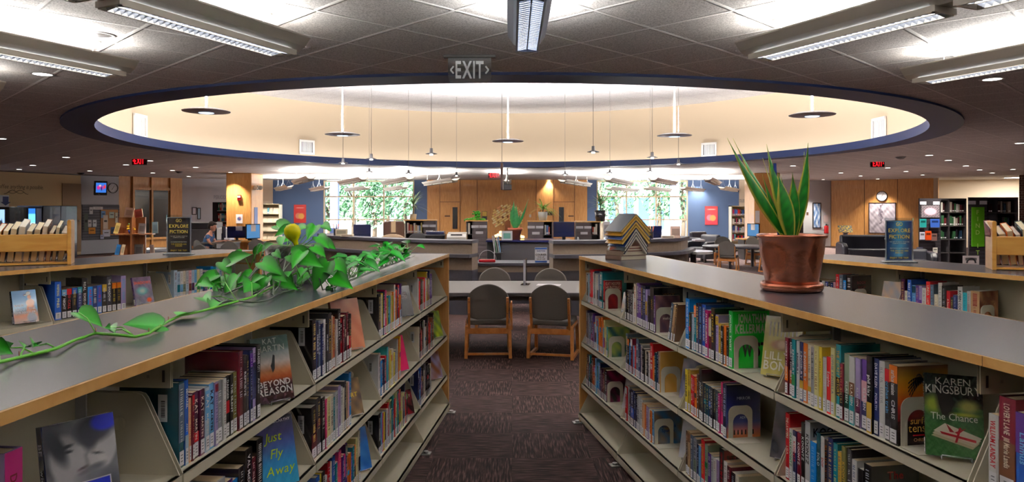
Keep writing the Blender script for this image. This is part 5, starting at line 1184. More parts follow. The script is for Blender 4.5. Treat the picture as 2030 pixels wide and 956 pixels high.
def hleaf(base, direction, up, size, col=None, fold=.35, droop=.35):
    """heart-shaped leaf: base = where the stalk joins, direction = towards the tip"""
    d = Vector(direction).normalized(); u = Vector(up); s = d.cross(u)
    if s.length < .05: s = d.cross(Vector((1,0,0)))
    s.normalize(); u = s.cross(d).normalized(); col = col or (30,126,18)
    out = [(0,.0),(-.09,.16),(-.1,.3),(.02,.44),(.2,.5),(.42,.44),(.62,.32),(.8,.17),(.93,.06),(1,0)]
    V = []; K = []; Fs = []; n = len(out); b = Vector(base)
    rows = (-1,-.6,0,.6,1); dk = tuple(v*.62 for v in col); lt = tuple(min(255, v*1.25) for v in col)
    for i, (l, w) in enumerate(out):
        for r in rows:
            ll = l if abs(r) > .5 or l >= 0 else 0
            if l < 0: ll = l*abs(r)
            p_ = b+d*ll*size+s*w*r*size*.68+u*(abs(r)*w*fold*size-droop*max(ll,0)**2*size*.5)
            V.append(p_); K.append(lin(lt if r == 0 else (col if abs(r) < .9 else dk)))
    for i in range(n-1):
        for j in range(4): Fs.append((i*5+j, i*5+j+1, (i+1)*5+j+1, (i+1)*5+j))
    o = lm.sm; lm.sm = True; lm.add(V, Fs, K); lm.sm = o
def W2(x, y, Y): return P(x, y, Y)-pc
def PL(x, y, e=.012):
    return on(x, y, TT+e)-pc
def stalk(a, b, r=.0022, col=(110,190,60), sag=.3):
    a = Vector(a); b = Vector(b); c_ = (a+b)/2+Vector((0,0,(b-a).length*sag*.35)); sm.col(col)
    sm.tube([a, a.lerp(c_,.6), c_, b.lerp(c_,.4), b], r, 6)
# main vine on the top
vp = [(-70,735),(0,718),(38,709),(70,702),(112,691),(150,674),(190,661),(230,664),(268,668),(295,661),(312,650),(334,637),(357,626),(400,617),(440,606),(470,598),(500,589),(530,575),(556,560)]
vine = [PL(x, y, .008+.006*(i % 3 == 1)) for i, (x, y) in enumerate(vp)]+[W2(590,540,3.2), W2(625,531,3.22), W2(640,512,3.28), W2(628,498,3.3)]
sm.col((104,190,52)); sm.tube(vine, [.0042]*(len(vine)-4)+[.004]*4, 8)
rw.col((150,90,50))
for i in (2, 6, 9, 11): rw.tube([vine[i], vine[i]+Vector((0,0,.014))], .0012, 5)
# leaves standing on it: (base px, tip px, size, fold)
def topleaf(bx, by, tx, ty, size, node, dz=.02, up=(0,0,1), col=None, tz=.03, **k):
    b = PL(bx, by, dz); q = PL(tx, ty, tz); stalk(vine[node], b, .0018); hleaf(b, q-b, up, size, col, **k)
topleaf(60,688,42,672,.075,2,.012,(.3,-.4,1),None,.05); topleaf(-6,690,24,700,.07,1,.03,(0,-1,.6)); topleaf(14,690,20,676,.055,3,.02,(.4,-1,.3),None,.05)
topleaf(76,686,62,664,.075,4,.012,(.6,-.6,.7),None,.07)
topleaf(156,620,200,640,.085,6,.055,(0,-.5,1),(80,170,70)); topleaf(216,650,250,660,.06,8,.02,(0,-.3,1)); topleaf(218,656,210,634,.05,8,.015,(.6,-.6,.5),None,.06)
topleaf(322,646,252,640,.115,10,.012,(.1,-.9,.75),(24,122,14),.035,fold=.2,droop=.15); topleaf(372,620,312,628,.1,12,.014,(.05,-.8,.75),(28,130,16),.04,fold=.15,droop=.1)
topleaf(436,600,392,612,.11,14,.014,(.1,-.7,1),(34,136,24)); topleaf(402,590,425,600,.09,15,.03,(0,-.7,1)); topleaf(498,560,470,600,.12,16,.05,(.5,-.7,.4),(26,118,18),.012,fold=.2); topleaf(425,560,396,580,.075,15,.05,(.2,-1,.4))
# the mass around the pot and to its left: each leaf by base and tip as seen, with its own distance
cl = [(455,520,505,495,3.0,.15),(440,520,462,548,3.0,.12),(430,545,395,560,2.9,.13),(420,545,440,575,2.9,.1),(470,545,450,575,2.95,.12),(500,540,470,560,3.05,.1),(520,500,545,470,3.1,.12),(520,486,505,510,3.1,.07),
 (578,505,660,530,3.0,.2),(622,490,650,510,3.05,.11),(520,520,565,545,3.0,.16),(500,560,520,545,2.95,.12),(530,550,510,580,2.95,.12),(545,500,560,515,3.1,.08),(600,500,580,525,3.0,.14),(650,520,625,566,3.1,.19),(660,520,690,560,3.15,.17),(660,550,700,570,3.05,.15),
 (400,560,430,570,2.85,.09),(480,500,455,520,3.1,.1),(555,560,600,575,3.0,.12),(540,540,575,560,2.98,.13),(590,470,565,476,3.4,.12),(575,452,540,468,3.4,.11),(548,447,590,455,3.45,.16),(590,455,615,446,3.4,.11),(625,448,610,470,3.35,.13),(640,446,655,455,3.4,.1),(630,470,658,495,3.3,.13),(640,480,672,495,3.35,.12),(560,470,555,490,3.3,.1),(506,505,515,480,3.1,.09)]
for _ in range(26):
    bx, by = rp.uniform(425, 680), rp.uniform(505, 575)
    if by < 620-bx*.16: by += 25
    cl.append((bx, by, bx+rp.uniform(-32,32), by+rp.uniform(5,34), rp.uniform(3.0,3.2), rp.uniform(.07,.11)))
for i, (bx, by, tx, ty, Y, sz) in enumerate(cl):
    b = W2(bx, by, Y); q = W2(tx, ty, Y-.03-.05*rp.random()); k = rp.uniform(.85, 1.2)
    hleaf(b, q-b, (rp.uniform(-.3,.3), -.8, .7), sz*.74, (int(30*k), int(124*k), int(16*k)), fold=.25, droop=.3)
    src = Vector((rp.uniform(-.06,.06), rp.uniform(-.05,.05), .165)) if by < 500 else (W2(bx+rp.uniform(-25,25), min(592, by+rp.uniform(40,60)), Y+.05) if bx < 620 else Vector((.1,.0,.05)))
    if src.z < .008: src.z = .008
    stalk(src, b, .002, (120,196,70) if i % 3 else (90,160,50), .1)
for k in range(9):
    a = Vector((rp.uniform(-.1,.1), rp.uniform(-.1,.05), .175)); pts = [a]; x, y = rp.uniform(430,560), rp.uniform(560,588)
    e = PL(x, y, .012); pts += [a.lerp(e,.35)+Vector((0,-.02,.01)), a.lerp(e,.7)+Vector((0,0,-.03 if a.z > .1 else 0)), e]; pts = [Vector((p_.x, p_.y, max(p_.z,.008))) for p_ in pts]
    rw.col((40,56,34)); rw.tube(pts, .0028, 6)
pts = [PL(x, y, .01) for x, y in ((425,590),(440,600),(470,596),(500,600),(530,596),(560,580),(600,570))]; rw.tube(pts, .003, 6)
# right-hand trail along the back of the top
tr = [PL(x, y, .015) for x, y in ((640,575),(668,566),(700,553),(730,541),(760,530),(790,519),(812,510))]; rw.tube([Vector((.1,-.02,.1))]+tr, .003, 6)
rw.tube([v+Vector((.03,.02,.006)) for v in tr], .0022, 6)
for i in range(78):
    q = rp.random()**.8; a = 655+q*155; y0 = 566-(a-655)*.355; b0 = on(a, y0, TT+.02)-pc; hgt = rp.uniform(.03,.11)
    b = b0+Vector((rp.uniform(-.1,.08), rp.uniform(-.12,.12), hgt)); th = rp.uniform(0, 6.28); k = rp.uniform(.8, 1.25)
    hleaf(b, (cos(th), sin(th)*.8-.3, rp.uniform(-.5,.15)), (0,-.35,1), rp.uniform(.055,.1), (int(24*k), int(118*k), int(30*k)), fold=.25, droop=.35)
    stalk(b0, b, .0018, (150,206,120), .2)
lm.build('leaves', LEAF, t); sm.build('vine_stems', mat('pothos_stem', None, .4), t); rw.build('roots', PAINT, t)
g = P(579,457,3.2); t = thing('watering_globe', 'yellow glass watering globe stuck in the pothos pot', 'watering globe', g)
YG = mat('yellow_glass', (252, 240, 14), .3, spec=.3, var=.08, vscale=30)
m = MB(); m.tf(Matrix.Rotation(R(-16), 4, 'Y') @ Matrix.Translation((0,0,-.01)))
m.lathe([(0,.04), (.018,.037), (.032,.024), (.037,.005), (.034,-.013), (.022,-.028), (.012,-.042), (.0095,-.06), (.0085,-.1), (.0,-.125)], n=28); m.build('bulb', YG, t)

# ------------------------------------------------------------------ wall-mounted things
WALLS = dict(tan=((-17.0,18.6),(-14.75,24.5)), tv=((-14.75,24.5),(-14.08,25.65)), lpan=((-14.08,25.65),(-12.8,27.8)), per=((-12.8,27.8),(-10.2,28.9)), lcor=((-10.2,28.9),(-9.78,29.3)),
    back=((-9.78,29.3),(9.285,29.3)), pan=((-3.446,29.1),(3.054,29.1)), rcor=((9.285,29.3),(9.9,28.5)), rw=((9.9,28.5),(13.35,30.0)), rpan=((13.35,30.0),(16.3,27.4)))
def hit(x, wl):
    (ax, ay), (bx, by) = WALLS[wl]; k = (x-CX)/F; dx, dy = bx-ax, by-ay
    t = (k*ay-ax)/(dx-k*dy); return Vector((ax+dx*t, ay+dy*t, 0))
def onwall(x0, y0, x1, y1, wl, off=.0):
    """frame of a rectangle on a wall seen at these pixels: matrix (x right, y into the wall, z up; origin at its centre), width, height"""
    a, b = hit(x0, wl), hit(x1, wl); c = hit((x0+x1)/2, wl); (ax, ay), (bx, by) = WALLS[wl]; r = Vector((bx-ax, by-ay, 0)).normalized(); i = Vector((-r.y, r.x, 0))
    zc = EH+(HY-(y0+y1)/2)/F*c.y; o = c-i*off
    return Matrix(((r.x, i.x, 0, o.x), (r.y, i.y, 0, o.y), (0, 0, 1, zc), (0, 0, 0, 1))), (b-a).length, abs(y1-y0)/F*c.y
def panel(name, lb, cat, x0, y0, x1, y1, wl, fr=(30,30,34), fw=.03, th=.03, face=None, nu=10, nv=14, fn='picture_frame', pn='printed_face', mt=None, group=None, off=.0):
    M, w, h = onwall(x0, y0, x1, y1, wl, off); t = thing(name, lb, cat, M=M, group=group); w /= 2; h /= 2
    m = MB(fr)
    if fw: 
        m.box(-w, w, -th, -.002, h-fw, h); m.box(-w, w, -th, -.002, -h, -h+fw); m.box(-w, -w+fw, -th, -.002, -h+fw, h-fw); m.box(w-fw, w, -th, -.002, -h+fw, h-fw); m.build(fn, PAINT, t)
    m = MB(); m.grid(lambda u, v: (-w+fw+u*2*(w-fw), -th*.7, -h+fw+v*2*(h-fw)), face, nu, nv) if callable(face) else m.col(face).box(-w+fw, w-fw, -th*.7, -.002, -h+fw, h-fw)
    o = m.build(pn, mt or GLOSSY, t); return t, w, h
def postf(a, b, c):
    return layers(lambda u, v: mixc(a, b, v), [(.35,.38,.26,.17,0,c,.12),(.62,.36,.26,.17,0,mixc(c,(240,200,80),.6),.12),(.5,.85,.34,.02,0,(250,200,190),.3)])
panel('wall_poster', 'red poster with overlapping pale circles on the left blue wall', 'poster', 583, 406, 607, 442, 'back', (200,60,60), .02, face=postf((206,64,60),(214,80,78),(226,150,120)), nu=20, nv=26)
panel('wall_poster', 'red poster with overlapping pale circles on the right blue wall', 'poster', 1397.5, 409, 1422.5, 446, 'back', (200,60,60), .02, face=postf((224,74,90),(228,86,90),(226,140,160)), nu=20, nv=26)
def text_on(lb, name, cat, txt, x0, y0, x1, y1, wl, col, bold=1, it=0, mt=PAINT):
    M, w, h = onwall(x0, y0, x1, y1, wl); m = MB(col); m.text(txt, lambda a, b: (a, -.012, b-h/2), h*.8, bold, maxw=w, it=it)
    o = m.build(name, mt); o.matrix_world = M; tag(o, lb, cat); return o
text_on('pale raised PERIODICALS letters on the white wall beside the left pillar', 'wall_lettering', 'lettering', 'PERIODICALS', 424, 385, 466, 395, 'per', (150,156,170))
text_on('raised COLLEGE LIFE letters above the far right rack', 'wall_lettering', 'lettering', 'COLLEGE LIFE', 1464, 393, 1487, 401, 'rcor', (120,120,116))
text_on('dark script line about coffee on the tan wall at far left', 'wall_lettering', 'lettering', '...enough coffee anything is possible.', -40, 363, 88, 374, 'tan', (96,80,56), 0, .25)
M, w, h = onwall(8, 376, 56, 386, 'tan'); m = MB((104,88,62))
for sg in (-1, 1):
    pts = [(sg*w*.5*q, -.008, h*.4*sin(q*5)) for q in [k/14 for k in range(15)]]; m.tube(pts, .008, 5); m.tube([(a, b, -c*.8) for a, b, c in pts[:10]], .007, 5)
o = m.build('wall_flourish', PAINT); o.matrix_world = M; tag(o, 'dark curled flourish under the script on the tan wall', 'decoration')
# wall clocks
def clock(x, y, r, wl, lb):
    M, w, h = onwall(x-r, y-r, x+r, y+r, wl); t = thing('wall_clock', lb, 'clock', M=M @ Matrix.Rotation(pi/2, 4, 'X')); q = h/2
    MB((24,24,28)).lathe([(q*.9,.02), (q*.92,.045), (q,.045), (q*1.02,0), (0,0)], n=32).build('case', GLOSSY, t)
    f = MB((226,228,236)).lathe([(0,.022), (q*.91,.022)], n=32).build('dial', PAPER, t)
    m = MB((40,40,44))
    for k in range(12): a = k*pi/6; m.bar((q*.7*sin(a), q*.7*cos(a), .026), (q*.82*sin(a), q*.82*cos(a), .026), q*.06, .003)
    m.build('hour_marks', PAINT, f)
    m = MB((20,20,22)); m.bar((0,0,.03), (-q*.25,-q*.38,.03), q*.07, .004); m.bar((0,0,.034), (q*.3,q*.5,.034), q*.05, .004); m.build('hands', PAINT, t)
clock(1748.5, 389, 10, 'rpan', 'round black-rimmed wall clock on the right wood panelling'); clock(223, 373, 10, 'tv', 'round black-rimmed wall clock right of the television')
panel('framed_painting', 'large framed pale floral painting below the right wall clock', 'painting', 1722, 402, 1776, 463, 'rpan', (60,48,50), .03, face=lambda u, v: tuple(max(0, min(255, c+noise2(u,v,1.4)*38-(60 if abs(u-.45+noise2(v,u)*.1) < .05 and v > .3 else 0))) for c in (176,170,184)), nu=40, nv=46)
panel('framed_poster', 'narrow framed blue poster on the white wall at right', 'poster', 1610.5, 402, 1627, 453, 'rw', (26,26,34), .04, face=lambda u, v: mixc((60,110,190), (226,240,250), soft(.5+noise2(u,v,.9)*.8)), nu=12, nv=30)
panel('wall_notice', 'small white notice with red print above the fire extinguisher', 'notice', 1632, 427, 1641, 440, 'rw', (220,220,224), .0, face=(226,214,220))
panel('light_switch', 'small brown wall plate left of the framed blue poster', 'switch', 1599, 421, 1602, 427, 'rw', (120,80,60), 0, face=(120,90,76))
M, w, h = onwall(1630, 444, 1637, 463, 'rw', .12); t = thing('fire_extinguisher', 'red fire extinguisher on the white wall at right', 'fire extinguisher', M=M)
MB((176,24,32)).lathe([(0,-h/2), (.085,-h/2), (.09,-h/2+.03), (.09,h*.22), (.06,h*.32), (.025,h*.36), (0,h*.36)], n=20).build('cylinder', GLOSSY, t); m = MB((30,30,32)); m.cyl((0,0,h*.36), .03, h*.14, 10); m.tube([(0,0,h*.45), (.1,0,h*.4), (.11,0,-h*.1)], .014, 6); m.build('valve', PAINT, t)
MB((180,180,180)).box(-.04, .04, .06, .12, -.05, .1).build('wall_bracket', METAL, t)
for x, y, lb in ((488,405,'x'),): pass
panel('framed_certificate', 'pair of small framed sheets: the left one by the white wall corner', 'picture', 380.5, 411, 390, 426, 'per', (70,60,66), .03, face=(206,206,222))
panel('framed_certificate', 'small framed sheet right of its twin on the white wall', 'picture', 391, 412, 398, 435, 'per', (50,54,60), .03, face=(176,206,226))
M, w, h = onwall(482, 370, 490, 378, 'per')
# pillar signs and alarm
def onpillar(name, lb, cat, x0, y0, x1, y1, Y, face, fr=None, txt=None):
    a, b = P(x0, y1, Y), P(x1, y0, Y); c = (a+b)/2; w, h = (b.x-a.x)/2, (b.z-a.z)/2; t = thing(name, lb, cat, c)
    m = MB(); m.col(face if not callable(face) else (255,255,255)); 
    if callable(face): m.grid(lambda u, v: (-w+u*2*w, -.012, -h+v*2*h), face, 14, 18)
    m.box(-w, w, -.01, -.001, -h, h)
    m.build('board', PAPER, t)
    if txt: q = MB((240,240,250)); q.text(txt, lambda a, b: (-b+w*.5, -.014, -a), w*.9, 1, maxw=h*1.8); q.build('lettering', PAPER, t)
    return t
onpillar('wall_notice', 'white poster with a blue bird drawing on the left pillar', 'poster', 468, 425, 481, 443, 23.49, layers(lambda u, v: (224,220,224), [(.5,.5,.28,.2,20,(70,80,130),.3),(.62,.62,.12,.1,0,(170,90,110),.3)]))
t = thing('fire_alarm', 'red and white fire alarm strobe high on the left pillar', 'alarm', P(475, 392, 23.49)); MB((150,26,26)).box(-.06, .06, -.05, 0, -.09, .09).build('housing', GLOSSY, t, bev=.008); MB((236,230,220)).box(-.045, .045, -.065, -.05, -.0, .06).build('strobe', GLOSSY, t)
t = thing('emergency_lights', 'twin round emergency lights at the top corner of the left pillar', 'light', P(507, 373, 23.8)+Vector((.02,0,0)))
MB((120,116,110)).box(-.02, .1, -.12, .12, -.06, .08).build('housing', METAL, t)
for dx in (-.0, .17): m = MB((220,214,200)); m.tf(Matrix.Translation((dx+.04,-.13,-.02)) @ Matrix.Rotation(R(70), 4, 'X')); m.lathe([(0,0), (.06,.02), (.075,.07), (.06,.075), (0,.07)], n=18); m.build('lamp_head', METAL, t)
p = P(505.5, 428, 23.5); t = tag(MB((60,74,130)).box(-8.548+8.55, .012, -.0, .3, -.28, .28).build('wall_notice', PAINT), 'blue vertical sign strip on the side of the left pillar', 'sign'); t.location = (-8.55, 23.75, p.z)
p = P(1503, 430, 23.5); t = tag(MB((226,226,230)).box(0, .14, -.012, 0, -.2, .2).build('wall_notice', PAINT), 'white notice on the front of the right pillar', 'sign'); t.location = (7.98, 23.499, p.z)
# television, bulletin board
M, w, h = onwall(164, 360, 187, 388, 'tv', .75); t = thing('television', 'small boxy television on a wall bracket showing a blue programme', 'television', M=M @ Matrix.Rotation(R(-14), 4, 'Z') @ Matrix.Rotation(R(6), 4, 'X'))
MB((16,16,20)).box(-w/2, w/2, -.0, .12, -h/2, h/2).build('cabinet', GLOSSY, t, bev=.015)
MB().grid(lambda u, v: (-w*.4+u*w*.8, -.005, -h*.3+v*h*.68), layers(lambda u, v: (50,110,200), [(.25,.5,.16,.2,0,(190,40,130),.3),(.6,.5,.2,.2,0,(160,60,150),.3),(.85,.6,.1,.2,0,(210,50,60),.3),(.55,.4,.06,.2,0,(20,30,90),.3),(.4,.7,.1,.1,0,(226,170,160),.3)]), 24, 18).build('screen', emis('tv_glow', None, .8), t)
MB((20,20,22)).box(-.06, .06, .12, .62, -.05, .05).build('wall_arm', PAINT, t)
M, w, h = onwall(163, 406, 236.5, 475, 'tv'); t = thing('bulletin_board', 'grey slatted notice board with cork panel and leaflets on the white wall', 'notice board', M=M)
m = MB((104,104,112)); m.box(-w/2, w/2, -.03, -.002, -h/2, h/2); m.col((60,58,66))
for k in range(13): z = -h/2+h*k/13; m.box(-w/2, w/2, -.034, -.03, z, z+.018)
m.build('slat_panel', MATTE, t)
MB((190,140,92)).box(-w*.02, w*.46, -.045, -.031, -h*.38, h*.36).build('cork_panel', MATTE, t)
rq = random.Random(3)
for k, (u, v, du, dv, c) in enumerate(((-.28,.33,.09,.2,(226,226,230)),(-.1,.4,.26,.08,(232,232,236)),(-.32,-.03,.1,.2,(226,220,224)),(-.19,-.03,.1,.2,(220,226,230)),(-.26,-.24,.18,.18,(226,150,60)),(.04,.22,.12,.2,(120,160,210)),(.1,.0,.13,.4,(232,216,200)),(.27,.2,.14,.18,(206,220,206)),(.4,.12,.07,.3,(230,226,210)),(.32,-.25,.16,.2,(70,84,116)),(.12,-.32,.2,.2,(216,220,236)),(-.42,-.0,.1,.5,(96,104,96)),(.0,-.42,.1,.12,(180,190,220)))):
    m = MB(c); m.box((u-du/2)*w, (u+du/2)*w, -.056-.002*k, -.054-.002*k, (v-dv/2)*h, (v+dv/2)*h); m.col(tuple(q*.5 for q in c)); m.box((u-du*.3)*w, (u+du*.3)*w, -.058-.002*k, -.056-.002*k, (v)*h, (v+dv*.14)*h); m.build('pinned_leaflet', PAPER, t)
M, w, h = onwall(123, 364, 160, 500, 'tan'); m = MB(); m.box(-w/2, w/2, -.03, -.0, -h/2, h/2); d = m.build('door_3', BROWNP); d.matrix_world = M; struct(d)
k_ = MB((190,190,190)); k_.blob((w*.36,-.06,-.1), .03); k_.build('door_handle', STEEL, d)
M, w, h = onwall(-2, 387, 17, 410, 'tan'); t = thing('hanging_sign', 'white sign with a blue down arrow lettered on it at far left', 'sign', M=M); MB((226,230,240)).box(-w/2, w/2, -.02, 0, -h/2, h/2).build('board', PAINT, t)
m = MB((26,40,110)); m.add([(-.05,-.024,h*.38),(.13,-.024,h*.38),(.13,-.024,-h*.1),(.2,-.024,-h*.1),(.04,-.024,-h*.4),(-.12,-.024,-h*.1),(-.05,-.024,-h*.1)], [(0,6,2,1),(3,2,6,5,4)][:2]); m.build('arrow', PAINT, t)
# vending machines below the tan wall
def vend(x0, x1, y0, Y, lb, face, glow):
    a, b = P(x0, y0, Y), P(x1, y0, Y); w = b.x-a.x; t = thing('vending_machine', lb, 'vending machine', ((a.x+b.x)/2, Y, 0), R(-8)); h = a.z
    MB((26,30,44)).box(-w/2, w/2, 0, .7, 0, h).build('cabinet', GLOSSY, t, bev=.02)
    MB().grid(lambda u, v: (-w*.44+u*w*.66, -.01, h*.5+v*h*.45), face, 24, 16).build('display_window', glow, t)
    MB((90,96,120)).box(w*.26, w*.46, -.012, 0, h*.5, h*.95).build('control_panel', GLOSSY, t)
VG = emis('vending_glow', None, 1.6)
bot = lambda u, v: (226,240,250) if v < .42 and (u*12) % 1 < .6 and (v*3.2) % 1 < .75 else ((90,170,226) if v < .8 else (30,90,160))
vend(30, 88, 408, 21.5, 'blue-lit drinks vending machine behind the left book trough', bot, VG)
vend(92, 122, 408, 22.4, 'dark blue drinks vending machine right of the lit one', layers(lambda u, v: (34,60,96), [(.6,.3,.2,.3,0,(110,124,150),.4)]), GLOSSY)
vend(-14, 20, 410, 20.6, 'pale blue vending machine cut by the left edge', layers(lambda u, v: (120,150,190), [(.2,.6,.15,.2,0,(240,240,250),.3),(.7,.4,.1,.2,0,(20,20,30),.3)]), VG)

# ------------------------------------------------------------------ chairs and tables
SEATF = mat('charcoal_upholstery', (74, 70, 66), .85, var=.1, vscale=60, bump=.2, bscale=300)
def rrect(w, h, r, n=5, cx=0, cy=0):
    o = []
    for qx, qy, a0 in ((1,1,0),(-1,1,90),(-1,-1,180),(1,-1,270)):
        for k in range(n+1): a = R(a0+90*k/n); o.append((cx+qx*(w/2-r)+r*cos(a), cy+qy*(h/2-r)+r*sin(a)))
    return o
def make_chair(lb, loc, rz, group, sc=1.0):
    t = thing('wooden_chair', lb, 'chair', loc, rz, group); t.scale = (sc, sc, sc)
    m = MB(); pts = []
    n = 20; o = [(-.225,.5),(-.225,.62)]+[(-.225+.45*k/n, .62+.165*math.sin(pi*(k+.0)/n)**.55) for k in range(1, n)]+[(.225,.62),(.225,.5),(.2,.43),(.12,.405),(-.12,.405),(-.2,.43)]
    m.prism(o, lambda p: (p[0], .05-(p[1]-.4)*.16+.1*(p[0]**2), p[1]), lambda p: (p[0]*.96, .09-(p[1]-.4)*.16+.1*(p[0]**2), .005+p[1]*.99)); m.build('backrest', SEATF, t, bev=.012)
    m = MB(); m.ext(rrect(.45,.44,.06,cx=0,cy=.30), .345, .4); m.build('seat', SEATF, t, bev=.015)
    for s in (-1, 1):
        m = MB(); m.bar((s*.2,.075,.31), (s*.2,-.0,.645), .03, .026, (1,0,0)); m.build('back_post', CHAIRW, t, bev=.004)
        b = MB((20,18,16))
        for z, y in ((.6,.005-.016), (.47,.036-.016)): b.cyl((s*.2, y, z), .007, .004, 8)
        b.build('bolt', PAINT, t)
        m = MB(); m.bar((s*.232,.045,0), (s*.225,.085,.335), .036, .034, (1,0,0)); m.build('leg', CHAIRW, t, bev=.004)
        m = MB(); m.bar((s*.232,.50,0), (s*.225,.44,.335), .036, .034, (1,0,0)); m.build('leg', CHAIRW, t, bev=.004)
        m = MB(); m.bar((s*.232,.045,.018), (s*.232,.50,.018), .03, .034); m.bar((s*.226,.08,.325), (s*.226,.45,.345), .03, .03); m.build('side_rail', CHAIRW, t, bev=.004)
    m = MB(); m.box(-.215, .215, .065, .085, .255, .315); m.box(-.22, .22, .07, .09, .03, .055); m.box(-.215, .215, .44, .46, .29, .33); m.build('cross_rail', CHAIRW, t, bev=.003)
    return t
make_chair('charcoal chair with beech frame at the centre table, near left, back towards the aisle', (-.247,7.44,0), R(2), 'charcoal chairs at the centre table')
make_chair('charcoal chair with beech frame at the centre table, near right, turned slightly', (.385,7.40,0), R(-13), 'charcoal chairs at the centre table')
make_chair('charcoal chair on the far side of the centre table, left one facing us', (-.235,9.75,0), R(180), 'charcoal chairs at the centre table', .98)
make_chair('charcoal chair on the far side of the centre table, right one facing us', (.52,9.65,0), R(176), 'charcoal chairs at the centre table', .98)
make_chair('charcoal chair end-on at the left end of the centre table, half hidden by the range', (-1.38,8.3,0), R(-90), 'charcoal chairs at the centre table')
t = thing('reading_table', 'long grey laminate table at the end of the aisle', 'table', (.0,8.35,0))
MB().box(-1.15, 1.25, -.64, .64, .628, .662).build('table_top', TABLETOP, t, bev=.004)
m = MB((66,64,70)); m.box(-1.155, 1.255, -.648, -.64, .626, .66); m.build('edge_band', PAINT, t)
MB((60,58,64)).box(-1.0, 1.1, -.5, .5, .56, .627).build('apron', PAINT, t)
for sx in (-.98, 1.08):
    for sy in (-.52, .52): MB((54,52,58)).box(sx-.04, sx+.04, sy-.04, sy+.04, 0, .6).build('leg', PAINT, t, bev=.005)
p = on(1042, 564, .662); t = thing('acrylic_divider', 'clear acrylic stand seen edge on on the centre table', 'sign holder', (p.x, p.y, .662), R(82)); MB().box(-.11, .11, -.004, .004, .004, .30).build('panel', GLASSY, t); MB().box(-.1, .1, -.05, .05, 0, .005).build('base', GLASSY, t); MB((216,224,240)).box(-.116, -.108, -.013, .013, 0, .302).build('polished_edge', GLOSSY, t)
p = on(1088, 565, .663); o = MB((232,232,236)).box(-.14, .14, -.09, .09, 0, .0015).build('paper_sheet', PAPER); o.location = p; o.rotation_euler = (0,0,R(-10)); tag(o, 'white sheet of paper lying on the centre table', 'paper')
# round table group at right
def round_table(c, r, h, lb, mt=TABLETOP):
    t = thing('round_table', lb, 'table', (c[0], c[1], 0)); MB().lathe([(0,h-.03), (r-.01,h-.03), (r,h-.015), (r,h), (0,h)], n=48).build('table_top', DARKLAM, t)
    for k in range(4): a = pi/4+k*pi/2; MB((92,90,96)).box(r*.62*cos(a)-.03, r*.62*cos(a)+.03, r*.62*sin(a)-.03, r*.62*sin(a)+.03, 0, h-.03).build('leg', PAINT, t)
    return t
round_table((6.05,18.9), 1.0, .585, 'round slate-topped table in the reading area at right')
make_chair('wooden chair on the left of the round table', (5.35,17.85,0), R(-25), 'wooden chairs at the round table', .98); make_chair('wooden chair nearest the pot at the round table', (6.6,17.5,0), R(35), 'wooden chairs at the round table', 1.0)
make_chair('wooden chair behind the round table, left one', (5.95,20.25,0), R(170), 'wooden chairs at the round table', 1.0); make_chair('wooden chair behind the round table, right one', (6.75,20.15,0), R(195), 'wooden chairs at the round table', 1.0)
NAVYF = mat('navy_leather', (34, 36, 48), .4, coat=.2)
def armchair(lb, loc, rz, w=.8, name='armchair', cat='armchair', g=None, back=.8):
    t = thing(name, lb, cat, loc, rz, g)
    MB().box(-w/2+.14, w/2-.14, .06, .7, .12, .44).build('seat', NAVYF, t, bev=.05); m = MB(); m.extx([(.55,.4),(.6,back),(.74,back),(.76,.15),(.55,.15)], -w/2+.1, w/2-.1); m.build('backrest', NAVYF, t, bev=.05)
    for s in (-1, 1): m = MB(); m.extx([(.0,.1),(.02,.52),(.12,.6),(.6,.62),(.72,.58),(.74,.1)][::-1], s*(w/2-.07)-.07, s*(w/2-.07)+.07); m.build('arm', NAVYF, t, bev=.035)
    for sx in (-1, 1):
        for sy in (.08, .66): MB((40,28,22)).box(sx*(w/2-.1)-.03, sx*(w/2-.1)+.03, sy-.03, sy+.03, 0, .12).build('leg', PAINT, t)
    return t
def at(x, Y): return ((x-CX)/F*Y, Y, 0)
armchair('dark leather armchair by the right blue wall, its side to the table', at(1413,23.5), R(30), .9, g='dark armchairs'); armchair('dark leather armchair with a white cloth near the right counter', at(1376,21.0), R(-60), .9, g='dark armchairs')
m = MB((226,226,236)); m.box(-.14, .16, -.2, .2, 0, .06); o = m.build('folded_cloth', FABRIC, bev=.02); x = at(1384,20.75); o.location = (x[0], x[1], .625); tag(o, 'white cloth laid over the arm of the armchair near the right counter', 'cloth')
armchair('black leather sofa in front of the right wood panelling', at(1738,19.8), R(-8), 1.75, 'sofa', 'sofa', back=.82)
armchair('dark armchair half hidden behind the right rear range', at(1815,15.6), R(-20), .9, g='dark armchairs', back=.66)
# low table and chair seen under the far end of the right rear range
armchair('dark lounge chair by the left wood panelling, mostly hidden', at(318,19.2), R(15), 1.3, g='dark armchairs', back=.5)

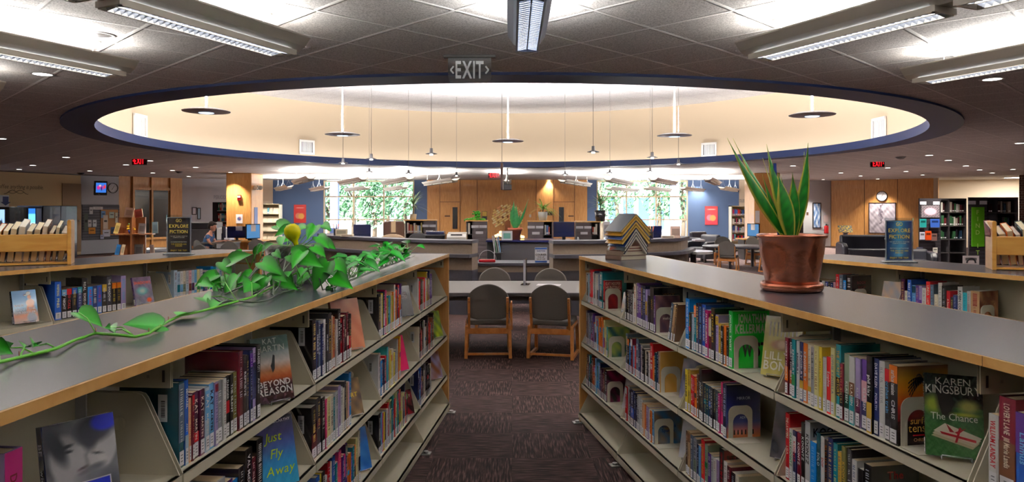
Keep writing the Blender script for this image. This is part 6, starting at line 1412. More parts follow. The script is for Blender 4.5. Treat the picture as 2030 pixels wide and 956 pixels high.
# ------------------------------------------------------------------ the circulation desk
def offset(path, d):
    o = []
    for i, p in enumerate(path):
        a = Vector(path[max(0, i-1)]); b = Vector(path[min(len(path)-1, i+1)]); t = (b-a).normalized(); o.append((p[0]-t.y*d, p[1]+t.x*d))
    return o
def smooth(path, n=6):
    P_ = [Vector(p) for p in path]; P_ = [P_[0]*2-P_[1]]+P_+[P_[-1]*2-P_[-2]]; o = []
    for i in range(1, len(P_)-2):
        for k in range(n):
            t = k/n; a, b, c, d = P_[i-1:i+3]; o.append(tuple(.5*((2*b)+(c-a)*t+(2*a-5*b+4*c-d)*t*t+(-a+3*b-3*c+d)*t**3)))
    return o+[tuple(P_[-2])]
def ribbon(m, path, d0, d1, z0, z1):
    a, b = offset(path, d0), offset(path, d1)
    for i in range(len(path)-1): m.ext([a[i], a[i+1], b[i+1], b[i]], z0, z1)
def counter(lb, path, sgn, top=1.1):
    t = thing('service_counter', lb, 'counter'); path = smooth(path); I = sgn
    def rib(name, mt, d0, d1, z0, z1):
        m = MB(); a, b = offset(path, d0*I), offset(path, d1*I); n = len(path)
        if I < 0: a, b = b, a
        V = [(p[0],p[1],z) for z in (z0,z1) for p in a]+[(p[0],p[1],z) for z in (z0,z1) for p in b]; Fs = []
        for i in range(n-1): Fs += [(i,i+1,n+i+1,n+i),(2*n+i,3*n+i,3*n+i+1,2*n+i+1),(n+i,n+i+1,3*n+i+1,3*n+i),(i,2*n+i,2*n+i+1,i+1)]
        Fs += [(0,n,3*n,2*n),(n-1,3*n-1,4*n-1,2*n-1)]
        return m.add(V, Fs).build(name, mt, t)
    rib('counter_top', DARKLAM, 0, .34, top-.045, top); rib('upper_panel', TAUPE, .03, .3, top-.20, top-.045); rib('ledge', DARKLAM, -.1, .3, top-.25, top-.2)
    rib('lower_panel', TAUPE, .02, .3, top-.44, top-.25); rib('base_panel', DARKLAM, .03, .3, 0, top-.44); return t
counter('curved left wing of the service desk, slate top over taupe panels', [(-.595,10.5),(-1.0,10.62),(-1.49,10.87),(-2.26,11.47),(-3.15,12.4),(-3.7,13.6)][::-1], 1)
counter('curved right wing of the service desk, slate top over taupe panels', [(.60,10.4),(1.3,10.52),(2.0,10.87),(2.66,11.35),(3.05,12.3)], 1)
t = thing('curved_ledge', 'rounded white-topped ledge at the right end of the service desk', 'ledge', (2.95,12.05,0)); MB((210,212,218)).ext([(.0+.42*cos(a), .42*sin(a)) for a in [R(-80+17*k) for k in range(11)]]+[(-.1,0)], .82, .86).build('ledge_top', GLOSSY, t); MB((60,58,70)).cyl((.1,0,0), .05, .82, 10).build('support', PAINT, t)
t = thing('low_desk', 'low slate desk with black frame between the two desk wings', 'desk', (.0,10.9,0))
MB().box(-.64, .66, -.03, .62, .70, .74).build('desk_top', DARKLAM, t); MB().box(-.60, .62, 0, .04, .60, .70).build('front_panel', TAUPE, t); MB().box(-.60, .62, .0, .03, .12, .60).build('lower_panel', DARKLAM, t)
for sx in (-.62, .64): MB((24,22,26)).box(sx-.016, sx+.016, -.01, .6, 0, .70).build('leg', PAINT, t)
# sign on the low desk
p = P(1072.5, 517, 10.95); t = thing('desk_sign', 'white COURIER sign in a clear holder on the low desk', 'sign', (p.x, p.y, .741)); w, h = .095, .235
MB((226,230,240)).box(-w, w, -.004, 0, .0, h).build('card', PAPER, t); m = MB((40,90,170)); m.box(-w+.004, w-.004, -.006, -.004, h-.03, h-.006); m.box(-w+.004, w-.004, -.006, -.004, .006, .03); m.col((30,60,130)); m.text('BARTON', lambda a, b: (a, -.006, h*.72+b), .024, 1, maxw=.12); m.col((26,26,34))
m.text('COURIER', lambda a, b: (a, -.006, h*.47+b), .028, 1, maxw=.165); m.text('PICK-UP', lambda a, b: (a, -.006, h*.33+b), .019, 1, maxw=.1); m.text('DROP-OFF', lambda a, b: (a, -.006, h*.2+b), .019, 1, maxw=.13); m.build('printed_face', PAPER, t)
p = P(966, 514, 11.1); t = thing('desk_basket', 'red tray with a round wire rim on the low desk', 'basket', (p.x, p.y, .741)); MB((170,24,34)).ext([(-.13,-.09),(.13,-.09),(.11,.08),(-.11,.08)], 0, .045).build('tray', GLOSSY, t, bev=.012); MB((60,60,64)).tube([(.135*cos(a), .05, .03+.15*sin(a)) for a in [pi*k/16 for k in range(17)]], .004, 6).build('wire_rim', STEEL, t)
p = P(979, 520, 11.0); m = MB((200,206,216)); m.box(-.006, .006, -.01, .01, 0, .42); o = m.build('clear_post', GLOSSY); o.location = (p.x, 11.3, .741); tag(o, 'slim clear post rising from the left of the low desk', 'post')
# inner desk behind, carrying folders, plant, picture
t = thing('inner_desk', 'navy-topped desk behind the low desk, carrying the terracotta pot', 'desk', (.3,13.2,0)); MB((30,34,84)).box(-.78, .82, -.05, .8, .955, .99).build('desk_top', GLOSSY, t); MB().box(-.5, .5, 0, .04, .5, .94).build('front_panel', mat('grey_panel', (70,68,72), .6), t); MB((18,16,20)).box(-.76, .8, .04, .75, .0, .95).build('body', MATTE, t)
for i, (x, c) in enumerate(((981,(206,216,210)),(985,(110,150,120)),(989,(222,226,232)),(992,(120,160,200)))):
    p = P(x, 502, 12.9); m = MB(c); m.box(-.006, .006, 0, .25, 0, .3); o = m.build('paper_folder', PAPER); o.matrix_world = Matrix.Translation((p.x, 12.88, .775)) @ Matrix.Rotation(R(-9), 4, 'Y'); tag(o, '%s folder standing in the row left of the inner desk front' % ['pale','green','white','blue'][i], 'folder', 'upright folders')
    
m = MB((40,40,44)); m.box(-.09, .09, 0, .28, .0, .01); o = m.build('folder_shelf', PAINT); p = P(987, 502, 12.9); o.location = (p.x, 12.87, .76); tag(o, 'small dark shelf holding the upright folders', 'shelf')
TERRA = mat('terracotta', (150, 76, 50), .8, var=.08, vscale=20)
def tpot(lb, p, s, mt=TERRA, cat='plant', name='potted_plant'):
    t = thing(name, lb, cat, p); MB().lathe([(0,0), (.09*s,0), (.12*s,.17*s), (.135*s,.17*s), (.14*s,.22*s), (.125*s,.22*s), (.115*s,.2*s), (0,.2*s)], n=24).build('pot', mt, t); return t
p = P(1021, 473, 13.4); t = tpot('snake plant in a terracotta pot on the inner desk', (p.x, 13.4, .99), 1.0, name='potted_snake_plant')
for tip, w, b in (((-.02,0,.74),.09,(-.04,0,.0)), ((.02,.02,.66),.08,(.02,0,0)), ((.25,0,.76),.04,(.03,0,-.03)), ((-.08,.02,.6),.07,(-.03,0,0)), ((.1,.02,.5),.05,(.02,0,0))):
    m = MB(); sword(m, (tip[0]*.1,0,.2), tip, w, b, .1, edge=(60,120,60), mid=(22,92,46)); m.build('leaf', LEAF, t, solid=.003)
panel  # desk items
p = P(1005, 474, 13.1); t = thing('picture_frame', 'small white-framed green picture on the inner desk', 'picture', (p.x, 13.1, .99)); MB((220,224,232)).box(-.1, .1, 0, .015, 0, .17).build('frame', PAINT, t); MB((90,140,130)).box(-.065, .065, -.003, 0, .03, .13).build('picture', PAPER, t)
for i, (x, y) in enumerate(((993,459),(1030,466),(988,464),(1036,468),(994,465),(984,466))):
    p = P(x, y+4, 13.75); t = thing('glowing_ornament', 'small warm glowing ornament, %s of the cluster %s the terracotta pot' % (['topmost','upper one','left one','lower one','middle one','leftmost'][i], 'left of' if x < 1010 else 'right of'), 'ornament', (p.x, 13.75, p.z), 0, 'small glowing ornaments by the terracotta pot, %s' % ('left' if x < 1010 else 'right')); MB((255,214,140)).blob((0,0,.02), (.04,.04,.03)).build('globe', emis('ornament_glow', (255,200,120), 2.5), t); MB((60,40,20)).cyl((0,0,.99-p.z), .02, p.z-.99, 8).build('stem', PAINT, t)
# screens, printers, chairs in the work area
def monitor(lb, x0, x1, y0, y1, Y, rz=0, back=True, h0=None, col=(14,20,50), tablez=None):
    a, b = P(x0, y1, Y), P(x1, y0, Y); w, h = b.x-a.x, b.z-a.z; base = tablez if tablez is not None else a.z-.08
    t = thing('computer_monitor', lb, 'monitor', ((a.x+b.x)/2, Y, base), rz); z0 = a.z-base
    MB(col).box(-w/2, w/2, 0, .035, z0, z0+h).build('screen_housing', GLOSSY, t, bev=.006); MB((20,20,24)).box(-.03, .03, .035, .07, 0, z0+h*.4).build('stand', PAINT, t); MB((20,20,24)).box(-.11, .11, -.04, .14, 0, .012).build('foot', PAINT, t); return t
t = thing('work_desk', 'long grey work surface behind the right wing of the desk', 'desk', (1.65,12.55,0)); MB().box(-.75, .85, -.35, .35, .86, .9).build('desk_top', TABLETOP, t); MB((40,38,44)).box(-.72, .82, -.3, .3, 0, .86).build('cabinet_body', MATTE, t)
t = thing('work_desk', 'long grey work surface behind the left wing of the desk', 'desk', (-1.75,12.9,0)); MB().box(-1.0, .95, -.35, .35, .88, .92).build('desk_top', TABLETOP, t); MB((40,38,44)).box(-.95, .9, -.3, .3, 0, .88).build('cabinet_body', MATTE, t)
monitor('large dark monitor turned away on the right desk wing', 1097, 1139, 440, 470, 12.5, tablez=.9); monitor('dark monitor behind the book house on the desk', 1276, 1313, 448, 474, 12.5, R(8), tablez=.9)
monitor('dark monitor with reflections at the left desk wing', 701, 735, 445, 470, 12.8, R(10), tablez=.92)
t = thing('desk_telephone', 'dark desk telephone right of the large monitor', 'telephone', (P(1153,470,12.4).x, 12.4, .9)); m = MB((62,54,46)); m.extx([(-.09,0),(-.09,.03),(.09,.12),(.1,0)][::-1], -.1, .1); m.build('base', GLOSSY, t, bev=.01); m = MB((40,36,32)); m.tube([(-.06,-.06,.09), (-.07,0,.16), (-.06,.07,.14)], .025, 8); m.build('handset', GLOSSY, t)
t = thing('laser_printer', 'white laser printer with black tray on the left desk wing', 'printer', (P(906,474,12.7).x, 12.7, .92)); m = MB((206,206,202)); m.extx([(-.16,0),(-.17,.15),(-.1,.2),(.18,.23),(.18,0)][::-1], -.17, .17); m.build('body', GLOSSY, t, bev=.012); MB((24,24,28)).box(-.1, .1, -.14, .05, .175, .2).build('paper_tray', PAINT, t); MB((30,30,34)).box(-.1, .1, -.172, -.165, .06, .075).build('output_slot', PAINT, t)
t = thing('office_printer', 'black multifunction printer left of the white printer', 'printer', (P(865,474,12.8).x, 12.8, .92)); MB((20,20,26)).box(-.18, .17, -.17, .17, 0, .19).build('body', GLOSSY, t, bev=.012); MB((30,34,60)).box(-.17, .15, -.14, .16, .19, .245).build('scanner_lid', GLOSSY, t, bev=.01); MB((70,70,76)).box(-.06, .06, -.2, -.17, .02, .05).build('output_tray', PAINT, t)
def taskchair(lb, x, Y, top, w, col):
    p = at(x, Y); t = thing('office_chair', lb, 'office chair', p, 0, 'office chairs inside the service desk'); mt = mat('chair_cloth', col, .8, var=.08)
    o = [(w*(.5 if abs(c) < 1 else .5)*cos(a), top-.28+.28*sin(a)**.6 if sin(a) > 0 else top-.28) for a, c in [(pi*k/16, 0) for k in range(17)]]+[(-w*.45, top-.45), (w*.45, top-.45)]
    MB().exty(o[::-1], -.03, .04).build('backrest', mt, t, bev=.02); MB().ext(rrect(w*.95,.46,.08,cy=.25), .44, .52).build('seat', mt, t, bev=.02)
    m = MB((30,30,34)); m.cyl((0,.25,.08), .03, .36, 12); m.bar((0,.06,.46), (0,0,top-.4), .05, .02)
    for k in range(5): a = k*2*pi/5; m.bar((0,.25,.09), (.27*cos(a), .25+.27*sin(a), .06), .04, .03); m.blob((.27*cos(a), .25+.27*sin(a), .03), .03, 8, 6)
    m.build('swivel_base', PAINT, t)
taskchair('cream rounded chair back showing over the left desk wing', 778, 14.1, 1.07, .6, (206,180,150)); taskchair('black office chair left of the black printer', 829, 14.0, 1.1, .42, (18,16,20)); taskchair('black office chair below the large monitor', 1090, 12.0, .88, .4, (20,18,24)) if 0 else None
# brown cartons and books beyond the left wing
for x0, x1, y0, Y, c, lb in ((760,802,438,15.5,(70,48,38),'brown high-backed desk chair with paper tag, left of the low bookcase'),):
    a = P(x0, y0, Y); b = P(x1, y0, Y); w = b.x-a.x; t = thing('office_chair', lb, 'office chair', ((a.x+b.x)/2, Y, 0), R(6)); MB(c).exty(rrect(w, .62, .07, cy=a.z-.31)[::-1], -.04, .05).build('backrest', GLOSSY, t, bev=.02); MB(c).box(-w/2, w/2, .05, .5, .42, .52).build('seat', GLOSSY, t, bev=.02); m = MB((30,28,30)); m.cyl((0,.25,.0), .2, .05, 12); m.cyl((0,.25,.05), .03, .38, 10); m.build('swivel_base', PAINT, t); MB((226,200,160)).box(-.06, .04, -.05, -.041, a.z-.25, a.z-.0).build('paper_tag', PAPER, t)
# low bookcases behind the desk, with slatted ends
def lowcase(lb, x0, x1, y0, Y, h=None, books=True, seed=1, endx=None, depth=.5):
    a, b = P(x0, y0, Y), P(x1, y0, Y); w = b.x-a.x; h = a.z; t = thing('low_bookcase', lb, 'bookcase', (a.x, Y, 0), 0, 'low bookcases behind the desk')
    m = MB((52,46,50)); m.box(0, w, 0, depth, 0, .08); m.box(0, .03, .03, depth, 0, h); m.box(w-.03, w, .03, depth, 0, h); m.box(0, w, depth-.02, depth, 0, h)
    for k in (1, 2): z = h-.34*k; m.box(0, w, .0, depth, z-.02, z)
    m.build('carcass', MATTE, t); MB().box(-.02, w+.02, -.02, depth+.02, h, h+.03).build('top_board', EDGE, t)
    return t, w, h
def slatend(t, x0, x1, h, y=-.02):
    m = MB((64,56,58)); m.box(x0, x1, y-.02, y, 0, h); m.col((36,30,34)); z = .1
    while z < h: m.box(x0, x1, y-.024, y-.02, z, z+.012); z += .1
    m.build('slatted_end', MATTE, t)
    for k, (u, v) in enumerate(((.2,.14), (.75,.14), (.5,.30))):
        c = MB((206,208,216)); X = x0+(x1-x0)*u; c.box(X-.1, X+.1, y-.03, y-.024, h-v-.035, h-v+.035); c.build('label_holder', PAPER, t)
for x0, x1, y0, Y, lb, e, sd in ((803,863,438,20.0,'low bookcase under the left dracaena by the wood panelling', .62, 1), (924,965,439,19.0,'low bookcase with green moss planter, left of the leaf tree', .3, 2), (1047,1096,440,19.0,'low bookcase carrying the spider plant', 0, 3), (1143,1190,441,20.0,'low bookcase by the right blue wall behind the phone', 0, 4)):
    t, w, h = lowcase(lb, x0, x1, y0, Y, seed=sd)
    if sd in (1, 2): slatend(t, w*e, w, h); bx = (.05, w*e-.03)
    else: slatend(t, 0, w*.62, h); bx = (w*.62+.03, w-.04)
    cnt = 0; rr = random.Random(sd); lab = 'small books in the low bookcase %s' % ['under the left dracaena', 'beside the moss planter', 'under the spider plant', 'behind the desk phone'][sd-1]
    for k in (1,):
        x = bx[0]; z = h-.34*k
        while x < bx[1]:
            ww = rr.uniform(.035,.055); hh = rr.uniform(.2,.3); c = rr.choice([(226,220,206),(190,160,110),(236,236,236),(150,60,50),(80,110,150),(210,190,120)])
            if x+ww > bx[1]: break
            b = MB(c); b.box(0, ww, 0, .18, 0, hh); b.col((238,238,240)); b.box(.004, ww-.004, -.001, 0, .02, .06); o = b.build('hardback_book', GLOSSY); M = t.matrix_world.copy(); o.location = (t.location.x+x, t.location.y+.03, z); cnt += 1; tag(o, '%s of the %s' % (ordl[cnt-1], lab), 'book', lab); x += ww+.006
# plants on them
def spiky(lb, x, y, Y, n, L, w, col, pot, pc_, trunk=0, ps=1.0, drop=.5, seed=1, name='potted_plant'):
    p = P(x, y, Y); t = thing(name, lb, 'plant', p); rr = random.Random(seed)
    MB(pc_).lathe([(0,0), (.1*ps,0), (.13*ps,.24*ps), (.12*ps,.24*ps), (.11*ps,.21*ps), (0,.2*ps)], n=20).build('pot', GLOSSY, t); zb = .2*ps
    if trunk: MB((120,104,76)).tube([(0,0,zb), (.01,0,zb+trunk)], .018, 7).build('stem', MATTE, t); zb += trunk
    m = MB()
    for k in range(n):
        a = rr.uniform(0, 6.28); el = rr.uniform(.1, 1.0); l = L*rr.uniform(.7,1.1); V = []; K = []; q = 7
        sx, sy = cos(a+pi/2), sin(a+pi/2); sh_ = rr.uniform(.8,1.25); zz = zb+(rr.uniform(-trunk*.5, 0) if trunk else 0)
        for i in range(q+1):
            f_ = i/q; r = l*f_*cos(el)*(1); z = zz+l*f_*sin(el)-drop*l*f_*f_*(1-el*.6); z = max(z, -.0 if y else 0); ww = w*(1-f_)**.6*(.6+.4*f_)+.001
            for s in (-1, 1): V.append((r*cos(a)+s*sx*ww, r*sin(a)+s*sy*ww, z)); K.append(lin(tuple(min(255, c*sh_) for c in col)))
        m.add(V, [(2*i, 2*i+1, 2*i+3, 2*i+2) for i in range(q)], K)
    m.build('foliage', LEAF, t)
spiky('tall dracaena with drooping striped leaves before the left window', 819, 438, 20.2, 46, .62, .02, (120,150,96), 0, (196,180,150), .38, .8, .55, 2, 'potted_dracaena')
spiky('bushy dracaena in a dark pot before the right window', 1190, 439, 20.2, 50, .5, .022, (76,120,64), 0, (36,34,42), .3, 1.3, .35, 3, 'potted_dracaena')
spiky('pale spider plant in a white pot on the low bookcase', 1076, 438, 19.2, 60, .5, .016, (140,190,90), 0, (196,200,196), .16, 1.0, .75, 4, 'potted_spider_plant')
p = P(941, 439, 19.2); t = thing('moss_planter', 'bright green mossy planter on the low bookcase left of the leaf tree', 'plant', p); m = MB((50,130,24)); rr = random.Random(9)
for k in range(60): a = rr.uniform(0,6.28); r_ = rr.random()**.5*.26; m.col((50+int(40*rr.random()), 130+int(40*rr.random()), 24)); m.blob((r_*cos(a), r_*sin(a)*.6, .03+.05*(1-r_/.26)), rr.uniform(.02,.05), 6, 4)
for k in range(40): a = rr.uniform(0,6.28); r_ = rr.random()**.5*.1; m.blob((.05+r_*cos(a), r_*sin(a), .17+rr.uniform(-.05,.1)), (rr.uniform(.02,.04), .03, .02), 6, 4)
m.build('foliage', LEAF, t); MB((110,84,50)).cyl((.05,0,.05), .015, .12, 8).build('stem', MATTE, t)
t, w, h = panel('framed_notice', 'small framed notice with dark sleeves on the panelling above the moss planter', 'notice', 955, 419, 966, 437, 'pan', (110,84,40), .02, face=lambda u, v: (216,180,90) if v > .45 else (24,22,26), nu=4, nv=10)
panel('framed_notice', 'dark label plate on the panelling right of the spider plant', 'notice', 1081, 419, 1095, 427, 'pan', (60,44,30), .02, face=(90,76,50)); panel('thermostat', 'small pale thermostat on the panelling right of the leaf tree', 'thermostat', 1049, 425, 1053, 431, 'pan', (200,190,176), 0, face=(206,196,184))
# donor tree of gold leaves
M, w, h = onwall(975, 405, 1038, 460, 'pan'); t = thing('leaf_tree_sculpture', 'donor tree of gold and copper leaf plaques on the wood panelling', 'wall sculpture', M=M)
m = MB((124,72,36)); m.exty([(-.14,-h*.5),(-.11,-h*.32),(-.09,-.12),(-.26,.05),(-.22,.08),(-.05,-.06),(-.03,.18),(.03,.18),(.04,-.05),(.24,.1),(.28,.06),(.1,-.14),(.12,-h*.34),(.16,-h*.5)], -.05, -.003); m.build('trunk', MATTE, t)
lf = MB(); rr = random.Random(8); GOLDM = mat('brushed_gold', None, .4); st = .083; a45 = R(38)
for i in range(-11, 12):
    for j in range(-11, 12):
        X = (i*cos(a45)-j*sin(a45)*.9)*st*1.15; Z = (i*sin(a45)*.9+j*cos(a45))*st+.06
        if (X/(w*.5))**2+((Z-.03)/(h*.47))**2 > 1 or (abs(X) < .16 and Z < -.1) or (Z < -.26 and abs(X) < .3) or (i+2*j) % 5 == 0 and rr.random() < .8: continue
        lf.col(rr.choice([(252,224,150),(255,238,184),(240,176,120),(246,214,130)])); c, s_ = cos(a45)*st*.52, sin(a45)*st*.52
        e1 = (c, s_); e2 = (-s_*.8, c*.8); lf.exty([(X-e1[0]-e2[0],Z-e1[1]-e2[1]), (X+e1[0]-e2[0],Z+e1[1]-e2[1]), (X+e1[0]+e2[0],Z+e1[1]+e2[1]), (X-e1[0]+e2[0],Z-e1[1]+e2[1])], -.06, -.05)
lf.build('leaf_plaques', GOLDM, t)
# pens, signs and papers on the wings
def pencup(lb, x, y, Y, z): 
    p = P(x, y, Y); t = thing('pencil_cup', lb, 'pencil cup', (p.x, Y, z)); MB((30,26,34)).cyl((0,0,0), .04, .11, 14).build('cup', PAINT, t); rr = random.Random(2)
    for k in range(9):
        a = rr.uniform(0,6.28); m = MB(rr.choice([(190,80,40),(200,150,60),(40,40,60),(150,40,40)])); m.tube([(.015*cos(a), .015*sin(a), .02), (.05*cos(a), .04*sin(a), .2)], .005, 6); m.build('pencil', PAINT, t)
pencup('dark cup full of pencils on the left desk wing', 666, 467, 12.55, 1.1); pencup('dark cup of orange pencils right of the book house', 1290, 474, 11.15, 1.1)
for x, y, Y, w, h, c, lb, nm in ((677,466,12.3,.1,.12,(206,196,170),'small cream card holder beside the pencil cup on left wing','card_holder'), (688,470,12.0,.11,.04,(206,190,170),'low tray of cards on the left desk wing','card_tray'), (1324,473,11.25,.1,.045,(220,206,190),'cream tray of cards on the right desk wing','card_tray'), (1339,471,11.35,.075,.19,(196,170,160),'upright pink card on the right desk wing','card_holder'), (1229,476,10.85,.16,.03,(220,222,230),'pile of white papers behind the book house','paper_pile'), (1203,477,11.6,.05,.26,(196,196,204),'grey upright file by the book house','magazine_file')):
    p = P(x, y, Y); t = thing(nm, lb, 'desk item', (p.x, Y, 1.1 if Y < 12.4 and nm != 'magazine_file' else 1.1)); MB(c).box(-w, w, -.02, .04, 0, h).build('body', PAPER, t, bev=.004); MB(tuple(v*.7 for v in c)).box(-w*.8, w*.8, -.024, -.02, h*.3, h*.8).build('card_face', PAPER, t)

# ------------------------------------------------------------------ far racks and stacks
def rack(lb, x0, x1, y0, Y, rz, cols, seed, col=(190,184,160), full=True, lab=''):
    a, b = P(x0, y0, Y), P(x1, y0, Y); w = b.x-a.x; h = a.z; cnt = lastk = 0; t = thing('display_rack', lb, 'bookshelf', (a.x, Y, 0), rz)
    m = MB(col); m.box(0, .03, 0, .35, 0, h); m.box(w-.03, w, 0, .35, 0, h); m.box(0, w, .33, .35, 0, h); m.box(0, w, 0, .35, h-.03, h); m.build('frame', METAL, t); n = 5
    M0 = Matrix.Translation((a.x, Y, 0)) @ Matrix.Rotation(rz, 4, 'Z'); rr = random.Random(seed)
    for k in range(n):
        z = .1+k*(h-.15)/n; s = MB(col); s.box(.03, w-.03, 0, .33, z-.02, z); s.build('shelf', METAL, t)
        if not full:
            for c in range(cols): d = MB((170,162,140)); X = .06+(w-.1)*c/cols; d.prism([(0,0),(.2,0),(.2,.22),(0,.22)], lambda p: (X+p[0], .02+p[1]*.5, z+.01+p[1]), lambda p: (X+p[0], .03+p[1]*.5, z+.01+p[1])); d.build('slanted_display', METAL, t)
        if k == 0: continue
        x = .05
        while x < w-.1:
            ww = rr.uniform(.03,.06); hh = rr.uniform(.16,.25)
            if full or (rr.random() < .16):
                c = rr.choice([(190,40,50),(60,90,160),(236,236,236),(60,60,66),(210,190,150),(90,150,170),(160,50,90)]); q = MB(c); q.box(0, ww, .0, .16, 0, hh); q.col((236,236,240)); q.box(.004, ww-.004, -.001, 0, .02, .06)
                cnt = cnt+1 if x > .06 and k == lastk else 1; lastk = k
                o = q.build('paperback_book', GLOSSY); o.matrix_world = M0 @ Matrix.Translation((x, .02, z+.0)); tag(o, '%s on shelf %s from the floor, %s, %s from left' % (lab.split()[0], ['zero','one','two','three','four'][k], 'COLLEGE LIFE rack' if full else 'left magazine rack', ordl[cnt-1]), 'book', lab)
            x += ww+(.008 if full else .08)
    return t
rack('beige magazine rack with slanted displays left of the blue wall', 514, 554, 404, 26.5, R(0), 3, 4, full=False, lab='magazine on the beige rack beside the left blue wall')
rack('beige rack full of paperbacks beneath the COLLEGE LIFE letters', 1450, 1497, 408, 26.0, R(0), 3, 5, lab='paperback on the rack under the COLLEGE LIFE letters')
# wooden revolving display with books, left
p = at(268, 17.5); h1 = P(268,431,17.5).z; t = thing('display_stand', 'stepped wooden display stand with books and plant at left', 'display stand', p, R(10)); DW = wood('cherry', (120,72,40), (152,96,56), .45)
for z, r in ((P(0,505,17.5).z, .52), (P(0,463,17.5).z-.0, .46)):
    MB().ext([(r*cos(2*pi*k/8+pi/8), r*.7*sin(2*pi*k/8+pi/8)) for k in range(8)], z-.03, z).build('tier_shelf', DW, t)
MB().box(-.36, .24, -.03, .03, .05, h1).build('divider_board', DW, t); MB().box(-.02, .02, -.3, .3, .05, h1).build('divider_board', DW, t); MB().ext([(.5*cos(2*pi*k/8+pi/8), .36*sin(2*pi*k/8+pi/8)) for k in range(8)], 0, .08).build('base', DW, t)
rr = random.Random(21); M0 = Matrix.Translation(p) @ Matrix.Rotation(R(10), 4, 'Z')
z1, z2 = P(0,505,17.5).z, P(0,463,17.5).z
for i, (x, y, z, w, h, c, ln, lb) in enumerate(((-.12,-.12,h1,.2,.24,(190,150,130),8,'pale brown book leaning on top of the wooden stand'),(.12,-.1,h1,.18,.2,(150,70,60),-10,'reddish book leaning on top right of the wooden stand'),(-.4,-.14,z2,.1,.27,(206,180,110),14,'tan book tilted at the left of the upper tier'),(.2,-.2,z2,.16,.25,(186,186,190),4,'grey book standing on the upper tier of the stand'),(.44,.05,z2,.13,.28,(90,110,120),-3,'slate book at the right of the upper tier'),(-.38,-.12,z1,.1,.26,(50,110,170),12,'blue book tilted at the left of the lower tier'),(-.26,-.14,z1,.07,.26,(206,190,160),10,'cream book beside the blue one on the lower tier'),(.14,-.2,z1,.2,.26,(120,116,116),0,'grey patterned book in the middle of the lower tier'),(.42,-.08,z1,.1,.24,(220,200,190),-8,'pale pink book at the right of the lower tier'))):
    o_ = thing('paperback_book', lb, 'book', M=M0 @ Matrix.Translation((x, y, z+.001)) @ Matrix.Rotation(R(ln), 4, 'Y') @ Matrix.Rotation(R(-6), 4, 'X')); MB(c).box(-w/2, w/2, 0, .003, 0, h).build('cover', GLOSSY, o_); MB(tuple(v*.82 for v in c)).box(-w*.34, w*.34, -.002, 0, h*.2, h*.75).build('cover_print', GLOSSY, o_); MB(PAGEW).box(-w/2, w/2, .003, .02, 0, h-.002).build('page_block', PAGEC, o_)
pl = M0 @ Vector((-.05,-.15,z2)); t = thing('potted_flowers', 'yellow flowers in a small blue pot on the wooden stand', 'plant', pl); MB((40,50,130)).lathe([(0,0),(.05,0),(.065,.09),(.055,.09),(0,.08)], n=14).build('pot', GLOSSY, t); m = MB()
for k in range(26): a = rr.uniform(0,6.28); r_ = rr.uniform(0,.1); m.col(rr.choice([(220,180,30),(200,160,20),(70,110,40)])); m.blob((r_*cos(a), r_*sin(a)*.6, rr.uniform(.09,.24)), .022, 6, 4)
m.build('blooms', LEAF, t)
# dark stacks at right
def stack(lb, x0, x1, xr, y0, Y, banner, sd):
    a, b = P(x0, y0, Y), P(x1, y0, Y); w = b.x-a.x; h = a.z; L = P(xr, y0, Y).x-b.x; t = thing('tall_bookcase', lb, 'bookcase', (a.x, Y, 0), R(0))
    m = MB((38,34,42)); m.box(0, w, 0, .04, 0, h+.02); m.col((64,58,70)); z = .08
    while z < h-.2: m.box(.01, w-.01, -.006, 0, z, z+.014); z += .085
    m.build('slatted_end', MATTE, t)
    for u in (.18, .8): MB((190,192,206)).box(w*u-.09, w*u+.07, -.014, -.002, h-.14, h-.06).build('label_holder', PAPER, t)
    m = MB((40,36,42)); m.box(w, w+L, .1, .5, h-.03, h+.02); m.box(w, w+L, .48, .5, 0, h); m.box(w+L*.36, w+L*.36+.03, .1, .5, 0, h); m.box(w+L-.03, w+L, .1, .5, 0, h); m.build('carcass', MATTE, t); rr = random.Random(sd)
    for k in range(5):
        z = .12+k*.34; s = MB((70,66,66)); s.box(w, w+L, .1, .48, z-.02, z); s.build('shelf', METAL, t)
        if z < .7: continue
        cnt = 0
        for s0, s1 in ((w+.03, w+L*.36-.03), (w+L*.36+.05, w+L-.05)):
            x = s0
            while x < s1-.05:
                ww = rr.uniform(.03,.06); hh = rr.uniform(.18,.26); c = rr.choice([(60,34,36),(30,50,70),(150,140,130),(40,40,46),(90,40,44),(190,190,186),(50,90,60),(26,26,34)])
                if rr.random() < .8: q = MB(c); q.box(0, ww, 0, .2, 0, hh); q.col((200,200,206)); q.box(.004, ww-.004, -.001, 0, .02, .05); o = q.build('hardback_book', GLOSSY); o.location = (t.location.x+x, Y+.13, z); cnt += 1; tag(o, '%s book of the %s, shelf %s up, %s end' % (ordl[(cnt-1) % 40], 'poster-end bookcase' if sd == 1 else 'banner-end bookcase', ['one','two','three','four','five'][k], 'near' if s0 == w+.03 else 'far'), 'book', 'books in the dark bookcase, shelf %d of %s' % (k, 'poster end' if sd == 1 else 'banner end'))
                x += ww+.008
    return t, w, h
t, w, h = stack('tall dark bookcase with a floral poster end, right of the sofa', 1822.6, 1865, 1921, 395, 18.0, 0, 1)
t2, w2, h2 = stack('tall dark bookcase with a green banner end, far right', 1921, 1957, 2025, 393, 16.0, 1, 2)
o = MB(); q = lambda u, v: (u, -.012, v); ff = layers(lambda u, v: tuple(max(0, c+noise2(u*3,v*3)*70) for c in (110,100,110)), [(.5,.5,.34,.3,0,(226,170,190),.06)]); o.grid(lambda u, v: (w*.08+u*w*.84, -.016, h-.46+v*.3), ff, 26, 18); tag(o.build('floral_poster', PAPER), 'floral poster with a pink disc on the dark bookcase end', 'poster').location = t.location
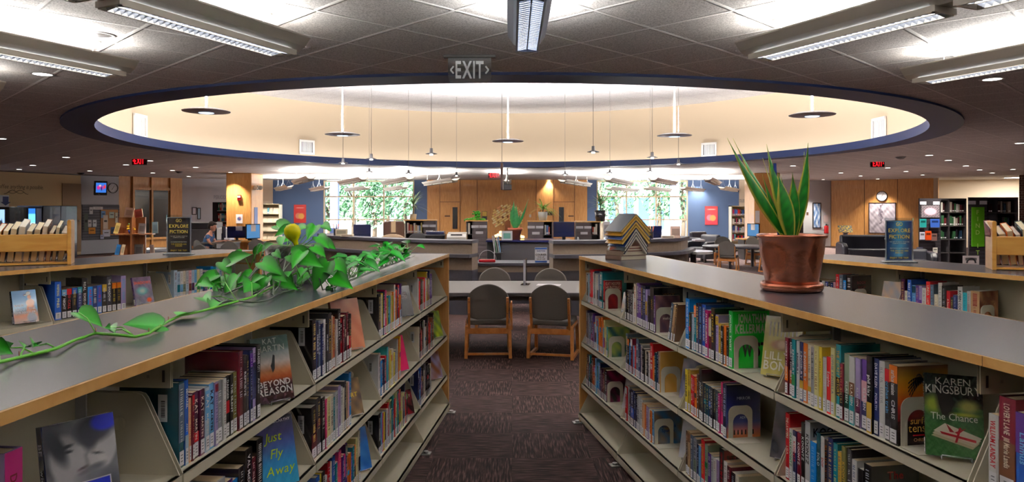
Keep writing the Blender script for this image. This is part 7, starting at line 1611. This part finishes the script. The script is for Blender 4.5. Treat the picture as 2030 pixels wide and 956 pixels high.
o = thing('green_banner', 'long green FIND IT banner on the dark bookcase end at far right', 'banner', (t2.location.x, 16.0, 0)); MB((86,160,30)).box(w2*.12, w2*.82, -.018, -.008, .72, h2-.2).build('cloth', FABRIC, o); m = MB((150,196,80))
for k, ch in enumerate('FIND IT'): m.text(ch, lambda a, b: (w2*.45+a, -.02, h2-.36-.15*k+b), .1, 1)
m.build('lettering', PAPER, o)
for x0, x1, y0, y1, Y, c, lb in ((1822,1835,434,451,17.97,(40,150,150),'teal booklet on the slatted bookcase end'),(1843,1861,434,451,17.97,(60,100,190),'blue booklet on the slatted bookcase end'),(1822,1832,460,475,17.97,(206,206,226),'pale booklet on the slatted bookcase end'),(1833,1845,458,476,17.97,(226,80,30),'orange booklet on the slatted bookcase end'),(1845,1856,463,477,17.97,(130,100,96),'brown booklet on the slatted bookcase end'),(1816,1828,490,506,17.97,(90,90,110),'grey booklet low on the slatted bookcase end'),(1848,1857,491,502,17.97,(226,226,220),'white and green booklet low on the slatted bookcase end'),(1907,1939,507,528,14.9,(216,214,220),'white card sign with a dark ring below the green banner')):
    a, b = P(x0, y1, Y), P(x1, y0, Y); t = thing('booklet' if Y > 15 else 'card_sign', lb, 'booklet' if Y > 15 else 'sign', ((a.x+b.x)/2, Y-.03, a.z)); W_, H_ = (b.x-a.x)/2, b.z-a.z; MB(c).box(-W_, W_, -.004, .01, 0, H_).build('cover', GLOSSY, t); MB(tuple(v*.55 for v in c)).box(-W_*.7, W_*.7, -.006, -.004, H_*.55, H_*.8).build('printed_title', GLOSSY, t)
    if Y > 15: MB((50,46,54)).box(-W_, W_, -.02, .02, -.02, 0).build('ledge', PAINT, t)
    else: m = MB((30,30,40)); m.tube([(.09*cos(a_), -.008, .07+.09*sin(a_)) for a_ in [pi*k/12 for k in range(13)]], .018, 6); m.build('ring_print', PAINT, t); MB((60,56,64)).box(-.05, .05, 0, .04, -(a.z), 0).build('stand', PAINT, t)
p = at(1676, 21); t = thing('sign_stand', 'grey post with a colourful plaque before the right panelling', 'sign', p); MB((150,146,156)).box(-.06, .06, -.02, .02, .02, P(0,461,21).z).build('post', METAL, t); MB((120,116,124)).box(-.2, .2, -.2, .2, 0, .03).build('foot', METAL, t); z = P(0,461,21).z
MB().grid(lambda u, v: (-.2+u*.4, -.04+v*.1, z+v*.2), lambda u, v: mixc((30,60,130), (226,190,60), soft(.5+noise2(u,v,1.5))), 12, 8).build('plaque', GLOSSY, t, solid=.02)
# dark slatted panel behind the snake plant; notice on pillar side
p = at(1582, 27.0); t = thing('slatted_panel', 'dark tall slatted rack by the white wall behind the snake plant', 'rack', p); m = MB((44,36,38)); m.box(-.3, .2, 0, .1, 0, P(0,406,27).z); m.col((24,20,22))
for k in range(16): m.box(-.3, .2, -.008, 0, .1+k*.1, .12+k*.1)
m.build('slats', MATTE, t)
# computer stations round the pillars
def station(lb, x0, x1, yd, Y, sgn):
    a, b = P(x0, yd, Y), P(x1, yd, Y); w = b.x-a.x; t = thing('computer_desk', lb, 'desk', (a.x, Y, 0)); h = a.z; MB().box(0, w, 0, .8, h-.03, h).build('desk_top', MAPLE, t, bev=.005); MB().box(.1, w-.1, .4, .44, 0, h-.03).build('modesty_panel', OAK, t)
    for X in (.05, w-.1): MB((60,56,54)).box(X, X+.05, .1, .7, 0, h-.03).build('leg', PAINT, t)
    return h
hd = station('wood computer desk by the left pillar', 448, 514, 478, 19.0, 1)
monitor('black monitor with a white note, back towards us, left pillar desk', 450, 487, 449, 472, 19.3, 0, tablez=hd); monitor('black monitor turned sideways at the person\'s desk', 441, 449, 449, 472, 18.15, R(70), tablez=.736)
o = MB((220,226,240)).box(-.09, .09, -.004, 0, -.06, .06).build('paper_note', PAPER); o.location = P(474,453,19.29); tag(o, 'white note taped on the back of the black monitor', 'note')
def lcd(lb, x, y, Y, s):
    p = P(x, y, Y); t = thing('computer_monitor', lb, 'monitor', p, R(62*s)); MB((16,20,30)).box(-.24, .24, 0, .03, .06, .46).build('screen_housing', GLOSSY, t); MB((70,130,180)).box(-.22, .22, -.004, 0, .08, .44).build('screen', emis('blue_screen', (60,120,170), .7), t); MB((226,226,230)).box(-.08, .08, -.008, -.004, .26, .44).build('paper_note', PAPER, t); MB((20,20,24)).box(-.1, .1, -.06, .1, 0, .06).build('stand', PAINT, t)
lcd('blue-lit monitor on the right side of the left pillar desk', 502, 478, 19.4, 1); hd2 = station('wood computer desk by the right pillar', 1474, 1512, 474, 21.8, 1); lcd('blue-lit monitor on the right pillar desk beside the snake plant', 1493, 473, 22.1, -1)
# bookcase and copier behind the person
t = thing('tall_bookcase', 'tall dark bookcase with binders left of the left pillar', 'bookcase', at(430,24.5)); h = P(0,401,24.5).z; m = MB((30,24,28)); m.box(-.15, .0, 0, .5, 0, h); m.box(.0, .5, .45, .5, 0, h); m.box(0,.5,0,.5,h-.03,h); m.build('carcass', MATTE, t)
for k in range(4):
    z = .4+k*.37; MB((190,190,200)).box(0, .5, .02, .45, z-.025, z).build('shelf', METAL, t)
    x = at(430,24.5)[0]+.02
    for j in range(8): q = MB([(60,120,180),(226,226,226),(190,60,60),(60,140,120)][(j*3+k) % 4]); q.box(0, .05, 0, .2, 0, .26); q.col((240,240,240)); q.box(.01, .04, -.002, 0, .1, .2); o = q.build('binder', GLOSSY); o.location = (x+j*.058, 24.55, z); tag(o, '%s binder from left, shelf %s from the floor, tall dark bookcase by the left pillar' % (ordl[j], ['one','two','three','four'][k]), 'binder', 'binders in the tall dark bookcase')
t = thing('photocopier', 'large dark photocopier on the white wall behind the seated person', 'copier', at(394,21.8)); MB((60,58,62)).box(-.25, .45, 0, .6, 0, .95).build('cabinet', PAINT, t, bev=.02); MB((44,42,46)).box(-.3, .5, 0, .6, .95, 1.15).build('scanner_lid', PAINT, t, bev=.03); MB((200,200,206)).box(.5, .9, .1, .5, .62, .98).build('side_printer', PAINT, t, bev=.02); MB((120,120,126)).box(.5, .9, .1, .5, 0, .62).build('side_cabinet', PAINT, t)
t = thing('computer_desk', 'desk with grey top where the seated person types', 'desk', at(440,18.0)); MB().box(-.42, .35, -.3, .35, .70, .735).build('desk_top', TABLETOP, t)
for X in (-.38, .3): MB((50,48,50)).box(X, X+.04, -.25, .3, 0, .7).build('leg', PAINT, t)
o = MB((30,30,34)).box(-.2, .2, -.07, .07, 0, .02).build('keyboard', PAINT); x = at(430,17.95); o.location = (x[0], x[1], .736); tag(o, 'dark keyboard under the seated person\'s hands', 'keyboard')
for x, Y, rz, lb in ((456,17.0,R(180),'dark chair back in front of the left pillar desk'), (398,15.6,R(160),'dark chair back at the lower left of the seated person'), (508,18.3,R(20),'grey chair by the blue-lit monitor')):
    make_chair(lb, at(x, Y), rz, 'dark chairs round the computer desks')

t = thing('alcove_light', 'added light panel brightening the far right alcove from its ceiling', 'ceiling light', (19.2, 26.9, HC)); MB((230,226,216)).box(-.6, .6, -.3, .3, -.012, -.001).build('trim_ring', METAL, t); MB().box(-.55, .55, -.25, .25, -.016, -.012).build('lens', LAMPW, t); area(t, (0,0,-.03), (0,0,0), 1.1, .5, 160)  # panel and its area lamp are added to brighten the alcove
# ------------------------------------------------------------------ the seated person
def skinned(name, parts, mt, parent=None, sub=2):
    """parts: chains of (point, radius); chains that start on another chain's vertex share it"""
    V = []; E = []; Rr = []; ix = {}
    for ch in parts:
        prev = None
        for p, r in ch:
            k = tuple(round(c, 4) for c in p)
            if k not in ix: ix[k] = len(V); V.append(p); Rr.append(r)
            if prev is not None and prev != ix[k]: E.append((prev, ix[k]))
            prev = ix[k]
    me = bpy.data.meshes.new(name); me.from_pydata(V, E, []); o = bpy.data.objects.new(name, me); C.objects.link(o); o.parent = parent
    o.modifiers.new('skin', 'SKIN'); me.skin_vertices.new() if not me.skin_vertices else None
    for i, r in enumerate(Rr): me.skin_vertices[0].data[i].radius = (r, r) if not isinstance(r, tuple) else r
    me.skin_vertices[0].data[0].use_root = True
    q = o.modifiers.new('sub', 'SUBSURF'); q.levels = q.render_levels = sub; o.modifiers['skin'].use_smooth_shade = True
    me.materials.append(mt); return o
SKIN = mat('skin', (196, 140, 116), .5); SHIRT = mat('blue_shirt', (50, 84, 128), .9); TROU = mat('dark_trousers', (34, 34, 44), .9); HAIR = mat('dark_hair', (44, 30, 24), .7)
pp = Vector(at(411, 17.9)); t = thing('person', 'person in a blue T-shirt seated at a desk typing, side on, facing right', 'person', pp)
# x forward (towards the desk), y depth, z up
hip, chest, neck, hd_ = (0,0,.50), (.03,0,.82), (.07,0,.97), (.12,0,1.10)
skinned('body', [[((0,0,.50),.11), ((.0,0,.62),.11), ((.02,0,.78),.115), ((.05,0,.90),.085), ((.075,0,.97),.042), ((.1,0,1.03),.045)],
    [((.05,0,.90),.085), ((.05,-.15,.885),.045), ((.12,-.18,.74),.037), ((.17,-.18,.69),.034), ((.30,-.13,.755),.027), ((.40,-.10,.765),.02), ((.44,-.10,.765),.022)],
    [((.05,0,.90),.085), ((.05,.15,.885),.045), ((.12,.18,.74),.037), ((.17,.18,.69),.034), ((.30,.13,.755),.027), ((.40,.10,.765),.02), ((.44,.10,.765),.022)],
    [((0,0,.50),.11), ((.04,-.1,.49),.085), ((.40,-.11,.50),.06), ((.44,-.11,.46),.055), ((.40,-.11,.12),.04), ((.40,-.11,.05),.035), ((.52,-.11,.035),.032)],
    [((0,0,.50),.11), ((.04,.1,.49),.085), ((.40,.11,.50),.06), ((.44,.11,.46),.055), ((.40,.11,.12),.04), ((.40,.11,.05),.035), ((.52,.11,.035),.032)]], SKIN, t)
hm = MB((196,140,116)); hm.tf(Matrix.Translation((.125,0,1.115)) @ Matrix.Rotation(R(14), 4, 'Y'))
hm.blob((0,0,.02), (.095,.072,.1), 18, 14); hm.blob((.04,0,-.05), (.055,.05,.055), 14, 10); hm.blob((.098,0,-.005), (.017,.012,.022), 8, 6); hm.blob((-.005,.072,-.0), (.018,.01,.028), 8, 6); hm.blob((-.005,-.072,-.0), (.018,.01,.028), 8, 6)
hm.col((150,80,74)); hm.blob((.088,0,-.048), (.01,.022,.006), 8, 5); hm.col((30,24,22))
for s in (-1, 1): hm.blob((.082,s*.03,.015), (.01,.012,.006), 8, 5)
hm.build('head', mat('skin_tinted', None, .5), t)
m = MB(); m.tf(Matrix.Translation((.125,0,1.115)) @ Matrix.Rotation(R(14), 4, 'Y')); m.blob((-.02,0,.05), (.1,.08,.09), 18, 12); m.blob((-.05,0,.0), (.065,.072,.075), 14, 10); m.blob((.04,0,.09), (.06,.06,.04), 12, 8); m.build('hair', HAIR, t)
skinned('t_shirt', [[((-.0,0,.49),.125), ((.0,0,.62),.122), ((.02,0,.78),.127), ((.05,0,.895),.093), ((.068,0,.94),.055)], [((.05,0,.895),.093), ((.052,-.152,.883),.056), ((.10,-.175,.79),.052)], [((.05,0,.895),.093), ((.052,.152,.883),.056), ((.10,.175,.79),.052)]], SHIRT, t)
skinned('trousers', [[((0,0,.49),.118), ((.04,-.1,.49),.093), ((.40,-.11,.50),.07), ((.44,-.11,.46),.065), ((.40,-.11,.12),.055)], [((0,0,.49),.118), ((.04,.1,.49),.093), ((.40,.11,.50),.07), ((.44,.11,.46),.065), ((.40,.11,.12),.055)]], TROU, t)
for s in (-1, 1):
    ch = []
    for k in range(4): y = s*.10+(-.027+.018*k); L = (.05,.058,.055,.044)[k]; ch.append([((.445,s*.10,.765),.018), ((.465,y,.768),.009), ((.465+L*.55,y,.766),.0085), ((.465+L,y,.75),.0075)])
    ch.append([((.445,s*.10,.765),.018), ((.45,s*.10-s*.035,.76),.011), ((.475,s*.10-s*.05,.75),.009)])
    skinned('hand', ch, SKIN, t, 1)
    MB((30,26,28)).box(.36, .6, s*.11-.05, s*.11+.05, 0, .06).build('shoe', PAINT, t, bev=.02)
make_chair('dark chair the seated person sits on', (pp.x-.28,pp.y,0), R(-90), 'dark chairs round the computer desks')
